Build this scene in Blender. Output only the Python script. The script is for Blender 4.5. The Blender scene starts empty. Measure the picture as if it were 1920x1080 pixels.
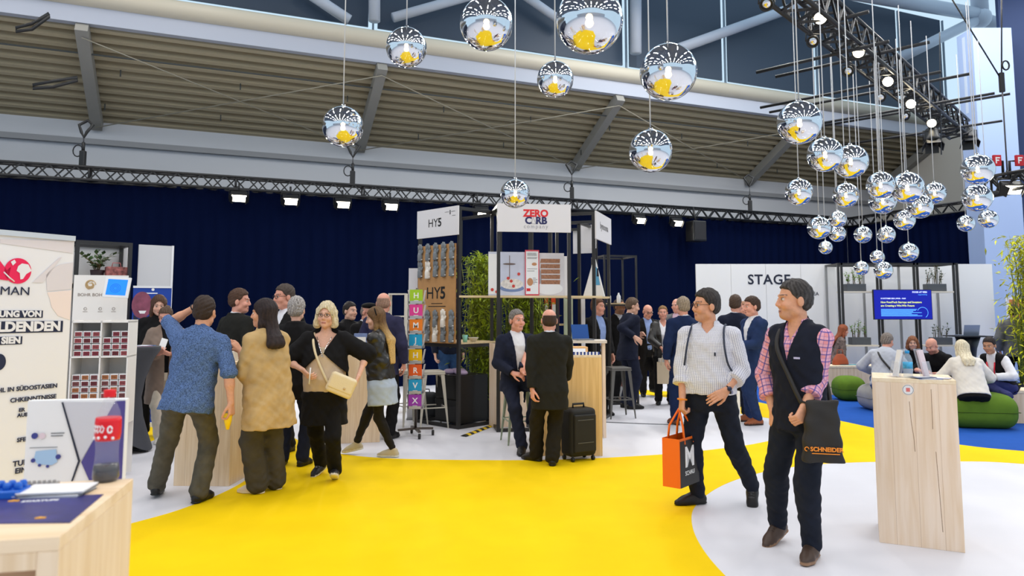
import bpy, bmesh, math, random
import numpy as np
from mathutils import Vector, Matrix, Euler
random.seed(7)
rng = np.random.default_rng(5)
SC = bpy.context.scene
COL = SC.collection
PI = math.pi
R = math.radians

# ---------------------------------------------------------------- camera
FPX, PPY, HOR = 1350.0, 465.0, 585.0        # focal length and principal row for a 1920x1080 frame
TH = math.atan((HOR - PPY) / FPX)
CAMZ = 1.6
cam = bpy.data.cameras.new('camera')
cam.sensor_width = 36.0
cam.lens = FPX / 1920 * 36.0
cam.shift_y = -(540.0 - PPY) / 1920
cam.clip_end = 200
cam.dof.use_dof = True
cam.dof.focus_distance = 6.2
cam.dof.aperture_fstop = 3.2
camo = bpy.data.objects.new('camera', cam)
camo.location = (0, 0, CAMZ)
camo.rotation_euler = (PI / 2 + TH, 0, 0)
COL.objects.link(camo)
SC.camera = camo

# ---------------------------------------------------------------- world, exposure, hall lights
SC.view_settings.view_transform = 'Standard'
SC.view_settings.look = 'None'
SC.view_settings.gamma = 1.0
SC.view_settings.exposure = 0.0
SC.view_settings.use_curve_mapping = False
SC.cycles.use_denoising = True
SC.cycles.max_bounces = 8
SC.cycles.diffuse_bounces = 3
SC.cycles.glossy_bounces = 4
SC.cycles.transmission_bounces = 6
SC.cycles.transparent_max_bounces = 12
SC.cycles.sample_clamp_indirect = 6.0
SC.cycles.caustics_reflective = False
SC.cycles.caustics_refractive = False
SC.cycles.blur_glossy = 0.5

w = bpy.data.worlds.new('world')
SC.world = w
w.use_nodes = True
bgn = w.node_tree.nodes['Background']
bgn.inputs[0].default_value = (0.62, 0.83, 1.0, 1)
bgn.inputs[1].default_value = 1.0

def area(name, loc, sx, sy, power, rgb=(1, 0.97, 0.93), rot=(0, 0, 0), spread=180):
    l = bpy.data.lights.new(name, 'AREA')
    l.shape = 'RECTANGLE'; l.size = sx; l.size_y = sy
    l.energy = power; l.color = rgb; l.spread = R(spread)
    o = bpy.data.objects.new(name, l)
    o.location = loc; o.rotation_euler = rot
    COL.objects.link(o)
    return o

for ix in range(-4, 5):
    for iy in range(-2, 3):
        area('hall_lamp_or_fill', (ix * 3.1 + 0.6, iy * 5.2 + 0.5, 9.6), 0.16, 2.6, 74)
for ix in (1, 2, 3, 4):  # extra strong row out of view, added to brighten the stage wall
    area('hall_lamp_or_fill', (ix * 3.1 + 0.6, 14.6, 9.6), 0.16, 2.6, 210)

# ---------------------------------------------------------------- pixel <-> place
_F = Vector((0, math.cos(TH), math.sin(TH))); _U = Vector((0, -math.sin(TH), math.cos(TH))); _R = Vector((1, 0, 0))
EYE = Vector((0, 0, CAMZ))
def ray(px, py): return _F + _R * ((px - 960) / FPX) + _U * ((PPY - py) / FPX)
def G(px, py, z=0.0):
    d = ray(px, py); t = (z - CAMZ) / d.z
    return EYE + d * t
def at(px, py, Y):
    d = ray(px, py); return EYE + d * (Y / d.y)
def onplane(px, py, p0, n):
    d = ray(px, py); n = Vector(n); t = (Vector(p0) - EYE).dot(n) / d.dot(n)
    return EYE + d * t
def zat(py, Y): return at(960, py, Y).z

# hall axes: the back wall stands 22.6 degrees off the picture plane
HA = R(22.6)
HU = Vector((math.cos(HA), math.sin(HA), 0)); HV = Vector((-math.sin(HA), math.cos(HA), 0))
def hall(s, t, z=0.0): return HU * s + HV * t + Vector((0, 0, z))
def s_of(px, t):
    p = onplane(px, 585, HV * t, HV); return p.dot(HU)

# ---------------------------------------------------------------- materials
def lin(c):
    o = []
    for v in c[:3]:
        v = v / 255.0
        o.append(v / 12.92 if v <= 0.04045 else ((v + 0.055) / 1.055) ** 2.4)
    return (*o, 1.0)

_M = {}
def _new(name):
    m = bpy.data.materials.new(name); m.use_nodes = True
    nt = m.node_tree
    return m, nt, nt.nodes['Principled BSDF'], nt.nodes, nt.links

def mat(name, rgb, rough=0.6, metal=0.0, var=0.0, vscale=40.0, bump=0.0, bscale=200.0, spec=0.4, trans=0.0, alpha=1.0, emit=0.0, stretch=None, sheen=0.0):
    if name in _M: return _M[name]
    m, nt, b, N, L = _new(name)
    c = lin(rgb)
    b.inputs['Base Color'].default_value = c
    b.inputs['Roughness'].default_value = rough
    b.inputs['Metallic'].default_value = metal
    b.inputs['Specular IOR Level'].default_value = spec
    if trans: b.inputs['Transmission Weight'].default_value = trans
    if alpha < 1: b.inputs['Alpha'].default_value = alpha
    if sheen: b.inputs['Sheen Weight'].default_value = sheen
    if emit:
        b.inputs['Emission Color'].default_value = c
        b.inputs['Emission Strength'].default_value = emit
    if var or bump:
        tc = N.new('ShaderNodeTexCoord'); mp = N.new('ShaderNodeMapping')
        L.new(tc.outputs['Object'], mp.inputs['Vector'])
        if stretch: mp.inputs['Scale'].default_value = stretch
    if var:
        n = N.new('ShaderNodeTexNoise'); n.inputs['Scale'].default_value = vscale; n.inputs['Detail'].default_value = 4
        L.new(mp.outputs[0], n.inputs['Vector'])
        r = N.new('ShaderNodeValToRGB')
        r.color_ramp.elements[0].position = 0.3; r.color_ramp.elements[1].position = 0.7
        r.color_ramp.elements[0].color = tuple(max(0, x * (1 - var)) for x in c[:3]) + (1,)
        r.color_ramp.elements[1].color = tuple(min(1, x * (1 + var)) for x in c[:3]) + (1,)
        L.new(n.outputs['Fac'], r.inputs[0]); L.new(r.outputs[0], b.inputs['Base Color'])
    if bump:
        n2 = N.new('ShaderNodeTexNoise'); n2.inputs['Scale'].default_value = bscale; n2.inputs['Detail'].default_value = 3
        L.new(mp.outputs[0], n2.inputs['Vector'])
        bp = N.new('ShaderNodeBump'); bp.inputs['Strength'].default_value = bump; bp.inputs['Distance'].default_value = 0.01
        L.new(n2.outputs['Fac'], bp.inputs['Height']); L.new(bp.outputs[0], b.inputs['Normal'])
    _M[name] = m
    return m

def fabric(name, rgb, var=0.18, vscale=14, rough=0.85, bump=0.25):
    return mat(name, rgb, rough, 0, var, vscale, bump, 320, spec=0.2)

def emat(name, rgb, strength):
    return mat(name, rgb, 0.5, emit=strength)

def vcol(name, rough=0.55, bump=0.0, bscale=300, spec=0.35, var=0.0, vscale=60, stretch=None):
    """base colour from the mesh's own colour attribute"""
    if name in _M: return _M[name]
    m, nt, b, N, L = _new(name)
    a = N.new('ShaderNodeAttribute'); a.attribute_name = 'Col'
    src = a.outputs['Color']
    tc = N.new('ShaderNodeTexCoord'); mp = N.new('ShaderNodeMapping'); L.new(tc.outputs['Object'], mp.inputs['Vector'])
    if stretch: mp.inputs['Scale'].default_value = stretch
    if var:
        n = N.new('ShaderNodeTexNoise'); n.inputs['Scale'].default_value = vscale; n.inputs['Detail'].default_value = 3
        L.new(mp.outputs[0], n.inputs['Vector'])
        mr = N.new('ShaderNodeMapRange'); mr.inputs[1].default_value = 0.3; mr.inputs[2].default_value = 0.7
        mr.inputs[3].default_value = 1 - var; mr.inputs[4].default_value = 1 + var
        L.new(n.outputs['Fac'], mr.inputs[0])
        mx = N.new('ShaderNodeVectorMath'); mx.operation = 'SCALE'
        L.new(src, mx.inputs[0]); L.new(mr.outputs[0], mx.inputs['Scale'])
        src = mx.outputs[0]
    L.new(src, b.inputs['Base Color'])
    b.inputs['Roughness'].default_value = rough
    b.inputs['Specular IOR Level'].default_value = spec
    if bump:
        n2 = N.new('ShaderNodeTexNoise'); n2.inputs['Scale'].default_value = bscale
        L.new(mp.outputs[0], n2.inputs['Vector'])
        bp = N.new('ShaderNodeBump'); bp.inputs['Strength'].default_value = bump; bp.inputs['Distance'].default_value = 0.01
        L.new(n2.outputs['Fac'], bp.inputs['Height']); L.new(bp.outputs[0], b.inputs['Normal'])
    _M[name] = m
    return m

def wood(name, rgb, dark=0.72, sx=9.0, axis='z', plank=0.0, knots=True):
    """pale spruce: long grain, faint plank seams, a few brown knots"""
    if name in _M: return _M[name]
    m, nt, b, N, L = _new(name)
    c = lin(rgb)
    tc = N.new('ShaderNodeTexCoord'); mp = N.new('ShaderNodeMapping'); L.new(tc.outputs['Object'], mp.inputs['Vector'])
    sc = {'z': (sx, sx, sx * 0.06), 'x': (sx * 0.06, sx, sx), 'y': (sx, sx * 0.06, sx)}[axis]
    mp.inputs['Scale'].default_value = sc
    n = N.new('ShaderNodeTexNoise'); n.inputs['Scale'].default_value = 3.0; n.inputs['Detail'].default_value = 6; n.inputs['Distortion'].default_value = 0.4
    L.new(mp.outputs[0], n.inputs['Vector'])
    r = N.new('ShaderNodeValToRGB')
    r.color_ramp.elements[0].position = 0.32; r.color_ramp.elements[1].position = 0.62
    r.color_ramp.elements[0].color = (c[0] * dark, c[1] * dark * 0.93, c[2] * dark * 0.82, 1)
    r.color_ramp.elements[1].color = c
    L.new(n.outputs['Fac'], r.inputs[0])
    out = r.outputs[0]
    def darken(fac, col):
        nonlocal out
        mx = N.new('ShaderNodeMix'); mx.data_type = 'RGBA'
        L.new(fac, mx.inputs[0]); L.new(out, mx.inputs[6]); mx.inputs[7].default_value = col
        out = mx.outputs[2]
    if knots:
        mk = N.new('ShaderNodeMapping'); L.new(tc.outputs['Object'], mk.inputs['Vector'])
        mk.inputs['Scale'].default_value = {'z': (5, 5, 2.6), 'x': (2.6, 5, 5), 'y': (5, 2.6, 5)}[axis]
        v = N.new('ShaderNodeTexVoronoi'); v.inputs['Scale'].default_value = 1.1; L.new(mk.outputs[0], v.inputs['Vector'])
        mr = N.new('ShaderNodeMapRange'); mr.inputs[1].default_value = 0.05; mr.inputs[2].default_value = 0.10; mr.inputs[3].default_value = 0.75; mr.inputs[4].default_value = 0.0
        L.new(v.outputs['Distance'], mr.inputs[0])
        darken(mr.outputs[0], (c[0] * 0.42, c[1] * 0.27, c[2] * 0.15, 1))
    if plank:
        sp = N.new('ShaderNodeSeparateXYZ'); L.new(tc.outputs['Object'], sp.inputs[0])
        mt = N.new('ShaderNodeMath'); mt.operation = 'MULTIPLY'; mt.inputs[1].default_value = 1.0 / plank
        L.new(sp.outputs['X' if axis != 'x' else 'Z'], mt.inputs[0])
        fr = N.new('ShaderNodeMath'); fr.operation = 'FRACT'; L.new(mt.outputs[0], fr.inputs[0])
        lt = N.new('ShaderNodeMath'); lt.operation = 'LESS_THAN'; lt.inputs[1].default_value = 0.018; L.new(fr.outputs[0], lt.inputs[0])
        ml = N.new('ShaderNodeMath'); ml.operation = 'MULTIPLY'; ml.inputs[1].default_value = 0.55; L.new(lt.outputs[0], ml.inputs[0])
        darken(ml.outputs[0], (c[0] * 0.5, c[1] * 0.36, c[2] * 0.22, 1))
    L.new(out, b.inputs['Base Color'])
    b.inputs['Roughness'].default_value = 0.55
    b.inputs['Specular IOR Level'].default_value = 0.3
    _M[name] = m
    return m

def check(name, base, bands, rough=0.85):
    """woven check: bands = [(spacing, width, rgb, strength)] run round the body and up it"""
    if name in _M: return _M[name]
    m, nt, b, N, L = _new(name)
    atn = N.new('ShaderNodeAttribute'); atn.attribute_name = 'Col'
    sp = N.new('ShaderNodeSeparateXYZ'); L.new(atn.outputs['Vector'], sp.inputs[0])
    col = N.new('ShaderNodeRGB'); col.outputs[0].default_value = lin(base)
    out = col.outputs[0]
    for (spc, wd, rgb, st) in bands:
        for src in (sp.outputs['X'], sp.outputs['Y']):
            d = N.new('ShaderNodeMath'); d.operation = 'DIVIDE'; d.inputs[1].default_value = spc; L.new(src, d.inputs[0])
            f = N.new('ShaderNodeMath'); f.operation = 'FRACT'; L.new(d.outputs[0], f.inputs[0])
            l = N.new('ShaderNodeMath'); l.operation = 'LESS_THAN'; l.inputs[1].default_value = wd / spc; L.new(f.outputs[0], l.inputs[0])
            q = N.new('ShaderNodeMath'); q.operation = 'MULTIPLY'; q.inputs[1].default_value = st; L.new(l.outputs[0], q.inputs[0])
            mx = N.new('ShaderNodeMix'); mx.data_type = 'RGBA'
            L.new(q.outputs[0], mx.inputs[0]); L.new(out, mx.inputs[6]); mx.inputs[7].default_value = lin(rgb)
            out = mx.outputs[2]
    L.new(out, b.inputs['Base Color'])
    b.inputs['Roughness'].default_value = rough; b.inputs['Specular IOR Level'].default_value = 0.2
    _M[name] = m
    return m

def glassy(name, rgb=(235, 240, 245), a=0.25, rough=0.05):
    """thin clear plastic: mostly see-through with a gloss"""
    if name in _M: return _M[name]
    m, nt, b, N, L = _new(name)
    b.inputs['Base Color'].default_value = lin(rgb)
    b.inputs['Roughness'].default_value = rough
    b.inputs['Alpha'].default_value = a
    b.inputs['Specular IOR Level'].default_value = 0.8
    _M[name] = m
    return m

# ---------------------------------------------------------------- mesh helper
class MB:
    def __init__(s): s.v = []; s.f = []; s.m = []; s.s = []
    def add(s, vs, fs, mi=0, sm=False):
        o = len(s.v); s.v.extend([tuple(x) for x in vs])
        for f in fs: s.f.append([i + o for i in f]); s.m.append(mi); s.s.append(sm)
        return s
    def bx(s, x0, x1, y0, y1, z0, z1, mi=0):
        vs = [(x, y, z) for z in (z0, z1) for y in (y0, y1) for x in (x0, x1)]
        return s.add(vs, [(0, 2, 3, 1), (4, 5, 7, 6), (0, 1, 5, 4), (1, 3, 7, 5), (3, 2, 6, 7), (2, 0, 4, 6)], mi)
    def bxm(s, M, x0, x1, y0, y1, z0, z1, mi=0):
        vs = [M @ Vector((x, y, z)) for z in (z0, z1) for y in (y0, y1) for x in (x0, x1)]
        return s.add(vs, [(0, 2, 3, 1), (4, 5, 7, 6), (0, 1, 5, 4), (1, 3, 7, 5), (3, 2, 6, 7), (2, 0, 4, 6)], mi)
    def bar(s, a, b, wd, hg, mi=0, up=(0, 0, 1)):
        a = Vector(a); b = Vector(b); d = (b - a).normalized(); u = Vector(up)
        if abs(d.dot(u)) > 0.98: u = Vector((1, 0, 0))
        x = d.cross(u).normalized(); y = x.cross(d)
        vs = [p + x * i * wd / 2 + y * j * hg / 2 for p in (a, b) for j in (-1, 1) for i in (-1, 1)]
        return s.add(vs, [(0, 1, 3, 2), (4, 6, 7, 5), (0, 4, 5, 1), (1, 5, 7, 3), (3, 7, 6, 2), (2, 6, 4, 0)], mi)
    def tube(s, pts, r, n=8, mi=0, closed=False, cap=True):
        pts = [Vector(p) for p in pts]; k = len(pts)
        rs = r if isinstance(r, (list, tuple)) else [r] * k
        vs = []; x = None
        for i, p in enumerate(pts):
            if closed: d = pts[(i + 1) % k] - pts[i - 1]
            else: d = pts[min(i + 1, k - 1)] - pts[max(i - 1, 0)]
            d.normalize()
            if x is None:
                x = d.orthogonal().normalized()
            else:
                x = x - d * x.dot(d)
                x = x.normalized() if x.length > 1e-6 else d.orthogonal().normalized()
            y = d.cross(x)
            for j in range(n):
                a = 2 * PI * j / n
                vs.append(p + (x * math.cos(a) + y * math.sin(a)) * rs[i])
        fs = []
        for i in range(k if closed else k - 1):
            i2 = (i + 1) % k
            for j in range(n):
                fs.append((i * n + j, i * n + (j + 1) % n, i2 * n + (j + 1) % n, i2 * n + j))
        if cap and not closed:
            fs.append(tuple(range(n - 1, -1, -1))); fs.append(tuple((k - 1) * n + j for j in range(n)))
        return s.add(vs, fs, mi, True)
    def lathe(s, prof, n=24, c=(0, 0, 0), mi=0, M=None):
        vs = []
        for (r, z) in prof:
            for j in range(n):
                a = 2 * PI * j / n
                p = Vector((c[0] + r * math.cos(a), c[1] + r * math.sin(a), c[2] + z))
                vs.append(M @ p if M else p)
        fs = []
        for i in range(len(prof) - 1):
            for j in range(n):
                fs.append((i * n + j, i * n + (j + 1) % n, (i + 1) * n + (j + 1) % n, (i + 1) * n + j))
        if prof[0][0] > 1e-5: fs.append(tuple(range(n - 1, -1, -1)))
        if prof[-1][0] > 1e-5: fs.append(tuple((len(prof) - 1) * n + j for j in range(n)))
        return s.add(vs, fs, mi, True)
    def ball(s, c, r, n=24, mi=0, sc=(1, 1, 1)):
        h = n // 2
        prof = [(r * math.sin(PI * i / h), -r * math.cos(PI * i / h)) for i in range(h + 1)]
        vs = []
        for (q, z) in prof:
            for j in range(n):
                a = 2 * PI * j / n
                vs.append((c[0] + q * math.cos(a) * sc[0], c[1] + q * math.sin(a) * sc[1], c[2] + z * sc[2]))
        fs = [(i * n + j, i * n + (j + 1) % n, (i + 1) * n + (j + 1) % n, (i + 1) * n + j) for i in range(h) for j in range(n)]
        return s.add(vs, fs, mi, True)
    def prism(s, pts, z0, z1, mi=0, M=None, sm=False):
        n = len(pts)
        vs = [Vector((p[0], p[1], z0)) for p in pts] + [Vector((p[0], p[1], z1)) for p in pts]
        if M: vs = [M @ v for v in vs]
        fs = [tuple(range(n - 1, -1, -1)), tuple(range(n, 2 * n))]
        s.add(vs, fs, mi)
        return s.add(vs, [(i, (i + 1) % n, n + (i + 1) % n, n + i) for i in range(n)], mi, sm)
    def build(s, name, mats, parent=None, loc=(0, 0, 0), rz=0, bevel=0.0, seg=2, rot=None):
        me = bpy.data.meshes.new(name)
        me.from_pydata([tuple(v) for v in s.v], [], s.f)
        if not isinstance(mats, (list, tuple)): mats = [mats]
        for m in mats: me.materials.append(m)
        me.polygons.foreach_set('material_index', s.m)
        me.polygons.foreach_set('use_smooth', s.s)
        bm = bmesh.new(); bm.from_mesh(me)
        bmesh.ops.remove_doubles(bm, verts=bm.verts, dist=1e-5)
        bmesh.ops.recalc_face_normals(bm, faces=bm.faces)
        bm.to_mesh(me); bm.free(); me.update()
        o = bpy.data.objects.new(name, me); COL.objects.link(o)
        o.location = loc; o.rotation_euler = rot if rot is not None else (0, 0, rz)
        if parent: o.parent = parent
        if bevel:
            md = o.modifiers.new('bevel', 'BEVEL'); md.width = bevel; md.segments = seg; md.limit_method = 'ANGLE'
        return o

def T(o, label, cat, group=None, kind=None):
    o['label'] = label; o['category'] = cat
    if group: o['group'] = group
    if kind: o['kind'] = kind
    return o
def struct(o):
    o['kind'] = 'structure'; return o
def thing(name, label, cat, loc=(0, 0, 0), rz=0, group=None):
    o = bpy.data.objects.new(name, None); COL.objects.link(o)
    o.empty_display_size = 0.1
    o.location = loc; o.rotation_euler = (0, 0, rz)
    return T(o, label, cat, group)
def copy_tree(o, parent=None):
    c = o.copy(); COL.objects.link(c)
    if parent: c.parent = parent
    for ch in list(o.children): copy_tree(ch, c)
    return c

def lettering(body, size, m, parent, loc, rot=(PI / 2, 0, 0), align='CENTER', bold=0.0, ext=0.001, name='lettering', xs=1.0, spacing=1.0, line=1.0):
    cu = bpy.data.curves.new(name, 'FONT')
    cu.body = body; cu.size = size; cu.align_x = align; cu.align_y = 'CENTER'
    cu.extrude = ext; cu.offset = bold; cu.space_character = spacing; cu.space_line = line
    cu.resolution_u = 3
    tmp = bpy.data.objects.new('tmp', cu); COL.objects.link(tmp)
    dg = bpy.context.evaluated_depsgraph_get()
    me = bpy.data.meshes.new_from_object(tmp.evaluated_get(dg))
    bpy.data.objects.remove(tmp); bpy.data.curves.remove(cu)
    me.name = name; me.materials.clear(); me.materials.append(m)
    o = bpy.data.objects.new(name, me); COL.objects.link(o)
    o.location = loc; o.rotation_euler = rot; o.scale = (xs, 1, 1)
    if parent: o.parent = parent
    return o
# ---------------------------------------------------------------- smooth solids: signed distance -> one continuous mesh
def V3(*a): return np.array(a, dtype=np.float64)
class Field:
    def __init__(s): s.p = []; s.c = []; s.n = None
    def _a(s, f, lo, hi, k, op='u'): s.p.append((f, np.array(lo), np.array(hi), k, op)); return s
    def cap(s, a, b, ra, rb=None, k=0.02, op='u', cutb=False, cuta=False, flat=None):
        a = V3(*a); b = V3(*b); rb = ra if rb is None else rb
        ba = b - a; L2 = max(float(ba @ ba), 1e-9); dr = ba / math.sqrt(L2)
        fl = None
        if flat is not None: fl = (np.array(flat[0], float), flat[1])     # flatten: (direction, factor > 1 squeezes)
        def f(X, Y, Z):
            x, y, z = X - a[0], Y - a[1], Z - a[2]
            t = np.clip((x * ba[0] + y * ba[1] + z * ba[2]) / L2, 0, 1)
            qx, qy, qz = x - t * ba[0], y - t * ba[1], z - t * ba[2]
            if fl is not None:
                h = (qx * fl[0][0] + qy * fl[0][1] + qz * fl[0][2]) * (fl[1] - 1)
                qx, qy, qz = qx + h * fl[0][0], qy + h * fl[0][1], qz + h * fl[0][2]
            d = np.sqrt(qx * qx + qy * qy + qz * qz) - (ra + t * (rb - ra))
            if cutb: d = np.maximum(d, (X - b[0]) * dr[0] + (Y - b[1]) * dr[1] + (Z - b[2]) * dr[2])
            if cuta: d = np.maximum(d, -((X - a[0]) * dr[0] + (Y - a[1]) * dr[1] + (Z - a[2]) * dr[2]))
            return d
        m = max(ra, rb)
        return s._a(f, np.minimum(a, b) - m, np.maximum(a, b) + m, k, op)
    def ell(s, c, r, M=None, k=0.02, op='u'):
        c = V3(*c); r = V3(*r); Mi = np.eye(3) if M is None else np.array(M)
        def f(X, Y, Z):
            x, y, z = X - c[0], Y - c[1], Z - c[2]
            px = x * Mi[0, 0] + y * Mi[1, 0] + z * Mi[2, 0]
            py = x * Mi[0, 1] + y * Mi[1, 1] + z * Mi[2, 1]
            pz = x * Mi[0, 2] + y * Mi[1, 2] + z * Mi[2, 2]
            k0 = np.sqrt((px / r[0]) ** 2 + (py / r[1]) ** 2 + (pz / r[2]) ** 2)
            k1 = np.sqrt((px / r[0] ** 2) ** 2 + (py / r[1] ** 2) ** 2 + (pz / r[2] ** 2) ** 2) + 1e-9
            return k0 * (k0 - 1) / k1
        m = max(r)
        return s._a(f, c - m, c + m, k, op)
    def box(s, c, h, M=None, rad=0.005, k=0.01, op='u'):
        c = V3(*c); h = V3(*h); Mi = np.eye(3) if M is None else np.array(M)
        def f(X, Y, Z):
            x, y, z = X - c[0], Y - c[1], Z - c[2]
            q = []
            for j in range(3):
                q.append(np.abs(x * Mi[0, j] + y * Mi[1, j] + z * Mi[2, j]) - h[j] + rad)
            o = np.sqrt(sum(np.maximum(t, 0) ** 2 for t in q)) + np.minimum(np.maximum(np.maximum(q[0], q[1]), q[2]), 0)
            return o - rad
        m = float(np.linalg.norm(h))
        return s._a(f, c - m, c + m, k, op)
    def prof(s, O, M, rows, k=0.03, op='u', n=2.4):
        """stack of ellipses (z, half width, half depth, y shift) along the local z of frame M at O"""
        O = V3(*O); Mi = np.array(M); rows = np.array(rows, float)
        zs = rows[:, 0]
        def f(X, Y, Z):
            x, y, z = X - O[0], Y - O[1], Z - O[2]
            px = x * Mi[0, 0] + y * Mi[1, 0] + z * Mi[2, 0]
            py = x * Mi[0, 1] + y * Mi[1, 1] + z * Mi[2, 1]
            pz = x * Mi[0, 2] + y * Mi[1, 2] + z * Mi[2, 2]
            w = np.interp(pz, zs, rows[:, 1]); d = np.interp(pz, zs, rows[:, 2]); yo = np.interp(pz, zs, rows[:, 3])
            q = (np.abs(px / w) ** n + np.abs((py - yo) / d) ** n) ** (1 / n)
            e = (q - 1) * np.minimum(w, d)
            return np.maximum(np.maximum(e, zs[0] - pz), pz - zs[-1])
        pts = [O + Mi @ np.array([sx * w, sy * d + yo, z]) for (z, w, d, yo) in rows for sx in (-1, 1) for sy in (-1, 1)]
        return s._a(f, np.min(pts, 0), np.max(pts, 0), k, op)
    def fn(s, f, lo, hi, k=0.01, op='u'): return s._a(f, lo, hi, k, op)
    def mesh(s, name, res, mats, bands=(), fine=0.005, color=None, parent=None, smooth=True):
        us = [p for p in s.p if p[4] == 'u']
        lo = np.min([p[1] for p in us], 0) - 2.5 * res; hi = np.max([p[2] for p in us], 0) + 2.5 * res
        axes = []
        for i in range(3):
            out = [lo[i]]
            bs = [(b[0][i], b[1][i]) for b in bands]
            while out[-1] < hi[i]:
                x = out[-1]
                st = fine if any(b0 <= x <= b1 for b0, b1 in bs) else res
                nx = [b0 for b0, b1 in bs if x < b0 < x + st]
                out.append(min(nx) if nx and min(nx) - x > 1e-5 else x + st)
            axes.append(np.array(out))
        xs, ys, zs = axes
        v = np.full((len(xs), len(ys), len(zs)), 0.2, dtype=np.float32)
        for (f, l, h, k, op) in s.p:
            mg = max(k, 2.2 * res)
            sl = [slice(max(0, np.searchsorted(ax, l[i] - mg) - 1), np.searchsorted(ax, h[i] + mg) + 1) for i, ax in enumerate(axes)]
            if any(q.stop <= q.start for q in sl): continue
            X = xs[sl[0]][:, None, None]; Y = ys[sl[1]][None, :, None]; Z = zs[sl[2]][None, None, :]
            d = f(X, Y, Z); a = v[tuple(sl)]
            if op == 'u':
                hh = np.clip(0.5 + 0.5 * (a - d) / k, 0, 1)
                v[tuple(sl)] = a * (1 - hh) + d * hh - k * hh * (1 - hh)
            elif op == 's':
                hh = np.clip(0.5 - 0.5 * (a + d) / k, 0, 1)
                v[tuple(sl)] = a * (1 - hh) - d * hh + k * hh * (1 - hh)
        X = xs[:, None, None]; Y = ys[None, :, None]; Z = zs[None, None, :]
        if s.n is not None: v = v + s.n(X, Y, Z).astype(np.float32)
        for c in s.c: v = np.maximum(v, c(X, Y, Z)).astype(np.float32)
        P, Q = surface_nets(v, xs, ys, zs)
        me = bpy.data.meshes.new(name)
        me.vertices.add(len(P)); me.vertices.foreach_set('co', P.astype(np.float32).ravel())
        me.loops.add(len(Q) * 4); me.loops.foreach_set('vertex_index', Q.astype(np.int32).ravel())
        me.polygons.add(len(Q)); me.polygons.foreach_set('loop_start', np.arange(0, len(Q) * 4, 4, dtype=np.int32))
        me.polygons.foreach_set('use_smooth', np.ones(len(Q), dtype=bool))
        for m in (mats if isinstance(mats, (list, tuple)) else [mats]): me.materials.append(m)
        me.update(calc_edges=True)
        if color is not None:
            at_ = me.color_attributes.new('Col', 'FLOAT_COLOR', 'POINT')
            at_.data.foreach_set('color', color(P).astype(np.float32).ravel())
        o = bpy.data.objects.new(name, me); COL.objects.link(o)
        if parent: o.parent = parent
        return o

def surface_nets(v, xs, ys, zs):
    v = np.where(np.abs(v) < 1e-7, 1e-7, v)
    s = v < 0
    nx, ny, nz = v.shape
    cn = (nx - 1, ny - 1, nz - 1); N = cn[0] * cn[1] * cn[2]
    acc = np.zeros((N, 3)); cnt = np.zeros(N); quads = []
    ax = (xs, ys, zs)
    for d in range(3):
        a = [slice(None)] * 3; b = [slice(None)] * 3
        a[d] = slice(0, -1); b[d] = slice(1, None)
        I = np.argwhere(s[tuple(a)] != s[tuple(b)])
        if not len(I): continue
        J = I.copy(); J[:, d] += 1
        v0 = v[I[:, 0], I[:, 1], I[:, 2]]; v1 = v[J[:, 0], J[:, 1], J[:, 2]]
        t = v0 / (v0 - v1)
        P = np.stack([ax[q][I[:, q]] for q in range(3)], 1).astype(float)
        P[:, d] += t * (ax[d][J[:, d]] - ax[d][I[:, d]])
        e, f = [(1, 2), (2, 0), (0, 1)][d]
        ids = []
        ok = np.ones(len(I), bool)
        for (de, df) in ((-1, -1), (0, -1), (0, 0), (-1, 0)):
            K = I.copy(); K[:, e] += de; K[:, f] += df
            g = np.all((K >= 0) & (K < np.array(cn)), 1); ok &= g
            K = np.clip(K, 0, np.array(cn) - 1)
            ids.append((K[:, 0] * cn[1] + K[:, 1]) * cn[2] + K[:, 2])
        for i in ids:
            w = ok.astype(float)
            for q in range(3): acc[:, q] += np.bincount(i, P[:, q] * w, N)
            cnt += np.bincount(i, w, N)
        q4 = np.stack(ids, 1)[ok]
        flip = (v0 > 0)[ok]
        q4[flip] = q4[flip][:, ::-1]
        quads.append(q4)
    Q = np.concatenate(quads)
    used = np.nonzero(cnt > 0)[0]
    mp = np.full(N, -1, dtype=np.int64); mp[used] = np.arange(len(used))
    return acc[used] / cnt[used][:, None], mp[Q]

def rx(a): c, s = math.cos(a), math.sin(a); return np.array([[1, 0, 0], [0, c, -s], [0, s, c]])
def ry(a): c, s = math.cos(a), math.sin(a); return np.array([[c, 0, s], [0, 1, 0], [-s, 0, c]])
def rz(a): c, s = math.cos(a), math.sin(a); return np.array([[c, -s, 0], [s, c, 0], [0, 0, 1]])
def unit(v): v = np.array(v, float); return v / max(np.linalg.norm(v), 1e-9)
def ik(a, b, l1, l2, pole):
    """middle joint of a two-bone limb from a to b, bent towards pole; returns (mid, end)"""
    d = b - a; L = np.linalg.norm(d); mx = (l1 + l2) * 0.998
    if L > mx: b = a + d / L * mx; d = b - a; L = mx
    x = (l1 * l1 - l2 * l2 + L * L) / (2 * L)
    h = math.sqrt(max(l1 * l1 - x * x, 0))
    u = d / L; p = np.array(pole, float); p = p - u * (p @ u)
    return a + u * x + unit(p) * h, b

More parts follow.
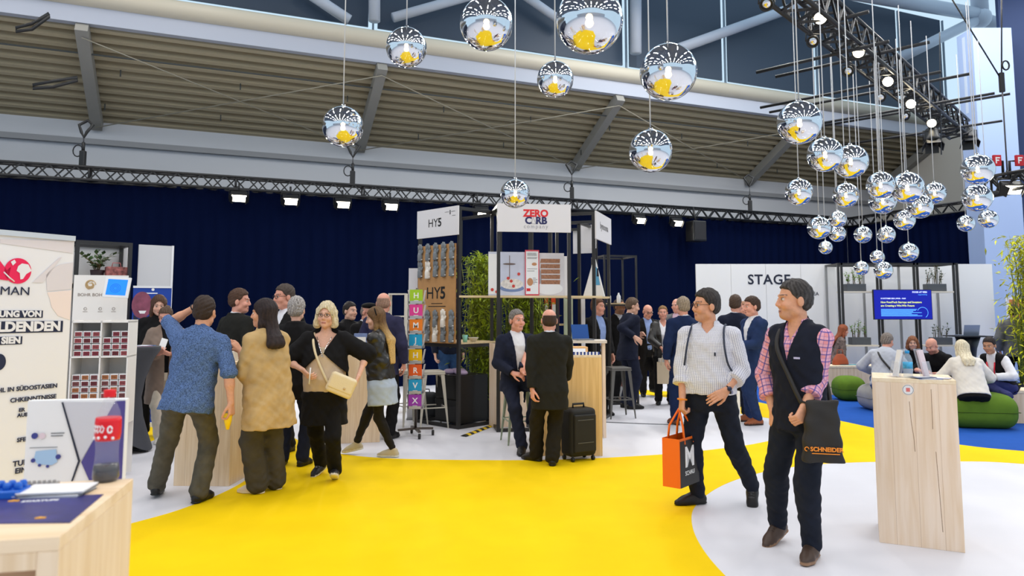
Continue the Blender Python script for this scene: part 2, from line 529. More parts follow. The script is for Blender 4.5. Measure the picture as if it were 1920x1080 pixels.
SKIN = {'fair': (226, 176, 152), 'pink': (224, 160, 138), 'tan': (205, 150, 118), 'olive': (190, 138, 106), 'warm': (214, 156, 124)}
MALE = [(-.13, .160, .108, .012), (-.06, .170, .120, .015), (.02, .165, .118, .008), (.12, .150, .108, 0), (.22, .152, .110, -.004), (.33, .168, .120, -.004), (.43, .178, .118, .004), (.50, .155, .098, .016), (.55, .105, .078, .022), (.59, .055, .055, .024)]
FEM = [(-.13, .165, .108, .014), (-.06, .178, .122, .018), (.02, .162, .112, .008), (.12, .132, .094, 0), (.22, .130, .096, -.006), (.33, .148, .122, -.018), (.41, .152, .108, -.002), (.48, .132, .086, .014), (.54, .085, .066, .022), (.58, .046, .048, .024)]
KH = 1.80                                   # the figure's own height, hair included, at scale 1
STD = dict(H=1.75, sex='m', wide=1.0, belly=0.0, yaw=0, lean=(0, 0), twist=0, head=(0, 0, 0), pelvis=None, feet=None, hands=None,
           skin='fair', hair=('short', (60, 48, 40)), brow=None, res=0.011, fine=0.0055, garments=(), trousers=None, shoes=((30, 28, 28), (18, 18, 18)),
           glasses=None, beard=None, group=None, socks=None)

def person(label, pos, **kw):
    """One figure. Local frame: faces -y, its left hand on +x. All lengths are for a 1.75 m body and scale with H."""
    a = dict(STD); a.update(kw)
    k = a['H'] / KH; fem = a['sex'] == 'f'; W = a['wide']; res = a['res']; fine = a['fine']
    ro = np.random.default_rng(abs(hash(label)) % 1 if False else len(label) * 7 + int(abs(pos[0]) * 100))
    root = thing('person', label, 'person', (pos[0], pos[1], pos[2] if len(pos) > 2 else 0), R(a['yaw']), a['group'])
    S = lambda *p: np.array(p, float) * k
    P = S(*(a['pelvis'] or (0, 0, .93)))
    M = rz(R(a['twist'])) @ rx(R(a['lean'][0])) @ ry(R(a['lean'][1]))      # lean[0] > 0 bends forward
    feet = a['feet'] or ((.11, 0, 0, 12, 0), (-.11, 0, 0, -12, 0))
    def ankle(f):
        fx, fy, fz, toe, pit = f[:5]
        pv = -.125 if pit >= 0 else .06
        Fm = rz(R(toe)) @ rx(R(pit)); o = S(fx, fy, fz) + rz(R(toe)) @ S(0, pv, 0) - Fm @ S(0, pv, 0)
        return Fm, o, o + Fm @ S(0, .012, .085)
    if not a['pelvis']:                          # wide stance: the hips come down until both soles reach the floor
        for _ in range(7):
            if all(np.linalg.norm(P + rz(R(a['twist'])) @ S(sg * .092, .005, -.015) - ankle(f)[2]) < .857 * k for sg, f in ((1, feet[0]), (-1, feet[1]))): break
            P = P - S(0, 0, .006)
    tor = lambda *p: P + M @ S(*p)
    sw = (.158 if fem else .180) * (0.5 + 0.5 * W)
    sh = {+1: tor(sw, .008, .490), -1: tor(-sw, .008, .490)}
    nb = tor(0, .022, .575)
    hy, hp, hr = a['head']
    Hm = rz(R(hy)) @ rx(R(hp)) @ ry(R(hr))
    hc = nb + M @ S(0, -.012, .050) + Hm @ S(0, -.022, .104)
    hd = lambda *p: hc + Hm @ S(*p)
    # legs
    leg = {}
    for sgn, f in ((1, feet[0]), (-1, feet[1])):
        fx, fy, fz, toe, pit = f[:5]
        Fm, o, ank = ankle(f)
        hip = P + rz(R(a['twist'])) @ S(sgn * .092, .005, -.015)
        pole = f[5] if len(f) > 5 else rz(R(toe * .7)) @ np.array([0, -1, .05])
        kn, an = ik(hip, ank, .435 * k, .425 * k, pole)
        o = o + (an - ank)
        leg[sgn] = (hip, kn, an, o, Fm)
    # arms
    hands = a['hands'] or (None, None)
    arm = {}
    for sgn, h in ((1, hands[0]), (-1, hands[1])):
        h = dict(h or {})
        tgt = S(*h['w']) if 'w' in h else tor(sgn * (sw + .07 * W), -.03, .515) + S(0, 0, -.53)
        pole = h.get('pole', (sgn * .5, 1, 0))
        el, wr = ik(sh[sgn], tgt, .285 * k, .255 * k, pole)
        d = unit(h['dir']) if 'dir' in h else unit(wr - el)
        pn = np.array(h['pn'], float) if 'pn' in h else np.array([-sgn, 0.0, 0.0])   # palm faces
        pn = unit(pn - d * (pn @ d))
        arm[sgn] = (el, wr, d, pn, h)
    # ---------- body (one skin)
    F = Field()
    prof = [(z * k, w * W * k, (d * (0.5 + 0.5 * W)) * k, yo * k) for (z, w, d, yo) in (FEM if fem else MALE)]
    sk = .88
    F.prof(P, M, [(max(z, -.07 * k), w * (sk if z > .12 * k else .72), d * (sk if z > .12 * k else .72), yo) for (z, w, d, yo) in prof if z > -.12 * k], k=.03)
    for sgn in (1, -1):
        F.cap(tor(sgn * .035, .015, .530), sh[sgn], .038 * k, .042 * k, k=.03)
        el, wr, d, pn, h = arm[sgn]
        af = (.82 if fem else 1.0)
        F.cap(sh[sgn], el, .046 * k * af, .040 * k * af, k=.02); F.cap(el, wr, .040 * k * af, .027 * k * af, k=.015)
        F.cap(el + (wr - el) * .08, el + (wr - el) * .4, .038 * k * af, .041 * k * af, k=.02)
        hip, kn, an, o, Fm = leg[sgn]
        F.cap(hip, kn, .060 * k, .042 * k, k=.03); F.cap(kn, an, .041 * k, .030 * k, k=.02); F.cap(an, o + Fm @ S(0, -.10, .03), .030 * k, .020 * k, k=.02)
    F.cap(nb - M @ S(0, 0, .05), hd(0, .02, -.055), (.049 if fem else .062) * k, (.047 if fem else .057) * k, k=.025)
    # head
    hs = 1.0 if fem else 1.05
    E = lambda c, r, kk, op='u': F.ell(hd(*[q * hs for q in c]), [q * k * hs for q in r], Hm, kk, op)
    Cp = lambda p, q, r1, r2, kk, op='u': F.cap(hd(*[t * hs for t in p]), hd(*[t * hs for t in q]), r1 * k * hs, r2 * k * hs, kk, op)
    E((0, .016, .036), (.076, .096, .084), .02)
    E((0, -.022, -.03), (.062 if not fem else .059, .068, .082), .02)
    E((0, -.050, -.090), (.040 if not fem else .032, .044, .032), .025)
    Cp((-.048, -.005, -.072), (.048, -.005, -.072), .022, .022, .03)
    for sg in (1, -1):
        E((sg * .036, -.062, -.028), (.030, .026, .026), .02)
        E((sg * .032, -.098, .010), (.021, .016, .013), .012, 's')
        Cp((sg * .012, -.084, .032), (sg * .046, -.072, .033), .009, .008, .014)
        E((sg * .031, -.075, .010), (.0135, .0135, .0125), .003)
        E((sg * .080, .014, -.008), (.011, .021, .032), .008)
    Cp((0, -.086, .016), (0, -.104, -.022), .0085, .0120, .010)
    Cp((-.010, -.096, -.029), (.010, -.096, -.029), .0085, .0085, .006)
    Cp((-.020, -.086, -.060), (.020, -.086, -.060), .0055, .0055, .006)
    Cp((-.016, -.086, -.070), (.016, -.086, -.070), .0065, .0065, .006)
    bands = [(hc - .125 * k, hc + np.array([.125, .125, .13]) * k)]
    # hands
    for sgn in (1, -1):
        el, wr, d, pn, h = arm[sgn]
        if h.get('skip'): continue
        cu = h.get('curl', 28); sd = np.cross(d, pn) * 1.0      # sideways across the knuckles
        th = -np.cross(pn, d) * sgn if False else None
        # thumb side: for a hanging hand with the palm inwards the thumb points forward
        side = np.cross(pn, d) * (-sgn)
        q = .92 if fem else 1.0
        HP = lambda f_, s_, n_: wr + (d * f_ + side * s_ + pn * n_) * k * q
        for s0, s1 in ((.022, .030), (.006, .010), (-.010, -.010), (-.022, -.027)):
            F.cap(HP(.005, s0 * .8, 0), HP(.085, s1, 0), .0155 * k * q, .0125 * k * q, k=.01)
        for i, (s0, l0) in enumerate(((.030, .044), (.010, .049), (-.010, .046), (-.028, .036))):
            c = cu + i * h.get('fan', 4); p = HP(.086, s0, 0); ang = 0
            dirc = unit(d + side * s0 * 1.8)
            for j, (ln, r0, r1) in enumerate(((l0, .0098, .0090), (l0 * .62, .0088, .0082), (l0 * .48, .0082, .0072))):
                ang += R(c) * (.8, 1.0, .7)[j]
                dd = dirc * math.cos(ang) + pn * math.sin(ang)
                p2 = p + dd * ln * k * q
                F.cap(p, p2, r0 * k * q, r1 * k * q, k=.004); p = p2
        t0 = HP(.020, .026, .006); tc = h.get('thumb', 25)
        t1 = t0 + unit(d * .75 + side * .62 + pn * (.15 + tc / 90)) * .044 * k * q
        t2 = t1 + unit(d * .92 + side * .25 + pn * (.10 + tc / 70)) * .034 * k * q
        t3 = t2 + unit(d * .95 + side * .02 + pn * (.12 + tc / 60)) * .027 * k * q
        F.cap(t0, t1, .0145 * k * q, .011 * k * q, k=.012); F.cap(t1, t2, .0108 * k * q, .0098 * k * q, k=.004); F.cap(t2, t3, .0098 * k * q, .0080 * k * q, k=.004)
        c0 = wr + d * .09 * k
        bands.append((c0 - .115 * k, c0 + .115 * k))
    skc = np.array(lin(SKIN[a['skin']])); hc_ = np.array(lin(a['brow'] or a['hair'][1]))
    beard = a['beard']
    def color(Pt):
        L = (Pt - hc) @ Hm / (k * hs)                            # head frame
        c = np.tile(skc, (len(Pt), 1))
        x, y, z = np.abs(L[:, 0]), L[:, 1], L[:, 2]
        inh = (np.abs(z) < .14) & (np.abs(y) < .14) & (x < .12)
        def put(m, col, st):
            c[m & inh, :3] = c[m & inh, :3] * (1 - st) + np.array(col[:3]) * st
        put((y < -.03) & (np.abs(z + .03) < .02) & (x > .025) & (x < .06), lin((224, 128, 112)), .12)
        put((y < -.10) & (np.abs(z + .025) < .02) & (x < .018), lin((222, 130, 112)), .12)
        if beard:
            bs = beard[1] * np.clip((-y - .005) / .035, 0, 1) * np.clip((z + .128) / .02, 0, 1) * np.clip((-.034 - z - .3 * np.clip(x - .02, 0, 1)) / .012, 0, 1) * inh
            bs = bs[:, None]; c[:, :3] = c[:, :3] * (1 - bs) + np.array(lin(beard[0])[:3]) * bs
        put((y < -.079) & (x < .022) & (np.abs(z + .066) < .010), lin((190, 100, 94)) if fem else lin((184, 116, 100)), .6)
        put((y < -.080) & (x < .021) & (np.abs(z + .065) < .0022), lin((90, 40, 38)), .8)
        de = np.sqrt((x - .031) ** 2 + (y + .075) ** 2 + (z - .010) ** 2)
        eye = (de < .0175) & (y < -.074)
        put(eye & (np.abs(z - .010) < .007) & (np.abs(x - .031) < .014), lin((206, 196, 188)), .85)
        put(eye & (np.abs(z - .010) < .0075) & (np.abs(x - .031) < .0065), lin((46, 34, 28)), .95)
        put(eye & (np.abs(z - .0195) < .003) & (np.abs(x - .031) < .018), lin((50, 36, 30)), .6)
        put((y < -.055) & (np.abs(z - .0385 + np.abs(x - .034) * .16) < .0048) & (x > .012) & (x < .052), hc_, .7)
        return c
    body = F.mesh('body', max(res * 1.5, .014), vcol('skin', .48, .08, 420, spec=.4, var=.06), bands, fine, color, root)
    # ---------- hair
    st, hcol = a['hair'][0], a['hair'][1]
    if st != 'bald':
        hcl = np.array(lin(hcol)); h2 = np.array(lin(a['hair'][2])) if len(a['hair']) > 2 else hcl * np.array([1.25, 1.22, 1.2, 1])
        Hf = Field(); hlo, hhi = hc - .3 * k, hc + .3 * k
        EH = lambda c, r, kk=.02, op='u': Hf.ell(hd(*[q * hs for q in c]), [q * k * hs for q in r], Hm, kk, op)
        loc = lambda X, Y, Z: [((X - hc[0]) * Hm[0, j] + (Y - hc[1]) * Hm[1, j] + (Z - hc[2]) * Hm[2, j]) / (k * hs) for j in range(3)]
        up = {'short': .010, 'crop': .004, 'balding': .003, 'curly': .020, 'bob': .014, 'long': .010, 'bun': .007, 'side': .014, 'tail': .008}[st]
        sd_ = .003 + up * .45
        EH((0, .018, .040), (.0775 + sd_, .099 + up * .8, .086 + up * 1.5))
        if st in ('short', 'crop', 'side', 'balding', 'curly'):
            EH((0, .045, -.012), (.0755 + up * .3, .064 + up * .8, .062), .02)
        zz = {'balding': [-.2, -.03, 0, .02, .045, .06, .13]}.get(st, [-.2, -.03, 0, .03, .06, .09, .13])
        yy = {'balding': [.05, .03, .005, .0, .03, .07, .3], 'crop': [.06, .03, .005, -.02, -.040, -.06, -.12]}.get(st, [.06, .03, .005, -.025, -.05, -.078, -.2])
        low = -.072
        if st in ('bob', 'long'):
            n = -.135 if st == 'bob' else -.13
            wv = .100 if st == 'bob' else .086
            if st == 'bob':
                for sg in (1, -1):
                    Hf.cap(hd(sg * .070, .012, .03), hd(sg * .086, .005, -.085), .036 * k, .040 * k, k=.03)
                Hf.cap(hd(0, .062, .03), hd(0, .066, -.075), .062 * k, .060 * k, k=.04)
            else:
                ln = a['hair'][3] if len(a['hair']) > 3 else .42
                bk = tor(0, .150, .40); b0 = hd(0, .060, -.05)
                bd = tor(0, .158, .53 - ln + .1)
                for sg, o_ in ((-1, .0), (1, .0), (0, .01)):
                    Hf.cap(hd(sg * .045, .050 + o_, .03), b0 + Hm @ S(sg * .040, .005, -.06), .052 * k, .044 * k, k=.03)
                    bm_ = bk + M @ S(sg * .048, 0, .06)
                    Hf.cap(b0 + Hm @ S(sg * .040, .005, -.06), bm_, .044 * k, .040 * k, k=.03, flat=(M[:, 1], 1.3))
                    Hf.cap(bm_, bd + M @ S(sg * .050, .0, 0), .040 * k, .020 * k, k=.03, flat=(M[:, 1], 1.5))
                for sg in (1, -1):
                    fr = a['hair'][4] if len(a['hair']) > 4 else .22
                    Hf.cap(hd(sg * .072, -.005, .02), hd(sg * .078, .000, -.09), .022 * k, .026 * k, k=.02)
                    Hf.cap(hd(sg * .078, .0, -.09), tor(sg * .092, -.02, .53 - fr), .026 * k, .014 * k, k=.02)
            low = -1
        if st == 'bun':
            EH((0, .090, .085), (.042, .042, .042), .012)
        if st == 'tail':
            EH((0, .108, .02), (.030, .030, .030), .01)
            Hf.cap(hd(0, .115, .01), hd(.0, .125, -.12), .028 * k, .014 * k, k=.01)
        zz = np.array(zz); yy = np.array(yy)
        hang = st in ('bob', 'long')
        def front(X, Y, Z):
            x, y, z = loc(X, Y, Z)
            if hang:
                # face opening only: an oval column in front
                q = np.sqrt((x / .062) ** 2 + ((z + .035) / .112) ** 2) - 1
                return np.where(y < .0, -q * .06, -.05) * k
            e = np.interp(z, zz, yy) - y + np.clip(np.abs(x) - .030, 0, .05) * .55 * np.clip((z - .04) / .03, 0, 1)
            return e * .8 * k
        Hf.c.append(front)
        if low > -1:
            Hf.c.append(lambda X, Y, Z: (low - loc(X, Y, Z)[2]) * k)
        if st == 'balding':
            Hf.c.append(lambda X, Y, Z: (loc(X, Y, Z)[2] - np.where(loc(X, Y, Z)[1] > .06, .052, .03)) * k * .7)
        amp = {'curly': .0075, 'bob': .0035, 'long': .0018, 'crop': .0012, 'balding': .001}.get(st, .0032) * k
        ph = ro.random(8) * 6
        def hn(X, Y, Z):
            x, y, z = loc(X, Y, Z)
            th_ = np.arctan2(x, y)
            if st == 'curly':
                return amp * (np.sin(x * 190 + ph[0]) * np.sin(y * 180 + ph[1]) * np.sin(z * 170 + ph[2]) + .6 * np.sin(x * 330 + z * 90) * np.sin(z * 300 + y * 120))
            if st == 'bob':
                return amp * (np.sin(th_ * 11 + z * 26 + ph[0]) + .7 * np.sin(th_ * 19 - z * 40 + ph[1]) + .5 * np.sin(z * 95 + th_ * 5))
            if st in ('short', 'side', 'crop'):
                return amp * (np.sin(x * 95 + y * 40 + ph[0] + 2 * np.sin(y * 50)) * .7 + .7 * np.sin(x * 170 - y * 120 + z * 60 + ph[1]) * np.sin(y * 85 + z * 75 + ph[2]) + .4 * np.sin(z * 190 + th_ * 9))
            return amp * (np.sin(th_ * 16 + z * 9 + ph[0]) * .8 + np.sin(th_ * 27 - y * 30 + ph[1]) * .6 + .5 * np.sin(x * 150 + ph[2]) * np.sin(y * 90))
        Hf.n = hn
        def hcolr(Pt):
            L = (Pt - hc) @ Hm / k
            t = .5 + .5 * np.sin(np.arctan2(L[:, 0], L[:, 1]) * 21 + ph[3] + 2 * np.sin(L[:, 2] * 40))
            t = t * .6 + .4 * (.5 + .5 * np.sin(L[:, 0] * 240 + L[:, 2] * 60))
            if len(a['hair']) > 5:                                # tips of another colour
                u_ = np.clip((-.05 - L[:, 2]) / .25, 0, 1)[:, None]
                c0 = hcl * (1 - u_) + np.array(lin(a['hair'][5])) * u_
                return c0 * (1 - .35 * t[:, None]) + h2 * .35 * t[:, None]
            return hcl * (1 - t[:, None]) + h2 * t[:, None]
        Hf.mesh('hair', min(max(fine, .006), .010) if res < .02 else .011, vcol('hair', .6, .5, 150, spec=.25, var=.25, vscale=90), (), fine, hcolr, root)
    # ---------- clothes
    phs = ro.random(12) * 6.28
    def wrinkle(am):
        def f(X, Y, Z):
            return am * (np.sin(X * 26 + Z * 15 + phs[0]) * np.sin(Z * 19 - Y * 13 + phs[1]) + .8 * np.sin(Z * 52 + np.abs(X) * 60 + Y * 12 + phs[2] + 1.5 * np.sin(X * 17 + phs[6])) * np.sin(X * 18 - Y * 22 + Z * 9 + phs[3]) + .5 * np.sin(Z * 78 - np.abs(X) * 85 + phs[4] + 2 * np.sin(Y * 14 + phs[7])) * np.sin(Y * 25 + X * 21 - Z * 12 + phs[5]))
        return f
    for g in a['garments']:
        nm, m = g['name'], g['mat']
        off = g.get('off', .014) * k; C = Field(); hem = g.get('hem', -.12); top = g.get('top', .60)
        base = FEM if fem else MALE
        rows = []
        zs = sorted(set([hem, top] + [r[0] for r in base if hem < r[0] < top] + [q for q in (-.25, -.4, -.55, -.7) if q > hem]))
        arr = np.array(base)
        for z in zs:
            zc = np.clip(z, -.09, .60)
            w_ = np.interp(zc, arr[:, 0], arr[:, 1]) * W; d_ = np.interp(zc, arr[:, 0], arr[:, 2]) * (0.5 + 0.5 * W); y_ = np.interp(zc, arr[:, 0], arr[:, 3])
            if g.get('loose'):                                      # hangs straight from the chest
                w_ = max(w_, (.150 + g['loose']) * W) if z < .42 else w_ + g['loose'] * .5
                d_ = max(d_, .105 + g['loose'] * .8) if z < .40 else d_
            bl = a['belly'] * math.exp(-((z - .10) / .15) ** 2)
            fl = g.get('flare', 0) * max(0, (.10 - z))
            rows.append((z * k, w_ * k + off + (bl * .35 + fl) * k, d_ * k + off + (bl * .5 + fl * .7) * k, (y_ - bl * .5) * k))
        C.prof(P, M, rows, k=.02)
        am = g.get('wr', .0038) * .72 * k
        sl = g.get('sleeve', 2.0)
        if sl is None or sl <= 0:
            if sl == 0:
                for sgn in (1, -1): C.cap(tor(sgn * .06, .015, .505), tor(sgn * (sw - .035), .01, .50), .048 * k + off, .050 * k + off, k=.03)
        else:
            for sgn in (1, -1):
                el, wr, d, pn, h = arm[sgn]
                C.cap(tor(sgn * .035, .015, .530), sh[sgn], .040 * k + off, .044 * k + off, k=.04)
                af = (.86 if fem else 1.0); lo_ = g.get('arm', 0) * k
                if sl <= 1:
                    e = sh[sgn] + (el - sh[sgn]) * sl
                    C.cap(sh[sgn], e, .047 * k * af + off + lo_ * .5, .047 * k * af + off + lo_, k=.025, cutb=True)
                else:
                    C.cap(sh[sgn], el, .047 * k * af + off + lo_ * .5, .045 * k * af + off + lo_, k=.025)
                    e = el + (wr - el) * min(sl - 1, 1.0)
                    re = .036 if sl > 1.7 else .043
                    C.cap(el, e, .044 * k * af + off + lo_, re * k * af + off * .8 + lo_, k=.02, cutb=True)
                    if g.get('cuff'):
                        e0 = e - unit(e - el) * .045 * k
                        C.cap(e0, e, re * k * af + off + lo_ + .006 * k, re * k * af + off + lo_ + .006 * k, k=.004, cutb=True, cuta=True)
        if g.get('collar', 0):
            cr = g['collar']; C.cap(nb - M @ S(0, -.004, .04), nb + M @ S(0, -.014, cr), .070 * k * (.85 if fem else 1), .064 * k * (.85 if fem else 1), k=.012, cutb=True)
        C.n = wrinkle(am)
        tl = lambda X, Y, Z: [((X - P[0]) * M[0, j] + (Y - P[1]) * M[1, j] + (Z - P[2]) * M[2, j]) / k for j in range(3)]
        if 'V' in g:                                                # front opening: list of (z, half width)
            vz = np.array([q[0] for q in g['V']]); vw = np.array([q[1] for q in g['V']]); dp = g.get('vdeep', 0.2)
            def vee(X, Y, Z, vz=vz, vw=vw, dp=dp):
                x, y, z = tl(X, Y, Z)
                return np.where(y < dp - .2 + .03, np.interp(z, vz, vw) - np.abs(x - g.get('vx', 0)), -.2) * k
            C.c.append(vee)
            if g.get('lapel'):
                C2 = C
                for sg in (1, -1):
                    pts = [(q[0], q[1]) for q in g['V'] if q[1] > 0.001]
                    z0, w0 = min(pts); z1, w1 = max(pts)
                    def surf(z, x):
                        w_ = np.interp(z, arr[:, 0], arr[:, 1]) * W * k + off; d_ = np.interp(z, arr[:, 0], arr[:, 2]) * (.5 + .5 * W) * k + off; y_ = np.interp(z, arr[:, 0], arr[:, 3]) * k
                        return y_ - d_ * (max(0, 1 - (x * k / w_) ** 2.4)) ** (1 / 2.4)
                    zm = z0 + (z1 - z0) * .62
                    pA = tor(sg * (w0 + .012), 0, z0); pB = tor(sg * (np.interp(zm, vz, vw) + .034), 0, zm); pC = tor(sg * (w1 + .018), 0, z1)
                    for (p_, q_) in (((z0, w0 + .010), (zm, np.interp(zm, vz, vw) + .032)), ((zm, np.interp(zm, vz, vw) + .026), (min(z1, .52), w1 + .016))):
                        A_ = P + M @ np.array([sg * p_[1] * k, surf(p_[0], p_[1]), p_[0] * k]); B_ = P + M @ np.array([sg * q_[1] * k, surf(q_[0], q_[1]), q_[0] * k])
                        C.cap(A_, B_, .016 * k, .026 * k, k=.006, flat=(M[:, 1], 2.2))
        if 'neck' in g:                                             # neckline scoop: (depth z, half width)
            nz, nw = g['neck']
            def scoop(X, Y, Z, nz=nz, nw=nw):
                x, y, z = tl(X, Y, Z)
                return np.where(y < .01, np.interp(z, [nz, .56], [0, nw]) - np.abs(x), -.2) * k * .8
            C.c.append(scoop)
        if 'cut' in g: C.c.append((lambda fn: (lambda X, Y, Z: fn(*tl(X, Y, Z)) * k))(g['cut']))
        colf = None
        if g.get('uv'):
            def colf(Pt):
                L = (Pt - P) @ M
                u = np.arctan2(L[:, 0], -L[:, 1] + .02) * .165 * k; v = L[:, 2].copy()
                for sgn in (1, -1):
                    el, wr, d, pn, h = arm[sgn]
                    tw = np.abs(L[:, 0]) - np.interp(L[:, 2] / k, arr[:, 0], arr[:, 1]) * W * k
                    best = None
                    for (A_, B_, l0) in ((sh[sgn], el, 0), (el, wr, .285 * k)):
                        ba = B_ - A_; L2 = ba @ ba
                        tr_ = ((Pt - A_) @ ba) / L2; t_ = np.clip(tr_, 0, 1); q_ = Pt - A_ - t_[:, None] * ba; dd = np.linalg.norm(q_, axis=1)
                        if l0 == 0: t_ = np.minimum(tr_, 1)
                        e1 = unit(np.cross(ba, [0, 1, 0.1])); e2 = unit(np.cross(ba, e1))
                        uu = np.arctan2(q_ @ e1, q_ @ e2) * .052 * k; vv = -(l0 + t_ * math.sqrt(L2)) + .5
                        if best is None: best = (dd, uu, vv)
                        else:
                            cl = dd < best[0]; best = tuple(np.where(cl, x_, y_) for x_, y_ in zip((dd, uu, vv), best))
                    mk = (best[0] < .085 * k) & (L[:, 0] * sgn > 0) & (tw > -.005)
                    u = np.where(mk, best[1], u); v = np.where(mk, best[2], v)
                return np.stack([u + 2, v + 2, np.zeros_like(u), np.ones_like(u)], 1)
        if 'vc' in g:
            colf = (lambda fn: (lambda Pt: fn(((Pt - P) @ M) / k)))(g['vc'])
        C.mesh(nm, res * g.get('res', 1), m, (), fine, colf, root)
    t = a['trousers']
    if t:
        C = Field(); off = t.get('off', .010) * k
        arr = np.array(FEM if fem else MALE)
        rows = []
        for z in (-.12, -.06, .02, .09, t.get('top', .14)):
            if rows and z * k <= rows[-1][0]: continue
            bl = a['belly'] * math.exp(-((z - .10) / .15) ** 2) * .55
            rows.append((z * k, np.interp(z, arr[:, 0], arr[:, 1]) * W * k + off, np.interp(z, arr[:, 0], arr[:, 2]) * (.5 + .5 * W) * k + off + bl * .3 * k, (np.interp(z, arr[:, 0], arr[:, 3]) - bl * .3) * k))
        pm = M
        C.prof(P, pm, rows, k=.03)
        hw, kw_, bw = t.get('w', (.092, .066, .062))
        for sgn in (1, -1):
            hip, kn, an, o, Fm = leg[sgn]
            C.cap(hip, kn, hw * k + off, kw_ * k + off, k=.045)
            e = an + (kn - an) * t.get('short', .02)
            C.cap(kn, e, kw_ * k + off, bw * k + off * .6, k=.03)
            mid = kn + (an - kn) * .35
            if bw < .06: C.cap(kn + (an - kn) * .15 - Fm @ S(0, -.012, 0), mid + Fm @ S(0, .012, 0), (kw_ - .004) * k + off, (kw_ - .008) * k + off, k=.03)
        hemz = t.get('stack', .055)
        ank = {s_: leg[s_] for s_ in (1, -1)}
        am = t.get('wr', .004) * k
        w0 = wrinkle(am)
        def wn(X, Y, Z):
            v = w0(X, Y, Z)
            for sgn in (1, -1):
                hip, kn, an, o, Fm = leg[sgn]
                dn = np.sqrt((X - an[0]) ** 2 + (Y - an[1]) ** 2 + (Z - an[2]) ** 2)
                v = v + t.get('bunch', .004) * .45 * k * np.exp(-(dn / (.15 * k)) ** 2) * np.sin(Z * 85 / k + 2.2 * np.sin(X * 31 + phs[9]) + 2 * np.sin(Y * 27 + phs[10]) + phs[7])
                dk = np.sqrt((X - kn[0]) ** 2 + (Y - kn[1]) ** 2 + (Z - kn[2]) ** 2)
                v = v +   .0014 * k * np.exp(-(dk / (.12 * k)) ** 2) * np.sin(Z * 60 / k + X * 35 * sgn + 1.5 * np.sin(Y * 40) + phs[8])
            return v
        C.n = wn
        C.mesh('trousers', res, t['mat'], (), fine, None, root)
    # ---------- shoes
    if a['shoes']:
        upc, slc = np.array(lin(a['shoes'][0])), np.array(lin(a['shoes'][1])); lace = len(a['shoes']) > 2 and a['shoes'][2]
        for sgn in (1, -1):
            hip, kn, an, o, Fm = leg[sgn]
            q = .90 if fem else 1.0
            D = lambda *p: o + Fm @ (S(*p) * q)
            C = Field()
            C.cap(D(0, .052, .042), D(0, -.03, .040), .041 * k * q, .044 * k * q, k=.02)
            C.cap(D(0, -.03, .040), D(sgn * .004, -.125, .030), .046 * k * q, .043 * k * q, k=.03, flat=(Fm[:, 2], 1.25))
            C.cap(D(sgn * .004, -.125, .030), D(sgn * .002, -.175, .026), .043 * k * q, .028 * k * q, k=.02, flat=(Fm[:, 2], 1.25))
            C.cap(D(0, .020, .06), D(0, .030, .105), .044 * k * q, .042 * k * q, k=.02, cutb=True)
            C.cap(D(0, .02, .09), D(0, -.10, .05), .034 * k * q, .032 * k * q, k=.03)
            C.c.append(lambda X, Y, Z, o=o, Fm=Fm: -((X - o[0]) * Fm[0, 2] + (Y - o[1]) * Fm[1, 2] + (Z - o[2]) * Fm[2, 2]))
            sole = Field
            soles = [(0, .052, .043), (0, -.02, .042), (sgn * .004, -.12, .048), (sgn * .002, -.17, .034)]
            for i in range(3):
                p_, q_ = soles[i], soles[i + 1]
                C.cap(D(p_[0], p_[1], .012), D(q_[0], q_[1], .012), p_[2] * k * q, q_[2] * k * q, k=.006, flat=(Fm[:, 2], 3.4))
            def cs(Pt, o=o, Fm=Fm):
                L = ((Pt - o) @ Fm) / (k * q)
                c = np.tile(upc, (len(Pt), 1))
                c[L[:, 2] < .025] = slc
                if lace:
                    mm = (np.abs(L[:, 0]) < .024) & (L[:, 1] < -.02) & (L[:, 1] > -.10) & (L[:, 2] > .05) & (np.sin(L[:, 1] * 330) > .45)
                    c[mm] = np.array(lin(lace))
                return c
            C.mesh('shoe', min(res, .009) if res < .015 else res * .8, vcol('shoe', .45, .1, 400), (), fine, cs, root)
    # ---------- glasses
    if a['glasses']:
        g = MB(); c_ = a['glasses']
        for sg in (1, -1):
            ring = []
            for i in range(16):
                t_ = 2 * PI * i / 16
                ring.append(hd(sg * .032 + .024 * math.cos(t_), -.103 + abs(.024 * math.cos(t_) * sg + .032) * .10, .008 + .017 * math.sin(t_)))
            g.tube(ring, .0022 * k, 6, 0, closed=True)
            g.tube([hd(sg * .056, -.098, .012), hd(sg * .079, -.06, .012), hd(sg * .084, .015, .008)], .002 * k, 5)
        g.tube([hd(-.009, -.106, .012), hd(.009, -.106, .012)], .002 * k, 5)
        g.build('glasses', mat('spectacle_%d_%d_%d' % c_, c_, .35), root)
    return dict(root=root, P=P, M=M, k=k, hd=hd, tor=tor, arm=arm, leg=leg, S=S, wr=lambda s_: arm[s_][1], yaw=R(a['yaw']),
                world=lambda p: Matrix.Translation(root.location) @ Matrix.Rotation(R(a['yaw']), 4, 'Z') @ Vector(p))
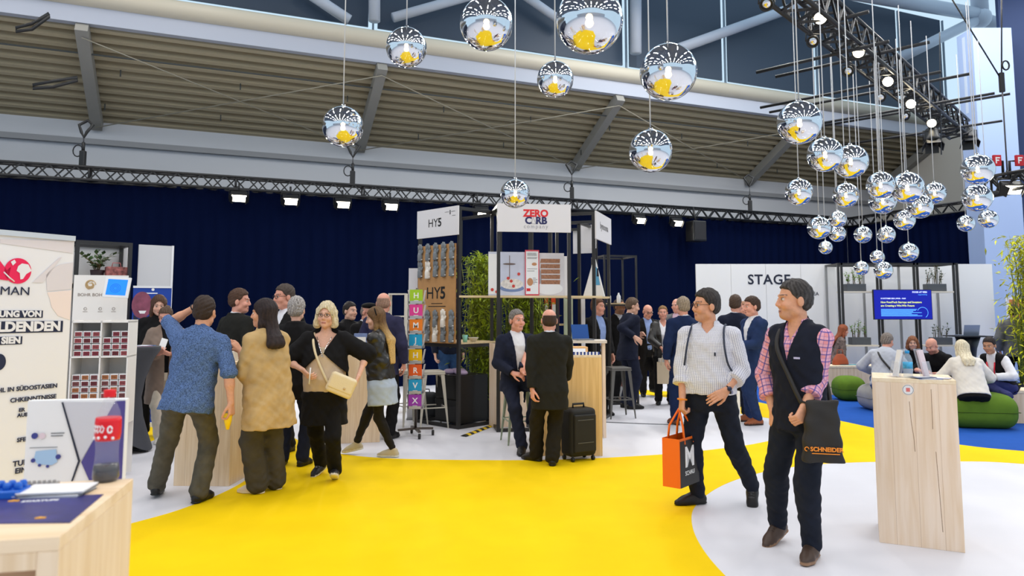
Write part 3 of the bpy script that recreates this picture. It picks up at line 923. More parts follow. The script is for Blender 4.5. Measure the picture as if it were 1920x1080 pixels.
# ---------------------------------------------------------------- the hall: floor, walls, roof
wht = mat('painted_white', (226, 228, 232), .7)
struct(MB().bx(-26, 26, -20, 30, -.12, 0).build('floor', mat('floor_white', (222, 222, 230), .5, var=.03, vscale=1.2, spec=.3)))
def floor_patch(name, px, m, z0=0.0, z1=.002):
    pts = [G(*p) for p in px]
    return struct(MB().prism([(p.x, p.y) for p in pts], z0, z1).build(name, m))
def curve(pts, n=8):
    """smooth open curve through pixel points (Catmull-Rom)"""
    P_ = [pts[0]] + list(pts) + [pts[-1]]; out = []
    for i in range(1, len(P_) - 2):
        for j in range(n):
            t = j / n; q = []
            for d in (0, 1):
                a, b, c, e = P_[i - 1][d], P_[i][d], P_[i + 1][d], P_[i + 2][d]
                q.append(.5 * (2 * b + (c - a) * t + (2 * a - 5 * b + 4 * c - e) * t * t + (3 * b - a - 3 * c + e) * t ** 3))
            out.append(tuple(q))
    return out + [pts[-1]]
yel = mat('carpet_yellow', (248, 208, 0), .8, var=.03, vscale=3, bump=.1, bscale=500, spec=.15)
blu = mat('carpet_blue', (30, 84, 172), .85, var=.05, vscale=5, bump=.1, bscale=500, spec=.15)
white_edge = curve([(60, 1030), (245, 982), (345, 953), (440, 913), (500, 868), (527, 815), (584, 838), (644, 852), (740, 860), (900, 863), (1050, 862), (1200, 855), (1300, 847), (1385, 837), (1427, 830), (1500, 814), (1530, 803)])
blue_edge = curve([(1570, 788), (1640, 803), (1720, 821), (1800, 834), (1920, 846), (2300, 872)])
circ = curve([(2300, 905), (1920, 870), (1780, 865), (1640, 866), (1530, 871), (1447, 882), (1385, 898), (1340, 918), (1310, 942), (1297, 965), (1302, 1000), (1325, 1040), (1360, 1080), (1420, 1140), (1600, 1260)])
floor_patch('floor_yellow', white_edge + blue_edge + circ + [(1700, 1700), (400, 1900), (-300, 1500)], yel)
floor_patch('floor_yellow_far', curve([(1130, 728), (1250, 734), (1385, 748), (1470, 765), (1570, 788)]) + curve([(1560, 803), (1500, 797), (1440, 784), (1385, 775), (1250, 745), (1130, 735)]), yel, 0, .0032)
floor_patch('floor_yellow_left', curve([(120, 778), (200, 768), (300, 766), (345, 776)]) + curve([(345, 790), (300, 820), (262, 830), (190, 815), (120, 800)]), yel)
floor_patch('floor_blue', blue_edge + [(2400, 800), (2000, 700), (1600, 690), (1380, 700), (1330, 738)] + curve([(1385, 748), (1470, 765), (1560, 785)]), blu)

TW, TR, TT = 17.94, 15.44, 15.3            # back wall, upper edge of the low roof, back truss (distance along HV)
S0 = -20.0
SW = s_of(1652, TW)                        # corner of back wall and gable wall
ZW = onplane(960, 0, HV * TW, HV) and 5.78
def hbox(mb, s0, s1, t0, t1, z0, z1, mi=0):
    vs = [hall(s, t, z) for z in (z0, z1) for t in (t0, t1) for s in (s0, s1)]
    return mb.add(vs, [(0, 2, 3, 1), (4, 5, 7, 6), (0, 1, 5, 4), (1, 3, 7, 5), (3, 2, 6, 7), (2, 0, 4, 6)], mi)
grw = mat('wall_grey_white', (205, 208, 214), .8)
struct(hbox(MB(), S0, SW, TW, TW + .2, 0, ZW + .1).build('wall_back', grw))
m = MB(); hbox(m, S0, SW, TW - .12, TW, ZW - .52, ZW - .40); struct(m.build('trim_1', mat('trim_grey', (150, 152, 156), .6)))
struct(hbox(MB(), SW, SW + .2, 8.5, TW + .2, 0, 7.3).build('wall_right', mat('gable_beige', (196, 190, 180), .8)))
# low roof of trapezoidal sheet, its ribs running along the hall
RZ0, RZ1 = ZW, 7.12
nrm = (HV * -(RZ1 - RZ0) + Vector((0, 0, -(TW - TR)))).normalized()      # faces down into the hall
m = MB(); NB = 12; prof_ = []
for i in range(NB):
    for (f, h) in ((0, 0), (.34, 0), (.54, .19), (.95, .19)):
        prof_.append(((i + f) / NB, h))
prof_.append((1, 0))
def rpt(s, f, h): return hall(s, TW + (TR - TW) * f, RZ0 + (RZ1 - RZ0) * f) + nrm * (-h)
vs = []
for (f, h) in prof_: vs += [rpt(S0, f, h), rpt(SW, f, h)]
m.add(vs, [(2 * i, 2 * i + 1, 2 * i + 3, 2 * i + 2) for i in range(len(prof_) - 1)])
struct(m.build('ceiling_low_roof', mat('roof_sheet', (172, 160, 134), .5, spec=.3)))
rib = mat('rib_grey', (150, 148, 142), .6)
RIBS = [s_of(165, TW), s_of(668, TW), s_of(1078, TW), s_of(1407, TW)]
RIBS += [RIBS[-1] * 2 - RIBS[-2], RIBS[0] * 2 - RIBS[1]]
for i, s in enumerate(RIBS[:4] + [SW - .15]):
    m = MB()
    a, b = rpt(s, 0.0, -.12), rpt(s, 1.0, -.12)
    m.bar(a, b, .22, .24, up=nrm)
    struct(m.build('roof_rib', rib))
# wind bracing rods and a sprinkler line under the sheet
for i, (s0, s1) in enumerate(zip(RIBS[:3], RIBS[1:4])):
    for f0, f1 in ((.05, .95), (.95, .05)):
        m = MB(); m.tube([rpt(s0, f0, -.28), rpt(s1, f1, -.28)], .012, 6)
        struct(m.build('roof_brace_rod', mat('rod_grey', (150, 145, 130), .5)))
m = MB(); m.tube([rpt(S0, .78, -.2), rpt(SW, .78, -.2)], .018, 6); struct(m.build('roof_cable', mat('cable_dark', (70, 74, 74), .6)))
m = MB()
for f in (.25, .62):
    for j in range(14):
        p = rpt(S0 + 6 + j * 2.3 + f, f, -.08); m.tube([p, p - Vector((0, 0, .14))], .014, 6)
struct(m.build('roof_sprinkler_heads', mat('cable_dark', (70, 74, 74))))
# edge beam, round gutter pipe, dark clerestory with daylight gaps
m = MB(); hbox(m, S0, SW + .4, TR - .06, TR + .12, 7.08, 7.42); struct(m.build('beam_edge', mat('edge_beam', (176, 182, 196), .5)))
m = MB(); m.tube([hall(S0, TR - .02, 7.60), hall(SW + 1.5, TR - .02, 7.60)], .20, 14); struct(m.build('beam_pipe', mat('pipe_cream', (196, 188, 170), .45)))
TC = TR + .55
slate = mat('blind_slate', (52, 66, 84), .5)
cuts = [s_of(p, TC) for p in (690, 1181, 1372, 1549, 1710, 1796)]
cuts = [cuts[0] - 2 * (cuts[1] - cuts[0]) / 2 * 2, cuts[0] - (cuts[1] - cuts[0]) / 2 * 2] + cuts
z_lo = 8.10
for i in range(len(cuts) - 1):
    m = MB(); hbox(m, cuts[i] + .11, cuts[i + 1] - .11, TC, TC + .05, z_lo, 11.3)
    struct(m.build('window_%d' % (i + 1), slate))
m = MB(); hbox(m, S0, SW + 4, TC, TC + .1, 7.2, z_lo - .20); struct(m.build('wall_upper', grw))
for i, c in enumerate(cuts):
    m = MB(); hbox(m, c - .018, c + .018, TC - .03, TC + .03, z_lo - .1, 11.3); struct(m.build('window_mullion', mat('mullion_grey', (120, 135, 150), .5)))
tub = mat('tube_grey_white', (182, 190, 204), .45)
def rt(p, q, r, t=TR + .15, t2=None):
    a = onplane(p[0], p[1], HV * t, HV); b = onplane(q[0], q[1], HV * (t2 or t), HV)
    m = MB(); m.tube([a, b], r, 12); return struct(m.build('roof_tube', tub))
rt((702, 40), (702, -120), .13); rt((1192, 100), (1192, -160), .15)
rt((737, 33), (960, -30), .11); rt((1060, 45), (960, -25), .11); rt((655, 38), (560, -25), .12)
rt((1270, 92), (1560, -12), .14); rt((1560, -20), (1838, 28), .22, TR - .1); rt((1648, 128), (1838, 34), .17, TR - .1); rt((1838, 36), (2000, 80), .22, TR - .1)
p = onplane(1838, 34, HV * (TR - .12), HV)
m = MB(); m.ball(p, .34, 16); m.tube([p + Vector((0, 0, .1)), p + Vector((0, 0, 2))], .26, 12); struct(m.build('roof_node', tub))
# gable: white pillar and pale panel beside it
PY_ = 16.6
a = at(1843, 400, PY_); b = at(1918, 400, PY_)
struct(MB().bx(a.x, b.x, PY_, PY_ + .6, 0, zat(52, PY_)).build('pillar_right', mat('pillar_white', (164, 184, 222), .7)))
a2 = at(1800, 100, PY_ + .5)
struct(MB().bx(a2.x, a.x + .05, PY_ + .3, PY_ + .4, zat(205, PY_), zat(60, PY_)).build('wall_right_panel', mat('panel_pale', (196, 208, 226), .7)))
struct(MB().bx(b.x, b.x + 6, PY_ + .4, PY_ + .5, 0, 11).build('wall_far_right', mat('far_blue', (36, 52, 88), .8)))
# overhead ceiling of the main hall (seen in the mirror balls)
struct(MB().bx(-24, 24, -19, 12.5, 11.2, 11.4).build('ceiling', mat('ceiling_dark', (84, 94, 110), .8)))
struct(MB().bx(-26, 26, -20.2, -20, 0, 4.5).build('wall_front', grw))

# ---------------------------------------------------------------- navy curtain
navyc = mat('curtain_navy', (3, 12, 42), .9, spec=.05)
SCN = s_of(1600, TT)
def curtain(p0, p1, zt, period=.26, amp=.02):
    L = (p1 - p0).length; n = int(L / period * 6); u = (p1 - p0).normalized(); nn = Vector((-u.y, u.x, 0))
    r = random.Random(3); ph = 0; off = []
    for i in range(n + 1):
        ph += 2 * PI / 6 * r.uniform(.7, 1.3); off.append(amp * math.sin(ph) + .02 * math.sin(i * .05))
    vs = []; zs = (0.0, zt * .5, zt)
    for z, sc in zip(zs, (1.2, 1.0, .75)):
        for i in range(n + 1): vs.append(p0 + u * (L * i / n) + nn * off[i] * sc + Vector((0, 0, z)))
    fs = [(k * (n + 1) + i, k * (n + 1) + i + 1, (k + 1) * (n + 1) + i + 1, (k + 1) * (n + 1) + i) for k in range(2) for i in range(n)]
    m = MB(); m.add(vs, fs, 0, True); return m
ZT = 4.07
o = T(curtain(hall(S0, TT + .12), hall(SCN, TT + .12), ZT).build('stage_curtain', navyc), 'long navy blue curtain hanging from the back truss to the floor', 'curtain')
side_end = hall(SCN, TT + .12) - HV * 4.3
T(curtain(hall(SCN, TT + .12), side_end, ZT).build('stage_curtain', navyc), 'short navy curtain turning the corner behind the white stage wall', 'curtain')

# ---------------------------------------------------------------- trusses
blk = mat('black_metal', (24, 24, 26), .45, spec=.5)
def truss(label, a, b, w_=.26, h_=.24, r=.025, step=.42, group=None, m=blk):
    a = Vector(a); b = Vector(b); d = (b - a); L = d.length; u = d / L
    x = u.cross(Vector((0, 0, 1))).normalized() * w_ / 2; y = Vector((0, 0, h_ / 2))
    t = thing('lighting_truss', label, 'truss', a, 0, group)
    cs = [x + y, -x + y, -x - y, x - y]
    for c in cs: MB().tube([c, d + c], r, 8).build('chord', m, t)
    br = MB(); n = int(L / step)
    for k in range(4):
        c0, c1 = cs[k], cs[(k + 1) % 4]
        for i in range(n):
            p, q = u * (L * i / n), u * (L * (i + .5) / n); q2 = u * (L * (i + 1) / n)
            br.bar(c0 + p, c1 + q, r * .95, r * .95); br.bar(c1 + q, c0 + q2, r * .95, r * .95)
    br.build('bracing', m, t)
    for i in range(0, n + 1, 6):
        p = u * (L * i / n); e = MB()
        e.tube([c + p for c in cs], r * .8, 6, closed=True); e.build('end_frame', m, t)
    return t
ZTR = 4.16
truss('long black lattice truss carrying the navy curtain along the back wall', hall(S0, TT, ZTR), hall(SCN, TT, ZTR))
truss('short black lattice truss turning the corner above the side curtain', hall(SCN, TT, ZTR), hall(SCN, TT, ZTR) - HV * 4.2)
tR0 = at(1846, 352, 11.5); tR1 = at(2010, 305, 10.2); tR1.z = tR0.z
truss('black lattice truss piece in front of the white pillar below red signs', tR0, tR1, .3, .26, .028)
mt0 = at(1550, 38, 10.0); mt1 = G(1795, 240, mt0.z)
u_ = (mt1 - mt0).normalized()
MTA, MTB = mt0 - u_ * 3.2, mt1 + u_ * .2
truss('big black spotlight truss running diagonally overhead above the mirror balls', MTA, MTB, .40, .36, .032, .5)

def hoist(px, y0, y1, t_, label):
    """strap round the rib end, chain, motor body hooked to the truss"""
    a = onplane(px, y0, HV * t_, HV)
    b = Vector((a.x, a.y, ZTR + .10))
    t = thing('chain_hoist', label, 'hoist', b, 0, 'chain hoists carrying the back truss')
    H = a.z - b.z
    MB().bx(-.05, .05, -.045, .045, .02, .34).build('motor', blk, t, bevel=.015)
    MB().tube([(0, 0, .34), (0, 0, .5)], .03, 8).build('hook', blk, t)
    MB().tube([(0, 0, .5), (0, 0, H - .12)], .012, 6).build('chain', mat('chain_grey', (80, 80, 84), .4), t)
    m = MB(); m.tube([(0, 0, H - .15), (.05, 0, H - .05), (.13, .05, H + .1), (0, .1, H + .2), (-.13, .05, H + .1), (-.05, 0, H - .05)], .028, 8, closed=True); m.build('strap', blk, t)
    m = MB(); m.tube([(-.10 + .09 * math.cos(i * .52), 0, .34 + .11 * math.sin(i * .52)) for i in range(12)], .012, 6, closed=True); m.build('cable_loop', blk, t)
for (px, y0, wh) in ((158, 243, 'first chain hoist from the left end of the back truss'), (662, 282, 'chain hoist behind the hanging mirror ball left of the booth'), (1072, 316, 'chain hoist on the back truss above the booth signs'), (1405, 340, 'chain hoist on the back truss near the balls above the stage wall')):
    hoist(px, y0, 0, TT, wh)
# black sling loops hanging off the first rib
for (p0, p1, p2, lb) in (((92, 28), (60, 50), (30, 55), 'loose black sling looped off the top of the left roof rib'), ((145, 148), (100, 158), (62, 162), 'loose black sling tied round the middle of the left roof rib')):
    A = [onplane(q[0], q[1], HV * (TR - .35), HV) for q in (p0, p1, p2)]
    dz = Vector((0, 0, .10))
    m = MB(); m.tube([A[0] + dz * .3, A[1] + dz * .6, A[2] + dz * .3, A[2] - dz * .4, A[1] - dz * .5, A[0] - dz * .3], .030, 8, closed=True)
    T(m.build('lifting_sling', blk), lb, 'sling')

# ---------------------------------------------------------------- floodlights on the back truss
glow = emat('lamp_glow', (255, 244, 220), 14)
def flood(px, py, label, Yt=None, t_=TT - .22):
    p = onplane(px, py, HV * t_, HV) if Yt is None else at(px, py, Yt)
    t = thing('floodlight', label, 'floodlight', p, HA if Yt is None else 0, 'lit floodlights along the trusses')
    M_ = Matrix.Rotation(R(38), 4, 'X')
    m = MB(); m.bxm(M_, -.16, .16, .0, .14, -.09, .09); m.build('housing', blk, t, bevel=.012)
    m = MB(); m.bxm(M_, -.135, .135, -.008, .002, -.07, .07); m.build('lens', glow, t)
    for sx in (-1, 1):
        m = MB(); m.bxm(M_ @ Matrix.Translation((sx * .17, 0, 0)) @ Matrix.Rotation(sx * R(-30), 4, 'Z'), -.006, .006, -.10, .02, -.08, .08); m.build('barn_door', blk, t)
    m = MB(); m.tube([(-.18, .07, 0), (-.18, .07, .18), (.18, .07, .18), (.18, .07, 0)], .014, 6); m.tube([(0, .07, .18), (0, .1, .32)], .02, 6); m.build('bracket', blk, t)
    l = bpy.data.lights.new('flood_beam', 'SPOT'); l.energy = 130; l.spot_size = R(120); l.spot_blend = .8; l.shadow_soft_size = .12; l.color = (1, .95, .86)
    lo = bpy.data.objects.new('flood_beam', l); COL.objects.link(lo); lo.parent = t
    lo.location = (0, -.16, -.12); lo.rotation_euler = (R(-52), 0, 0)
    return t
flood(448, 372, 'lit floodlight under the back truss, first from the left')
flood(545, 378, 'lit floodlight under the back truss, second from the left')
flood(643, 384, 'lit floodlight under the back truss, third from the left')
flood(733, 388, 'lit floodlight under the back truss, just left of the booth')
flood(903, 399, 'lit floodlight seen between the two white booth signs')
flood(1200, 414, 'lit floodlight under the back truss, just right of the booth')
flood(1270, 419, 'lit floodlight under the back truss beside the black loudspeaker')
flood(1899, 356, 'lit floodlight under the truss in front of the white pillar', 10.9)
p = onplane(1305, 434, HV * (TT - .3), HV)
t = thing('loudspeaker', 'black loudspeaker hanging under the back truss against the navy curtain', 'loudspeaker', p, HA)
MB().bx(-.2, .2, -.17, .17, -.26, .26).build('cabinet', blk, t, bevel=.02)
MB().bx(-.17, .17, -.185, -.165, -.22, .22).build('grille', mat('grille', (34, 34, 38), .7, bump=.4, bscale=300), t)
MB().tube([(0, 0, .26), (0, .1, .62)], .03, 8).build('bracket', blk, t)

# spotlights on the diagonal truss
chrome = mat('bright_metal', (225, 225, 228), .15, 1.0)
def along(px, dz=0.0):
    """point on the truss line seen at column px, dropped by dz"""
    best = None
    for i in range(400):
        q = MTA + (MTB - MTA) * (i / 399); X = 960 + FPX * q.x / ((q - EYE).dot(_F))
        if best is None or abs(X - px) < best[0]: best = (abs(X - px), q)
    return best[1] + Vector((0, 0, dz))
def spot(px, py, label, r=.09, lit=True, big=False):
    q = along(px); Y = q.y - .25
    p = at(px, py, Y)
    t = thing('spotlight', label, 'spotlight', p, 0, 'spotlights on the diagonal truss')
    d = (EYE + Vector((0, 2.5, -1.2)) - p).normalized() if not big else Vector((-.15, -.35, -.9)).normalized()
    Mr = d.to_track_quat('Z', 'Y').to_matrix().to_4x4()
    m = MB(); m.lathe([(r * .55, -r * 1.9), (r * .8, -r * 1.6), (r, -.2 * r), (r * 1.08, 0), (r * 1.08, r * .35), (r * .92, r * .35), (r * .9, r * .05), (.001, r * .02)], 18, M=Mr); m.build('housing', blk, t)
    m = MB(); m.lathe([(.001, r * .12), (r * .86, r * .10), (r * .88, r * .06)], 18, M=Mr); m.build('lens', emat('spot_glow', (255, 240, 208), 30) if lit else chrome, t)
    m = MB(); h = max(.12, q.z - .2 - p.z)
    m.tube([(-r * 1.2, 0, 0), (-r * 1.2, 0, r * 1.3), (r * 1.2, 0, r * 1.3), (r * 1.2, 0, 0)], .012, 6); m.tube([(0, 0, r * 1.3), (0, .12, r * 1.3 + .15)], .016, 6); m.build('yoke', blk, t)
    if big:
        m = MB()
        for sx in (-1, 1): m.bxm(Mr @ Matrix.Translation((sx * r * 1.0, 0, r * .75)) @ Matrix.Rotation(sx * R(28), 4, 'Y'), -.006, .006, -r * .8, r * .8, -r * .5, r * .5)
        for sx in (-1, 1): m.bxm(Mr @ Matrix.Translation((0, sx * r * 1.0, r * .75)) @ Matrix.Rotation(-sx * R(28), 4, 'X'), -r * .8, r * .8, -.006, .006, -r * .5, r * .5)
        m.build('barn_door', blk, t)
    return t
ordn = ['nearest the camera', 'second along the truss', 'third along the truss', 'fourth along the truss', 'farthest along the truss']
for i, (px, py) in enumerate(((1538, 34), (1610, 98), (1665, 153), (1708, 195), (1747, 231))):
    spot(px, py, 'lit round spotlight on the diagonal truss, ' + ordn[i])
for i, (px, py) in enumerate(((1437, 8), (1524, 78), (1590, 134), (1651, 183), (1697, 218))):
    spot(px, py, 'small silver spotlight hung below the diagonal truss, ' + ordn[i], .075, False)
spot(1748, 264, 'black theatre lamp with barn doors at the truss end, inner of two', .15, False, True)
spot(1817, 260, 'black theatre lamp with barn doors at the truss end, beside the pillar', .15, False, True)
# black bars crossing the truss, the balls hang from them
perp = Vector((u_.y, -u_.x, 0))
for i, (px, l0, l1, dz) in enumerate(((1560, .35, .5, .05), (1585, 1.4, .6, -.25), (1625, 1.5, .9, -.05), (1665, 2.3, .8, -.2), (1700, 2.6, 1.0, .0), (1728, 2.6, 1.2, -.15), (1752, 2.2, 1.3, .05), (1775, 2.4, 1.0, -.22))):
    q = along(px, dz)
    m = MB(); m.tube([q - perp * l0, q + perp * l1], .028, 8)
    T(m.build('rigging_bar', blk), 'black rigging bar crossing the diagonal truss, ' + ('first', 'second', 'third', 'fourth', 'fifth', 'sixth', 'seventh', 'eighth')[i] + ' from its near end', 'rigging bar', 'rigging bars across the diagonal truss')
# cables coiled on the truss end
m = MB(); r_ = random.Random(4); q = along(1785)
for j in range(7):
    c = q + Vector((r_.uniform(-.3, .2), r_.uniform(-.2, .3), r_.uniform(-.25, .15)))
    m.tube([c + Vector((.22 * math.cos(a), .1 * math.sin(a * 2), .16 * math.sin(a))) for a in [i * .52 for i in range(12)]], .016, 6, closed=True)
T(m.build('cable_bundle', blk), 'tangle of black cables at the far end of the diagonal truss', 'cables')
# hanger wires and bridles
def wire(pts, label, name='bridle_wire', r=.012):
    m = MB(); m.tube(pts, r, 6); return T(m.build(name, mat('wire_dark', (60, 64, 70), .5)), label, 'wire', 'rigging wires')
A = at(1878, 150, 11.2)
t = thing('chain_hoist', 'chain hoist with ring hanging in front of the white pillar', 'hoist', A)
MB().tube([(0, 0, 0), (0, 0, tR0.z + .1 - A.z)], .012, 6).build('chain', mat('chain_grey', (80, 80, 84)), t)
MB().tube([(0, 0, 0), (-.85, .2, 1.9)], .012, 6).build('bridle_wire', blk, t); MB().tube([(0, 0, 0), (.25, .2, 1.9)], .012, 6).build('bridle_wire', blk, t)
MB().bx(-.035, .035, -.03, .03, -.20, .12).build('motor', blk, t, bevel=.01)
m = MB(); m.tube([(.08 + .055 * math.cos(i * .52), 0, .24 + .075 * math.sin(i * .52)) for i in range(12)], .014, 6, closed=True); m.build('ring', blk, t)
wire([at(1762, 60, 14), at(1762, 80, 14), at(1765, 290, 14)], 'thin dark wire hanging right of the diagonal truss')
# red emergency signs on a short bar over the right truss
red = mat('sign_red', (196, 30, 44), .5); wl = mat('sign_white', (244, 244, 246), .5)
for (px, ch, lb) in ((1869, '\u2190', 'small red emergency sign at the inner end of the pillar truss'), (1911, 'F', 'small red emergency sign at the outer end of the pillar truss')):
    p = at(px, 301, 11.0)
    t = thing('emergency_sign', lb, 'sign', p)
    MB().bx(-.06, .06, -.02, .02, -.085, .085).build('board', red, t, bevel=.004)
    m = MB(); m.bx(-.032, -.016, -.026, -.02, -.05, .05); m.bx(-.016, .034, -.026, -.02, .03, .048); m.bx(-.016, .02, -.026, -.02, -.01, .01); m.build('symbol', wl, t)
    MB().tube([(0, .02, 0), ((.12 if px < 1890 else -.12), .05, .0), ((.12 if px < 1890 else -.12), .05, -.28)], .02, 8).build('bracket', blk, t)

# ---------------------------------------------------------------- mirror-ball pendants
def mirror():
    m, nt, b, N, L = _new('mirror_glass')
    b.inputs['Base Color'].default_value = (.86, .87, .90, 1); b.inputs['Metallic'].default_value = 1.0; b.inputs['Roughness'].default_value = .035
    tr = N.new('ShaderNodeBsdfTransparent'); mx = N.new('ShaderNodeMixShader'); mx.inputs[0].default_value = .15
    L.new(b.outputs[0], mx.inputs[1]); L.new(tr.outputs[0], mx.inputs[2])
    L.new(mx.outputs[0], N['Material Output'].inputs[0])
    return m
MIR = mirror(); bulbm = emat('bulb_warm', (255, 226, 160), 22)
capm = mat('ball_cap', (200, 202, 206), .2, 1.0); cordm = mat('cord_white', (210, 212, 216), .5)
BALLS = [(912, 45, 103, .40), (1105, 38, 130, .42), (762, 89, 78, .36), (643, 237, 78, .36), (1041, 149, 70, .34), (1253, 135, 109, .42), (1220, 283, 82, .38), (966, 363, 56, .34),
         (1499, 230, 83, .42), (1547, 290, 66, .38), (1595, 303, 64, .40), (1498, 360, 51, .34), (1586, 366, 47, .32), (1651, 347, 51, .34), (1655, 377, 50, .40), (1701, 352, 60, .42),
         (1725, 387, 46, .34), (1752, 362, 41, .32), (1696, 413, 38, .30), (1833, 318, 58, .38), (1832, 371, 52, .36), (1811, 419, 31, .26), (1853, 411, 34, .27), (1536, 427, 43, .32),
         (1571, 411, 32, .26), (1570, 438, 31, .26), (1548, 464, 25, .22), (1618, 440, 32, .27), (1662, 440, 32, .27), (1645, 482, 26, .24), (1704, 473, 35, .30), (1615, 503, 27, .24), (1656, 507, 34, .28)]
BLAB = ['big mirror ball cut by the top edge, left of the biggest one', 'biggest mirror ball hanging at the top edge of the picture', 'mirror ball hanging between the lowest left ball and the big top ones', 'mirror ball hanging farthest left of all, level with the roof rib',
        'mirror ball hanging alone below the two biggest balls', 'large mirror ball hanging directly above another one right of the booth', 'mirror ball hanging directly below the large one right of the booth', 'small mirror ball hanging in front of the white booth sign',
        'large mirror ball at the upper left of the right-hand cluster', 'mirror ball touching the large one in the cluster, just below it', 'mirror ball second row of the cluster, overlapped by its left neighbour', 'mirror ball hanging alone at the left edge of the cluster', 'mirror ball against the white back wall below the overlapped pair',
        'mirror ball just above a twin, left of the biggest of the lower cluster', 'mirror ball just below its twin in the lower cluster', 'biggest mirror ball in the middle of the lower cluster', 'mirror ball half hidden under the biggest of the lower cluster', 'mirror ball at the right edge of the lower cluster', 'mirror ball below the biggest of the lower cluster, over the truss',
        'upper mirror ball of the pair before the white pillar', 'lower mirror ball of the pair before the white pillar', 'small mirror ball below the pillar pair, on the left', 'small mirror ball below the pillar pair, on the right', 'mirror ball over the navy curtain, bottom left of the cluster', 'small mirror ball behind the shoulder of the bottom left ball',
        'small mirror ball tucked under the bottom left group', 'tiniest mirror ball, lowest on the left over the navy curtain', 'small mirror ball over the curtain between the two lower groups', 'small mirror ball over the curtain right of the middle gap', 'small mirror ball hanging just above the two lowest ones', 'mirror ball hanging low before the curtain above the right planter', 'mirror ball lowest of all, in front of the left planter', 'mirror ball lowest of all, in front of the shelf frame beam']
assert len(BALLS) == len(BLAB)
for (px, py, dp, dia), lb in zip(BALLS, BLAB):
    Y = FPX * dia / dp
    p = at(px, py, Y); r = dia / 2
    Y2 = r
    t = thing('mirror_ball_pendant', lb, 'pendant lamp', p, 0, 'mirror ball pendants')
    m = MB(); m.ball((0, 0, 0), r, 40); m.build('globe', MIR, t)
    MB().lathe([(.001, r * 1.10), (r * .10, r * 1.09), (r * .13, r * 1.0), (r * .16, r * .97)], 14).build('cap', capm, t)
    MB().ball((0, 0, -r * .1), r * .12, 12).build('bulb', bulbm, t)
    top = 6.4 if px < 1460 else (5.75 if Y < 13 else 5.4)
    MB().tube([(0, 0, r * 1.05), (0, 0, max(top, p.z + 1.2) - p.z)], .006, 6).build('cord', cordm, t)
# ---------------------------------------------------------------- materials for the furniture
spruce = wood('spruce', (242, 221, 200), .90, 9, 'z', .145)
spruce2 = wood('spruce_plain', (241, 217, 186), .88, 10, 'z', .16)
spruce_top = wood('spruce_top', (244, 226, 198), .90, 9, 'y', 0, False)
spruce_y = wood('spruce_honey', (238, 202, 142), .86, 9, 'z', .15)
spruce_d = wood('spruce_shelf', (228, 206, 166), .85, 9, 'x', 0, False)
white = mat('white_board', (236, 236, 238), .55)
frame_m = mat('frame_black', (36, 34, 34), .4, spec=.5)
grey = mat('grey_plastic', (120, 122, 126), .6)
char = mat('charcoal', (40, 42, 46), .6)
ink = mat('ink_dark', (34, 40, 60), .6)
black_ink = mat('ink_black', (28, 28, 30), .6)
paper = mat('paper_white', (240, 240, 242), .6)

def pedestal(label, c0, c1, h, depth, m=spruce, top=spruce_top, open_front=False):
    """wooden box on the floor; c0, c1 = floor points of its front edge, left to right"""
    c0 = Vector((c0.x, c0.y, 0)); c1 = Vector((c1.x, c1.y, 0)); wd = (c1 - c0).length; ang = math.atan2(c1.y - c0.y, c1.x - c0.x)
    t = thing('wooden_pedestal', label, 'pedestal', (c0 + c1) / 2, ang)
    w2 = wd / 2; th = .028
    if not open_front: MB().bx(-w2, w2, 0, th, 0, h - th).build('front_panel', m, t, bevel=.002)
    else:
        b = MB(); b.bx(-w2 + .04, w2 - .04, .0, th, h - th - .035, h - th); b.build('front_rail', m, t, bevel=.002)
        b = MB(); b.bx(-w2 + .04, w2 - .04, .035, .05, .0, h - th - .036); b.build('front_panel', wood('osb_knotty', (226, 186, 150), .6, 5, 'x', 0, True), t)
    for sx in (-1, 1):
        MB().bx(min(sx * w2, sx * (w2 - (.04 if open_front else th))), max(sx * w2, sx * (w2 - (.04 if open_front else th))), 0 if open_front else th, depth - th, 0, h - th).build('side_panel', m, t, bevel=.002)
    MB().bx(-w2, w2, depth - th, depth, 0, h - th).build('back_panel', m, t, bevel=.002)
    MB().bx(-w2, w2, 0, depth, h - th, h).build('top', top, t, bevel=.002)
    return t, ang
def frame_cube(label, p, q, depth, h, group='black tube frames of the booth', r=.045, m=frame_m, mids=()):
    """open frame of square black tube standing on the floor; p -> q is the front edge"""
    p = Vector((p[0], p[1], 0)); q = Vector((q[0], q[1], 0)); wd = (q - p).length; ang = math.atan2(q.y - p.y, q.x - p.x)
    t = thing('tube_frame', label, 'frame', p, ang, group)
    for x in (0, wd):
        for y in (0, depth):
            MB().bx(x - r / 2, x + r / 2, y - r / 2, y + r / 2, 0, h).build('post', m, t)
    for z in (r / 2, h - r / 2) + tuple(mids):
        for y in (0, depth): MB().bx(r / 2, wd - r / 2, y - r / 2, y + r / 2, z - r / 2, z + r / 2).build('rail', m, t)
        for x in (0, wd): MB().bx(x - r / 2, x + r / 2, r / 2, depth - r / 2, z - r / 2, z + r / 2).build('rail', m, t)
    return t, ang, wd
def sheet(name, m, parent, x0, x1, z0, z1, y=-.003, th=.003):
    return MB().bx(x0, x1, y, y + th, z0, z1).build(name, m, parent)
def ellipse(mb, cx, cz, rx_, rz_, y, mi=0, n=24, th=.0015):
    M_ = Matrix.Translation((0, y, 0)) @ Matrix.Rotation(PI / 2, 4, 'X')
    return mb.prism([(cx + rx_ * math.cos(2 * PI * i / n), cz + rz_ * math.sin(2 * PI * i / n)) for i in range(n)], 0, th, mi, M_)
def flatpoly(mb, pts, y, mi=0, th=.0015):
    M_ = Matrix.Translation((0, y, 0)) @ Matrix.Rotation(PI / 2, 4, 'X')
    return mb.prism(pts, 0, th, mi, M_)

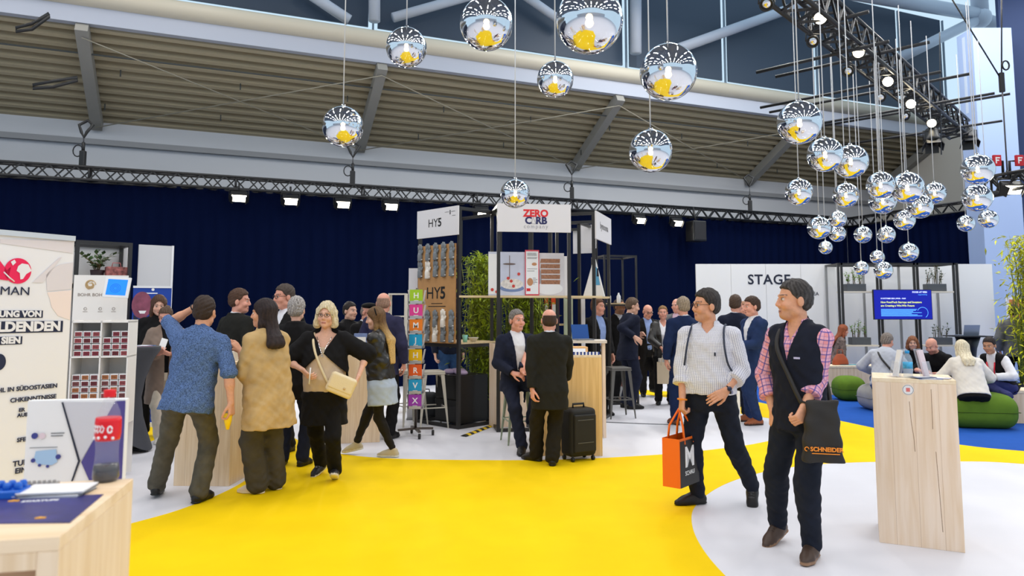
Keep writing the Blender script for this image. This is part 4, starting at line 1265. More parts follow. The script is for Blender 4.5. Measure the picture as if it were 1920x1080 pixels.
# ================================================================ left foreground pedestal and what stands on it
HP = 1.15
A_ = G(112, 1006, HP); B_ = G(250, 897, HP)
dv = Vector((B_.x - A_.x, B_.y - A_.y, 0)); dep = dv.length; dv.normalize(); lf = Vector((-dv.y, dv.x, 0))
C_ = A_ + lf * .60
pt, pang = pedestal('pale wooden pedestal nearest the camera, holding the cola bottle and flyers', C_, A_, HP, dep, spruce2, wood('spruce_top_near', (246, 222, 190), .86, 7, 'x', 0, False), True)
def on_top(px, py, z=HP): return G(px, py, z)
# cola bottle
b0 = on_top(198, 902)
t = thing('cola_bottle', 'nearly empty clear cola bottle with red cap and red label', 'bottle', b0, R(10))
pr = [(.024, .0), (.030, .004), (.0335, .012), (.0325, .03), (.0305, .045), (.0285, .06), (.0280, .085), (.0300, .115), (.0315, .125), (.0315, .158), (.030, .168), (.0265, .185), (.019, .203), (.0128, .217), (.0120, .226)]
MB().lathe(pr, 32).build('bottle_body', glassy('pet_clear', (200, 206, 216), .14, .03), t)
MB().lathe([(.001, .003), (.029, .005), (.0322, .012), (.0312, .03), (.0296, .044), (.001, .044)], 32).build('drink', mat('cola', (26, 12, 10), .1), t)
MB().lathe([(.0292, .108), (.0305, .115), (.0321, .125), (.0321, .158), (.0305, .168), (.0298, .168)], 40).build('label', mat('label_red', (226, 20, 34), .4), t)
MB().lathe([(.0145, .222), (.0150, .224), (.0150, .239), (.0142, .241), (.001, .241)], 28).build('cap', mat('cap_red', (228, 18, 30), .4), t)
m = MB()
def onlab(a0, z, r=.0324): return (r * math.sin(a0), -r * math.cos(a0), z)
m.tube([onlab(-.95 + i * .09, .146 + .006 * math.sin(i * 2.2)) for i in range(12)], .0016, 6)
m.tube([onlab(-1.0 + i * .10, .135 + .005 * math.sin(i * 1.9 + 1)) for i in range(11)], .0016, 6)
m.tube([onlab(.45 + .16 * math.cos(i * .5), .139 + .0085 * math.sin(i * .5)) for i in range(13)], .0022, 6)
for j in range(4): m.ball(onlab(-.95 + j * .55, .116 + .002 * (j % 3)), .0042, 8)
m.build('label_print', wl, t)
# blue knobbed plastic part
b0 = on_top(12, 934)
t = thing('plastic_part', 'blue knobbed plastic part at the left rim of the near pedestal', 'plastic part', b0, pang)
bp = mat('blue_plastic', (34, 104, 206), .3)
MB().bx(-.06, .035, -.02, .05, 0, .020).build('body', bp, t, bevel=.004)
for ix in range(4):
    for iy in range(2): MB().lathe([(.009, .02), (.009, .030), (.0065, .036), (.001, .037)], 14, (-.048 + ix * .024, .0 + iy * .028, 0)).build('knob', bp, t)
# grey ridged part
b0 = on_top(72, 914)
m = MB(); m.bx(-.045, .045, -.012, .012, 0, .012)
for i in range(8): m.bx(-.043 + i * .0115, -.037 + i * .0115, -.016, -.010, 0, .020)
T(m.build('plastic_part', mat('grey_part', (168, 166, 164), .5), None, b0, pang), 'grey ridged plastic strip beside the white notebooks', 'plastic part')
# notebooks
b0 = on_top(104, 926)
for k in range(2):
    t = thing('notebook', ('white notebook lying under another one on the near pedestal', 'white notebook on top of another one on the near pedestal')[k], 'notebook', b0 + Vector((.004 * k, .003 * k, .0072 * k)), pang + R(-8 + 5 * k))
    MB().bx(-.075, .075, -.05, .05, 0, .0016).build('cover', ink, t); MB().bx(-.073, .073, -.048, .049, .0017, .0055).build('pages', paper, t); MB().bx(-.075, .075, -.05, .05, .0056, .0070).build('cover', paper, t)
# navy flyer lying across the front corner
nav = mat('flyer_navy', (52, 50, 118), .35, var=.25, vscale=18); yol = mat('flyer_yellow', (246, 178, 40), .4)
cs = [on_top(-60, 938), on_top(194, 928), on_top(131, 981), on_top(-90, 984)]
t = thing('flyer', 'dark violet flyer with yellow and white print lying on the near pedestal', 'flyer', (0, 0, HP))
MB().prism([(p.x, p.y) for p in cs], .0005, .002).build('sheet', nav, t)
pl = on_top(75, 941); lettering('STARTUPS', .017, wl, t, (pl.x, pl.y, .0022), (0, 0, pang), bold=.0006, name='lettering')
pl = on_top(26, 941); lettering('die', .020, yol, t, (pl.x, pl.y, .0022), (0, 0, pang), bold=.001)
pl = on_top(76, 973); lettering('die', .018, yol, t, (pl.x, pl.y, .0022), (0, 0, pang), bold=.001)
# panel with hexagon print behind the pedestal
HB = 2.45
p0 = at(52, 751, HB); p1 = at(237, 750, HB + .05); ang = math.atan2(p1.y - p0.y, p1.x - p0.x); wd = (p1 - p0).length; zt = p0.z
t = thing('display_board', 'white printed standing board with a dark hexagon line behind the cola bottle', 'display board', (p0.x, p0.y, 0), ang)
MB().bx(0, wd, 0, .03, .02, zt).build('panel', white, t, bevel=.003)
MB().bx(.02, wd - .02, -.10, .14, 0, .02).build('foot', grey, t)
def bl(px, py):
    q = onplane(px, py, p0, (-math.sin(ang), math.cos(ang), 0)); d = q - p0; return (d.x * math.cos(ang) + d.y * math.sin(ang), q.z)
m = MB(); flatpoly(m, [bl(116, 754), bl(219, 754), bl(153, 862), bl(150, 864)], -.0005, 0, .001); m.build('grey_print', mat('print_grey', (206, 206, 214), .6), t)
m = MB(); flatpoly(m, [bl(116, 754), bl(119, 754), bl(151, 864), bl(137, 902), bl(134, 902), bl(147, 864)], -.002); m.build('hexagon_line', ink, t)
m = MB(); flatpoly(m, [bl(217, 752), bl(236, 751), bl(229, 900), bl(168, 900), bl(153, 866)], -.0035, 0, .001); m.build('violet_print', mat('print_violet', (78, 70, 140), .55), t)
m = MB(); flatpoly(m, [bl(68, 846), bl(106, 842), bl(108, 866), bl(98, 872), bl(72, 870), bl(64, 862)], -.002); m.build('machine_picture', mat('print_sky', (164, 196, 230), .5), t)
m = MB()
for (x, y, r_) in ((63, 863, .007), (110, 856, .008), (75, 872, .005), (90, 874, .005)): c = bl(x, y); ellipse(m, c[0], c[1], r_, r_, -.003)
c = bl(66, 817); ellipse(m, c[0], c[1], .010, .010, -.003); m.build('machine_wheel', mat('print_indigo', (60, 66, 140), .5), t)
m = MB(); c = bl(80, 817); ellipse(m, c[0], c[1], .010, .010, -.003); m.build('logo_ring', mat('print_pale', (222, 204, 214), .5), t)
m = MB()
for y_, x1_ in ((812, 121), (817, 118)): a = bl(96, y_); b = bl(x1_, y_); m.bx(a[0], b[0], -.002, -.0005, a[1] - .002, a[1] + .001)
a = bl(56, 840); b = bl(108, 838); m.bx(a[0], b[0], -.002, -.0005, a[1], a[1] + .0015); m.build('text_lines', grey, t)

# ================================================================ roll-up banner
br = at(140, 443, 4.25); brz = br.z; bdir = Vector((.20, .35, 0)).normalized(); br = Vector((br.x, br.y, 0)); bl0 = br - bdir * .85
bang = math.atan2(bdir.y, bdir.x)
t = thing('rollup_banner', 'tall white roll-up banner with pink globe logo at the left edge', 'banner', bl0, bang)
cream = mat('banner_cream', (236, 234, 238), .55)
MB().bx(0, .85, 0, .006, .06, brz - .02).build('sheet', cream, t)
MB().bx(0, .85, -.012, .018, brz - .03, brz).build('top_rail', mat('rail_silver', (216, 214, 214), .35, .6), t)
MB().bx(-.01, .86, -.09, .11, 0, .07).build('base', mat('rail_silver', (216, 214, 214), .35, .6), t, bevel=.01)
bn = Vector((-bdir.y, bdir.x, 0))
def bq(px, py):
    q = onplane(px, py, bl0, bn); return ((q - bl0).dot(bdir), q.z)
pinkm = mat('banner_pink', (238, 24, 84), .5); navb = mat('banner_navy', (30, 36, 66), .5); fade = mat('banner_fade', (224, 216, 220), .55); skinp = mat('banner_skin', (242, 224, 218), .55)
c = bq(33, 508); e = bq(58, 508); r_ = e[0] - c[0]; ztop = bq(33, 484)[1] - c[1]
m = MB(); ellipse(m, c[0], c[1], r_, ztop, -.003, 0, 40)
q = [bq(-30, 480), bq(-3, 486), bq(12, 506), bq(20, 500), bq(14, 526), bq(-30, 520)]; flatpoly(m, q, -.003); m.build('globe_logo', pinkm, t)
m = MB()
flatpoly(m, [bq(33, 499), bq(40, 494), bq(52, 496), bq(58, 508), bq(48, 514), bq(42, 523), bq(37, 524), bq(36, 512), bq(30, 508)], -.006); flatpoly(m, [bq(19, 491), bq(26, 487), bq(29, 492), bq(23, 498)], -.006)
m.tube([Vector((x, -.006, z)) for x, z in (bq(6, 510), bq(16, 520), bq(26, 528))], .0035, 6)
m.build('globe_continents', cream, t)
m = MB(); flatpoly(m, [bq(86, 516), bq(95, 505), bq(112, 496), bq(137, 492), bq(134, 542), bq(110, 544), bq(88, 546)], -.002, 0, .0008); flatpoly(m, [bq(0, 448), bq(138, 452), bq(136, 475), bq(0, 456)], -.002, 0, .0008); flatpoly(m, [bq(60, 530), bq(110, 484), bq(116, 482), bq(80, 530)], -.002, 0, .0008); m.build('faded_helmet', fade, t)
m = MB(); flatpoly(m, [bq(88, 548), bq(134, 544), bq(131, 600), bq(108, 592), bq(96, 575), bq(93, 560)], -.0015, 0, .0006); m.build('faded_face', skinp, t)
def btext(s_, px_r, py, hpx, m_, bold=.0, box=None, xs=1.0):
    x1, z = bq(px_r, py); h = abs(bq(px_r, py - hpx / 2)[1] - bq(px_r, py + hpx / 2)[1])
    if box:
        a = bq(-40, py); x0 = max(.004, a[0]); mm = MB(); mm.bx(x0, x1 + h * .25, -.003, -.001, z - h * .62, z + h * .62); mm.build('text_bar', navb, t)
    lettering(s_, h * 1.38, m_, t, (x1, -.0045, z), align='RIGHT', bold=bold, xs=xs)
btext('MAN', 56, 547, 16, navb, .0, xs=1.05)
btext('UNG VON', 77, 589, 11, cream, .0022, True)
btext('LDENDEN', 113, 612, 17, cream, .0036, True)
btext('SIEN', 38, 638, 12, cream, .0024, True)
btext('HL IN S\u00dcDOSTASIEN', 107, 723, 8, navb, .0008)
btext('CHKENNTNISSE', 105, 743, 8, navb, .0008)
btext('ER', 46, 768, 7, navb, .0008); btext('AUB', 52, 777, 7, navb, .0008); btext('SFEI', 51, 823, 8, navb, .0008); btext('TUR', 52, 866, 10, navb, .001); btext('EIN', 50, 880, 10, navb, .001)
m = MB(); c = bq(-3, 679); ellipse(m, c[0], c[1], .035, .045, -.003); m.build('dark_dot', navb, t)

# ================================================================ white shelf display with small cartons
YS = 6.9
p0 = at(126, 760, YS); p1 = at(236, 755, YS + .12); ang = math.atan2(p1.y - p0.y, p1.x - p0.x); wd = (p1 - p0).length
o_ = Vector((p0.x, p0.y, 0))
t = thing('shelf_display', 'white cardboard shelf display with gold emblem, full of small cartons', 'display shelf', o_, ang)
sn = Vector((-math.sin(ang), math.cos(ang), 0)); su = Vector((math.cos(ang), math.sin(ang), 0))
def sq(px, py): q = onplane(px, py, o_, sn); return ((q - o_).dot(su), q.z)
zt = sq(180, 516)[1]; zh = sq(180, 600)[1]; zm = sq(180, 668)[1]; zb = sq(180, 748)[1]
cardm = mat('card_white', (240, 236, 232), .7)
MB().bx(.0, wd - .03, 0, .012, zh, zt).build('header', cardm, t)
MB().bx(0, wd, .30, .312, .02, zh).build('back_panel', cardm, t)
for x in (0, wd * .5, wd - .012): MB().bx(x, x + .012, .0, .30, zb - .0, zh).build('upright', cardm, t)
for z in (zb, zm, zh - .012): MB().bx(0, wd, 0, .30, z - .014, z).build('shelf', cardm, t)
MB().bx(.0, wd, -.01, .30, zb - .25, zb - .014).build('apron', cardm, t)
MB().bx(.02, wd * .6, .06, .28, 0, zb - .25).build('plinth', cardm, t)
gold = mat('emblem_gold', (206, 172, 118), .4)
m = MB(); c = sq(170, 534)
for k in range(5): m.tube([Vector((c[0] + (.045 - .007 * k) * math.cos(i * .35 + k), -.003, c[1] + (.045 - .007 * k) * math.sin(i * .35 + k))) for i in range(14)], .003, 5)
m.build('emblem', gold, t)
c = sq(171, 553); lettering('BOHR BOHL', .042, mat('print_taupe', (150, 138, 130), .6), t, (c[0], -.002, c[1]))
m = MB()
for px in (160, 188, 213):
    c = sq(px, 579); m.tube([Vector((c[0] + .013 * math.cos(i * .6), -.002, c[1] + .013 * math.sin(i * .6))) for i in range(11)], .002, 4); m.bx(c[0] - .02, c[0] + .02, -.002, 0, c[1] - .030, c[1] - .026)
m.build('icons', mat('print_taupe', (150, 138, 130), .6), t)
PACKM = [[paper, mat('pack_%d' % i, c, .5, var=.5, vscale=60)] for i, c in enumerate(((120, 40, 52), (98, 34, 40), (140, 62, 66), (150, 92, 52), (110, 60, 60)))]
proto = {}
pw = wd * .5 / 3.25; ph = (zh - zm) / 5.6
def pack(x, z, k, dp, lb, gp):
    if k not in proto:
        m = MB(); m.bx(0, pw * .9, 0, .09, 0, ph * .86, 0); m.bx(pw * .10, pw * .82, -.002, 0, ph * .06, ph * .70, 1)
        o = m.build('product_carton', PACKM[k]); proto[k] = o
    else:
        o = proto[k].copy(); COL.objects.link(o)
    o.location = o_ + su * x + sn * dp + Vector((0, 0, z)); o.rotation_euler = (0, 0, ang)
    T(o, lb, 'carton', gp)
rr = random.Random(2)
for half in (0, 1):
    for row in range(4):
        for col in range(3):
            if row == 3 and half == 1 and col == 0: continue
            pack(half * wd * .5 + .018 + col * pw, zm + .001 + row * ph, rr.choice((0, 1, 2)), .03 + .012 * row * 0, 'small dark red carton stacked on the upper shelf of the white display', 'cartons on the upper display shelf')
    for row in range(4):
        for col in range(3):
            pack(half * wd * .5 + .018 + col * pw, zb + .001 + row * ph * .95, rr.choice((1, 3, 4, 3)) if half == 0 else rr.choice((2, 3, 4)), .03, 'small brown and white carton stacked on the lower shelf of the white display', 'cartons on the lower display shelf')
# tablet on a stand
tp = at(220, 539, 6.75); 
t = thing('tablet_stand', 'white framed tablet with a blue screen beside the white shelf display', 'tablet', (tp.x + .03, tp.y, 0), R(6))
M_ = Matrix.Translation((-.03, 0, tp.z)) @ Matrix.Rotation(R(-12), 4, 'X') @ Matrix.Rotation(R(3), 4, 'Y')
m = MB(); m.bxm(M_, -.115, .115, -.008, .008, -.098, .098); m.build('bezel', white, t, bevel=.004)
m = MB(); m.bxm(M_, -.088, .088, -.010, -.008, -.075, .075); m.build('screen', emat('screen_blue', (20, 120, 232), .75), t)
m = MB()
for r_ in (.018, .032, .046): m.tube([M_ @ Vector((r_ * math.cos(i * .45) - .01, -.0105, r_ * .9 * math.sin(i * .45) - .01)) for i in range(14)], .0012, 5, closed=True)
m.build('map_rings', emat('screen_navy', (16, 70, 160), .4), t)
m = MB(); m.tube([(-.05, .01, tp.z), (-.06, .16, tp.z - .02)], .014, 8); m.build('bracket', white, t)

# ================================================================ shelf frame with plant and the blue roll-up behind
YF = 10.3
q0 = at(146, 450, YF); q1 = at(245, 456, YF + .45)
t, ang, wd = frame_cube('black tube frame with a leafy plant behind the shelf display', (q0.x, q0.y), (q1.x, q1.y), .55, q0.z, 'black tube frames at the left', .05, mids=(1.98,))
for (x0, x1, y) in ((.0, wd, .575),): MB().bx(x0 - .06, x1 + .1, y, y + .02, .02, q0.z).build('back_board', mat('board_grey', (206, 206, 208), .7), t)
MB().bx(.03, wd - .03, .0, .55, 1.975 + .03, 1.995 + .03).build('shelf', spruce_d, t)
def leafy(mb, base, h, spread, n, leaf, r, mi=0):
    """stems with pointed leaves"""
    for i in range(n):
        a = r.uniform(0, 2 * PI); s = r.uniform(.2, 1) * spread
        tip = Vector((base[0] + s * math.cos(a), base[1] + s * math.sin(a), base[2] + h * r.uniform(.55, 1)))
        b = Vector(base) + Vector((r.uniform(-.04, .04), r.uniform(-.03, .03), 0)); mid = (b + tip) / 2 + Vector((-s * .2 * math.cos(a), -s * .2 * math.sin(a), .05 * h))
        mb.tube([b, mid, tip], [.006, .005, .002], 5, 1)
        for k in range(7):
            f = .3 + .7 * k / 6; c = b.lerp(mid, f * 2) if f < .5 else mid.lerp(tip, f * 2 - 1)
            d = Vector((r.uniform(-1, 1), r.uniform(-1, 1), r.uniform(-.3, .8))).normalized(); sd = d.cross(Vector((0, 0, 1))).normalized() * leaf * .32
            L_ = leaf * r.uniform(.7, 1.2)
            mb.add([c, c + d * L_ * .5 + sd, c + d * L_, c + d * L_ * .5 - sd, c + d * L_ * .5 + Vector((0, 0, leaf * .08))], [(0, 1, 4), (1, 2, 4), (2, 3, 4), (3, 0, 4)], mi)
leafd = mat('leaf_dark', (58, 84, 40), .5, var=.4, vscale=30); leafl = mat('leaf_light', (110, 158, 40), .5, var=.35, vscale=20); stemm = mat('stem', (110, 92, 52), .7)
fd = Vector((math.cos(ang), math.sin(ang), 0)); fn_ = Vector((-math.sin(ang), math.cos(ang), 0)); fo = Vector((q0.x, q0.y, 0))
pp = fo + fd * wd * .55 + fn_ * .3 + Vector((0, 0, 2.026))
t = thing('potted_plant', 'leafy plant in a dark pot inside the black frame at left', 'plant', pp)
MB().lathe([(.07, 0), (.10, .2), (.085, .2), (.08, .17), (.001, .17)], 20, (-.06, 0, 0)).build('pot', mat('pot_dark', (52, 34, 40), .5), t)
m = MB(); leafy(m, (-.06, 0, .16), .34, .36, 12, .10, random.Random(3)); m.build('foliage', [leafd, stemm], t)
g0 = pp + fd * .17 + fn_ * -.08
t = thing('gift_bag', 'colourful patterned bag beside the plant in the black frame', 'bag', g0, ang)
MB().bx(-.13, .15, -.06, .08, 0, .25).build('bag_body', mat('bag_pattern', (150, 90, 86), .6, var=.9, vscale=16), t, bevel=.01)
m = MB(); m.tube([(-.05, 0, .25), (-.04, 0, .31), (.06, 0, .31), (.07, 0, .25)], .006, 6); m.build('handle', mat('bag_pink', (200, 110, 110), .6), t)
# pale square panel and blue roll-up
q0 = at(258, 520, 10.9); q1 = at(324, 520, 11.2); z1 = at(290, 460, 11.05).z
an2 = math.atan2(q1.y - q0.y, q1.x - q0.x)
t = thing('divider_panel', 'pale grey divider panel above the blue roll-up banner', 'panel', (q0.x, q0.y, 0), an2)
w_ = (q1 - q0).length
MB().bx(0, w_, 0, .03, .02, z1).build('panel', mat('board_grey', (206, 206, 208), .7), t); MB().bx(w_ - .03, w_, -.004, .036, .02, z1 + .005).build('edge_profile', white, t); MB().bx(.05, w_ - .05, -.15, .2, 0, .02).build('foot', grey, t)
q0 = at(250, 540, 10.2); q1 = at(322, 540, 10.35); z1 = at(285, 536, 10.25).z; an2 = math.atan2(q1.y - q0.y, q1.x - q0.x); w_ = (q1 - q0).length
t = thing('rollup_banner', 'blue roll-up banner with a smiling face behind the taupe and black coats', 'banner', (q0.x, q0.y, 0), an2)
MB().bx(0, w_, 0, .006, .05, z1 - .02).build('sheet', mat('banner_blue', (22, 66, 164), .5), t); MB().bx(0, w_, -.012, .016, z1 - .03, z1).build('top_rail', white, t); MB().bx(0, w_, -.08, .1, 0, .06).build('base', white, t)
bo = Vector((q0.x, q0.y, 0)); bu = Vector((math.cos(an2), math.sin(an2), 0)); bn2 = Vector((-math.sin(an2), math.cos(an2), 0))
def rq(px, py): q = onplane(px, py, bo, bn2); return ((q - bo).dot(bu), q.z)
m = MB(); c = rq(266, 572); ellipse(m, c[0], c[1], .13, .19, -.002); m.build('printed_face', mat('print_magenta', (140, 74, 96), .5, var=.3, vscale=9), t)
m = MB(); c = rq(267, 584); flatpoly(m, [(c[0] - .05, c[1] + .01), (c[0] + .05, c[1] + .01), (c[0] + .03, c[1] - .03), (c[0] - .03, c[1] - .03)], -.004); c = rq(287, 543); ellipse(m, c[0], c[1], .02, .02, -.004)
m.bx(c[0] - .1, c[0] + .06, -.003, -.001, c[1] - .06, c[1] - .045); m.build('printed_smile', wl, t)
m = MB(); flatpoly(m, [rq(302, 566), rq(312, 590), rq(276, 640), rq(270, 640), rq(282, 598)], -.003); m.build('printed_sleeve', mat('print_lilac', (128, 124, 190), .5), t)
m = MB(); flatpoly(m, [rq(250, 590), rq(262, 600), rq(266, 612), rq(250, 618)], -.003); m.build('printed_dark', ink, t)
m = MB(); flatpoly(m, [rq(250, 606), rq(266, 600), rq(266, 610), rq(250, 612)], -.004); m.build('printed_red', mat('print_rose', (206, 70, 100), .5), t)
c = rq(258, 644); lettering('T', .20, wl, t, (c[0], -.003, c[1]), bold=.006)
m = MB(); m.bx(-.06, .0, -.004, .0, 0, .001); 
# grey stretch-covered table
cg = G(238, 838); cg = Vector((at(227, 840, 8.45).x, 8.45, 0))
t = thing('covered_table', 'high round table in a charcoal stretch cover beside the white display', 'table', cg)
zt = zat(652, 8.3); gm = mat('stretch_grey', (66, 68, 76), .7, var=.06, vscale=6)
vs = []; n = 48; prf = [(.37, zt), (.375, zt - .03), (.30, zt - .14), (.215, zt - .38), (.185, zt - .58), (.21, zt - .80), (.265, zt - 1.0), (.31, .02)]
fs = []
for i, (r_, z) in enumerate(prf):
    for j in range(n):
        a = 2 * PI * j / n; lobe = 1 + .16 * (i / 7) ** 1.5 * (abs(math.cos(2 * a)) - .5)
        vs.append((r_ * lobe * math.cos(a), r_ * lobe * math.sin(a), z + (.10 * (1 - abs(math.cos(2 * a))) if i == 7 else 0)))
for i in range(7):
    for j in range(n): fs.append((i * n + j, i * n + (j + 1) % n, (i + 1) * n + (j + 1) % n, (i + 1) * n + j))
m = MB(); m.add(vs, fs, 0, True); m.build('stretch_cover', gm, t)
MB().lathe([(.37, zt - .004), (.37, zt + .006), (.001, zt + .006)], 40).build('table_top', gm, t)
MB().lathe([(.03, 0), (.03, zt - .01)], 12).build('pole', blk, t)
for k in range(4):
    a = k * PI / 2; MB().bar((0, 0, .04), (.30 * math.cos(a), .30 * math.sin(a), .015), .05, .03).build('foot', blk, t)
for i, (x, y, r_, c, lb) in enumerate(((.05, -.15, 10, (206, 196, 190), 'pale magazine lying on the charcoal covered table'), (.20, -.02, 40, (150, 120, 140), 'mauve magazine lying on the charcoal covered table'), (.14, .16, -20, (110, 140, 190), 'blue magazine lying at the back of the charcoal covered table'))):
    m = MB(); m.bx(-.10, .10, -.07, .07, 0, .008, 0); m.bx(-.08, .06, -.05, .03, .0081, .009, 1)
    T(m.build('magazine', [mat('mag_%d' % i, c, .4, var=.4, vscale=20), paper], None, cg + Vector((x, y, zt + .0065)), R(r_)), lb, 'magazine')

# ================================================================ pedestals in the left crowd
def G2(px, py): g = G(px, py); return g
pA, angA = pedestal('pale wooden pedestal between the speckled blue shirt and the tan jacket', G(325, 911), G(429, 912), 1.13, .48, spruce2)
pa = (G(325, 911) + G(429, 912)) / 2
for i, (x, y, lb) in enumerate(((.15, .10, 'white paper cup on the pedestal behind the blue shirt'), (.19, .22, 'second white paper cup on the pedestal behind the blue shirt'))):
    m = MB(); m.lathe([(.028, 0), (.036, .09), (.038, .092), (.035, .09), (.027, .004), (.001, .004)], 18); T(m.build('paper_cup', paper, None, (pa.x + x, pa.y + y, 1.13)), lb, 'cup')
pB, angB = pedestal('pale wooden pedestal behind the black skirt and the leather jacket', G(632, 832), G(712, 829), 1.16, .55, spruce2)
pb = (G(640, 832) + G(712, 829)) / 2
def carton(loc, s, c, lb, rz_=0, nm='carton', extra=None):
    t = thing(nm, lb, 'box', loc, R(rz_))
    MB().bx(-s[0] / 2, s[0] / 2, -s[1] / 2, s[1] / 2, 0, s[2]).build('box_body', mat('carton_%d_%d_%d' % c, c, .6, var=.15, vscale=15), t, bevel=.003)
    MB().bx(-s[0] * .42, s[0] * .42, -s[1] / 2 - .002, -s[1] / 2, s[2] * .2, s[2] * .75).build('label', extra or paper, t)
    return t
carton((pb.x - .05, pb.y + .14, 1.16), (.16, .10, .17), (120, 140, 190), 'blue carton standing on the pedestal behind the black top', 5)
carton((pb.x + .14, pb.y + .18, 1.16), (.12, .10, .12), (150, 96, 70), 'small brown carton beside the blue one on the pedestal', -8)
carton((pb.x - .17, pb.y + .2, 1.16), (.10, .10, .10), (206, 196, 180), 'small cream carton at the left end of the same pedestal', 0)

# ================================================================ brochure carousel
cp = G(779, 818); YC = cp.y
t = thing('brochure_carousel', 'rotating brochure stand on castors with eight coloured leaflets', 'brochure stand', cp)
steel = mat('steel_dark', (92, 84, 78), .35, .7)
zt = zat(540, YC)
MB().tube([(0, 0, .10), (0, 0, zt)], .018, 10).build('pole', steel, t)
for k in range(4):
    a = R(20) + k * PI / 2; e = Vector((.23 * math.cos(a), .23 * math.sin(a), .09))
    MB().bar((0, 0, .10), e, .035, .025).build('leg', steel, t)
    w = MB(); w.tube([e + Vector((-.014, 0, -.055)), e + Vector((.014, 0, -.055))], .034, 14); w.build('caster', mat('rubber', (38, 36, 36), .6), t)
CC = [((164, 204, 40), 'green'), ((226, 62, 150), 'magenta'), ((240, 130, 32), 'orange'), ((30, 164, 216), 'blue'), ((246, 196, 10), 'yellow'), ((234, 96, 34), 'red orange'), ((34, 160, 210), 'lower blue'), ((160, 60, 172), 'purple')]
hh = (zat(537, YC) - zat(760, YC)) / 8
wf = wl
for k, (c, nm) in enumerate(CC):
    zc = zt - .02 - hh * (k + .5)
    for s in range(4):
        a = s * PI / 2; Mp = Matrix.Rotation(a, 4, 'Z')
        m = MB(); m.bxm(Mp, -.086, .086, -.075, -.070, -hh * .46, -hh * .40); m.bxm(Mp, -.078, .078, -.098, -.070, -hh * .47, -hh * .455); m.bxm(Mp, -.078, .078, -.100, -.097, -hh * .47, -hh * .28)
        for v in range(len(m.v)): m.v[v] = (m.v[v][0], m.v[v][1], m.v[v][2] + zc)
        m.build('pocket', mat('wire_light', (196, 196, 200), .3, .5), t)
    y0 = -.091
    l = thing('leaflet', nm + ' leaflet facing front on the brochure carousel, ' + ('topmost', 'second from top', 'third from top', 'fourth from top', 'fifth from top', 'sixth from top', 'seventh from top', 'lowest')[k], 'leaflet', (cp.x, cp.y + y0, zc), 0)
    MB().bx(-.084, .084, 0, .006, -hh * .47, hh * .48).build('sheet', mat('leaf_col_%d' % k, c, .45), l)
    lettering('HUMJHRVX'[k], hh * .52, wf, l, (0, -.001, .012), bold=.002)
    m = MB(); m.bx(-.03, .03, -.001, 0, -hh * .28, -hh * .24); m.build('print_line', wf, l)
    for sx in (-1, 1):
        Mp = Matrix.Translation((cp.x + sx * .095, cp.y, zc)) @ Matrix.Rotation(sx * R(10), 4, 'Y')
        m = MB(); m.bxm(Mp, -.004, .004, -.07, .07, -hh * .42, hh * .46)
        T(m.build('leaflet', mat('leaf_edge', (206, 200, 200), .5)), 'pale leaflet seen edge-on at the ' + ('left' if sx < 0 else 'right') + ' side of the carousel', 'leaflet', 'edge-on leaflets on the %s of the carousel' % ('left' if sx < 0 else 'right'))

# ================================================================ metal stools
def stool(loc, label, m, h=.76, rz_=0, group=None):
    t = thing('bar_stool', label, 'stool', loc, R(rz_), group)
    b = MB(); b.bx(-.16, .16, -.16, .16, h - .03, h); b.bx(-.165, .165, -.165, .165, h - .05, h - .028); b.build('seat', m, t, bevel=.012)
    for sx in (-1, 1):
        for sy in (-1, 1):
            a = [(sx * .150, sy * .150, h - .03), (sx * .205, sy * .205, 0)]
            q = MB(); v = []
            for (x, y, z), w_ in ((a[0], .055), (a[1], .018)):
                v += [(x, y, z), (x - sx * w_, y, z), (x - sx * w_, y - sy * .006, z), (x - sx * .006, y - sy * .006, z), (x - sx * .006, y - sy * w_, z), (x, y - sy * w_, z)]
            q.add(v, [(0, 1, 7, 6), (1, 2, 8, 7), (2, 3, 9, 8), (3, 4, 10, 9), (4, 5, 11, 10), (5, 0, 6, 11), (0, 5, 4, 3, 2, 1), (6, 7, 8, 9, 10, 11)])
            q.build('leg', m, t)
    b = MB()
    for (x0, y0, x1, y1) in ((-.18, -.18, .18, -.18), (-.18, .18, .18, .18), (-.18, -.18, -.18, .18), (.18, -.18, .18, .18)): b.bar((x0, y0, .28), (x1, y1, .28), .014, .014)
    b.build('footrest', m, t)
    return t
cmet = mat('stool_cream', (206, 200, 186), .4, spec=.5); gmet = mat('stool_grey', (104, 102, 98), .4, spec=.5); gr2 = mat('stool_sage', (150, 160, 138), .4, spec=.5)
stool(G(808, 800), 'cream metal bar stool beside the black drawers', cmet, .78, 20)
stool(G(766, 796), 'cream metal bar stool behind the brochure carousel', cmet, .78, 38)
stool(G(1160, 782), 'grey metal bar stool in front of the wooden pedestal with the poster', gmet, .76, 12)
stool(G(975, 829), 'sage green metal bar stool under the seated person in navy', gr2, .74, 14)

# ================================================================ booth
HB_ = 3.08
F0 = (-.737, 10.05); L0 = (-1.365, 10.66); 
fr, fang, fw = frame_cube('black tube frame of the HY5 corner with the glove panel', L0, F0, .80, HB_, mids=(1.13,))
fo = Vector((L0[0], L0[1], 0)); fu = Vector((math.cos(fang), math.sin(fang), 0)); fnn = Vector((-math.sin(fang), math.cos(fang), 0))
def local_thing(name, label, cat, o, ang, x, y, z, group=None):
    u = Vector((math.cos(ang), math.sin(ang), 0)); v = Vector((-math.sin(ang), math.cos(ang), 0))
    return thing(name, label, cat, Vector((o[0], o[1], 0)) + u * x + v * y + Vector((0, 0, z)), ang, group)
signw = mat('sign_board', (226, 224, 228), .5)
t = local_thing('booth_sign', 'white HY5 sign board at the top of the left booth frame', 'sign', L0, fang, 0, -.035, HB_ - .40)
MB().bx(-.02, fw + .02, -.012, .010, 0, .41).build('board', signw, t)
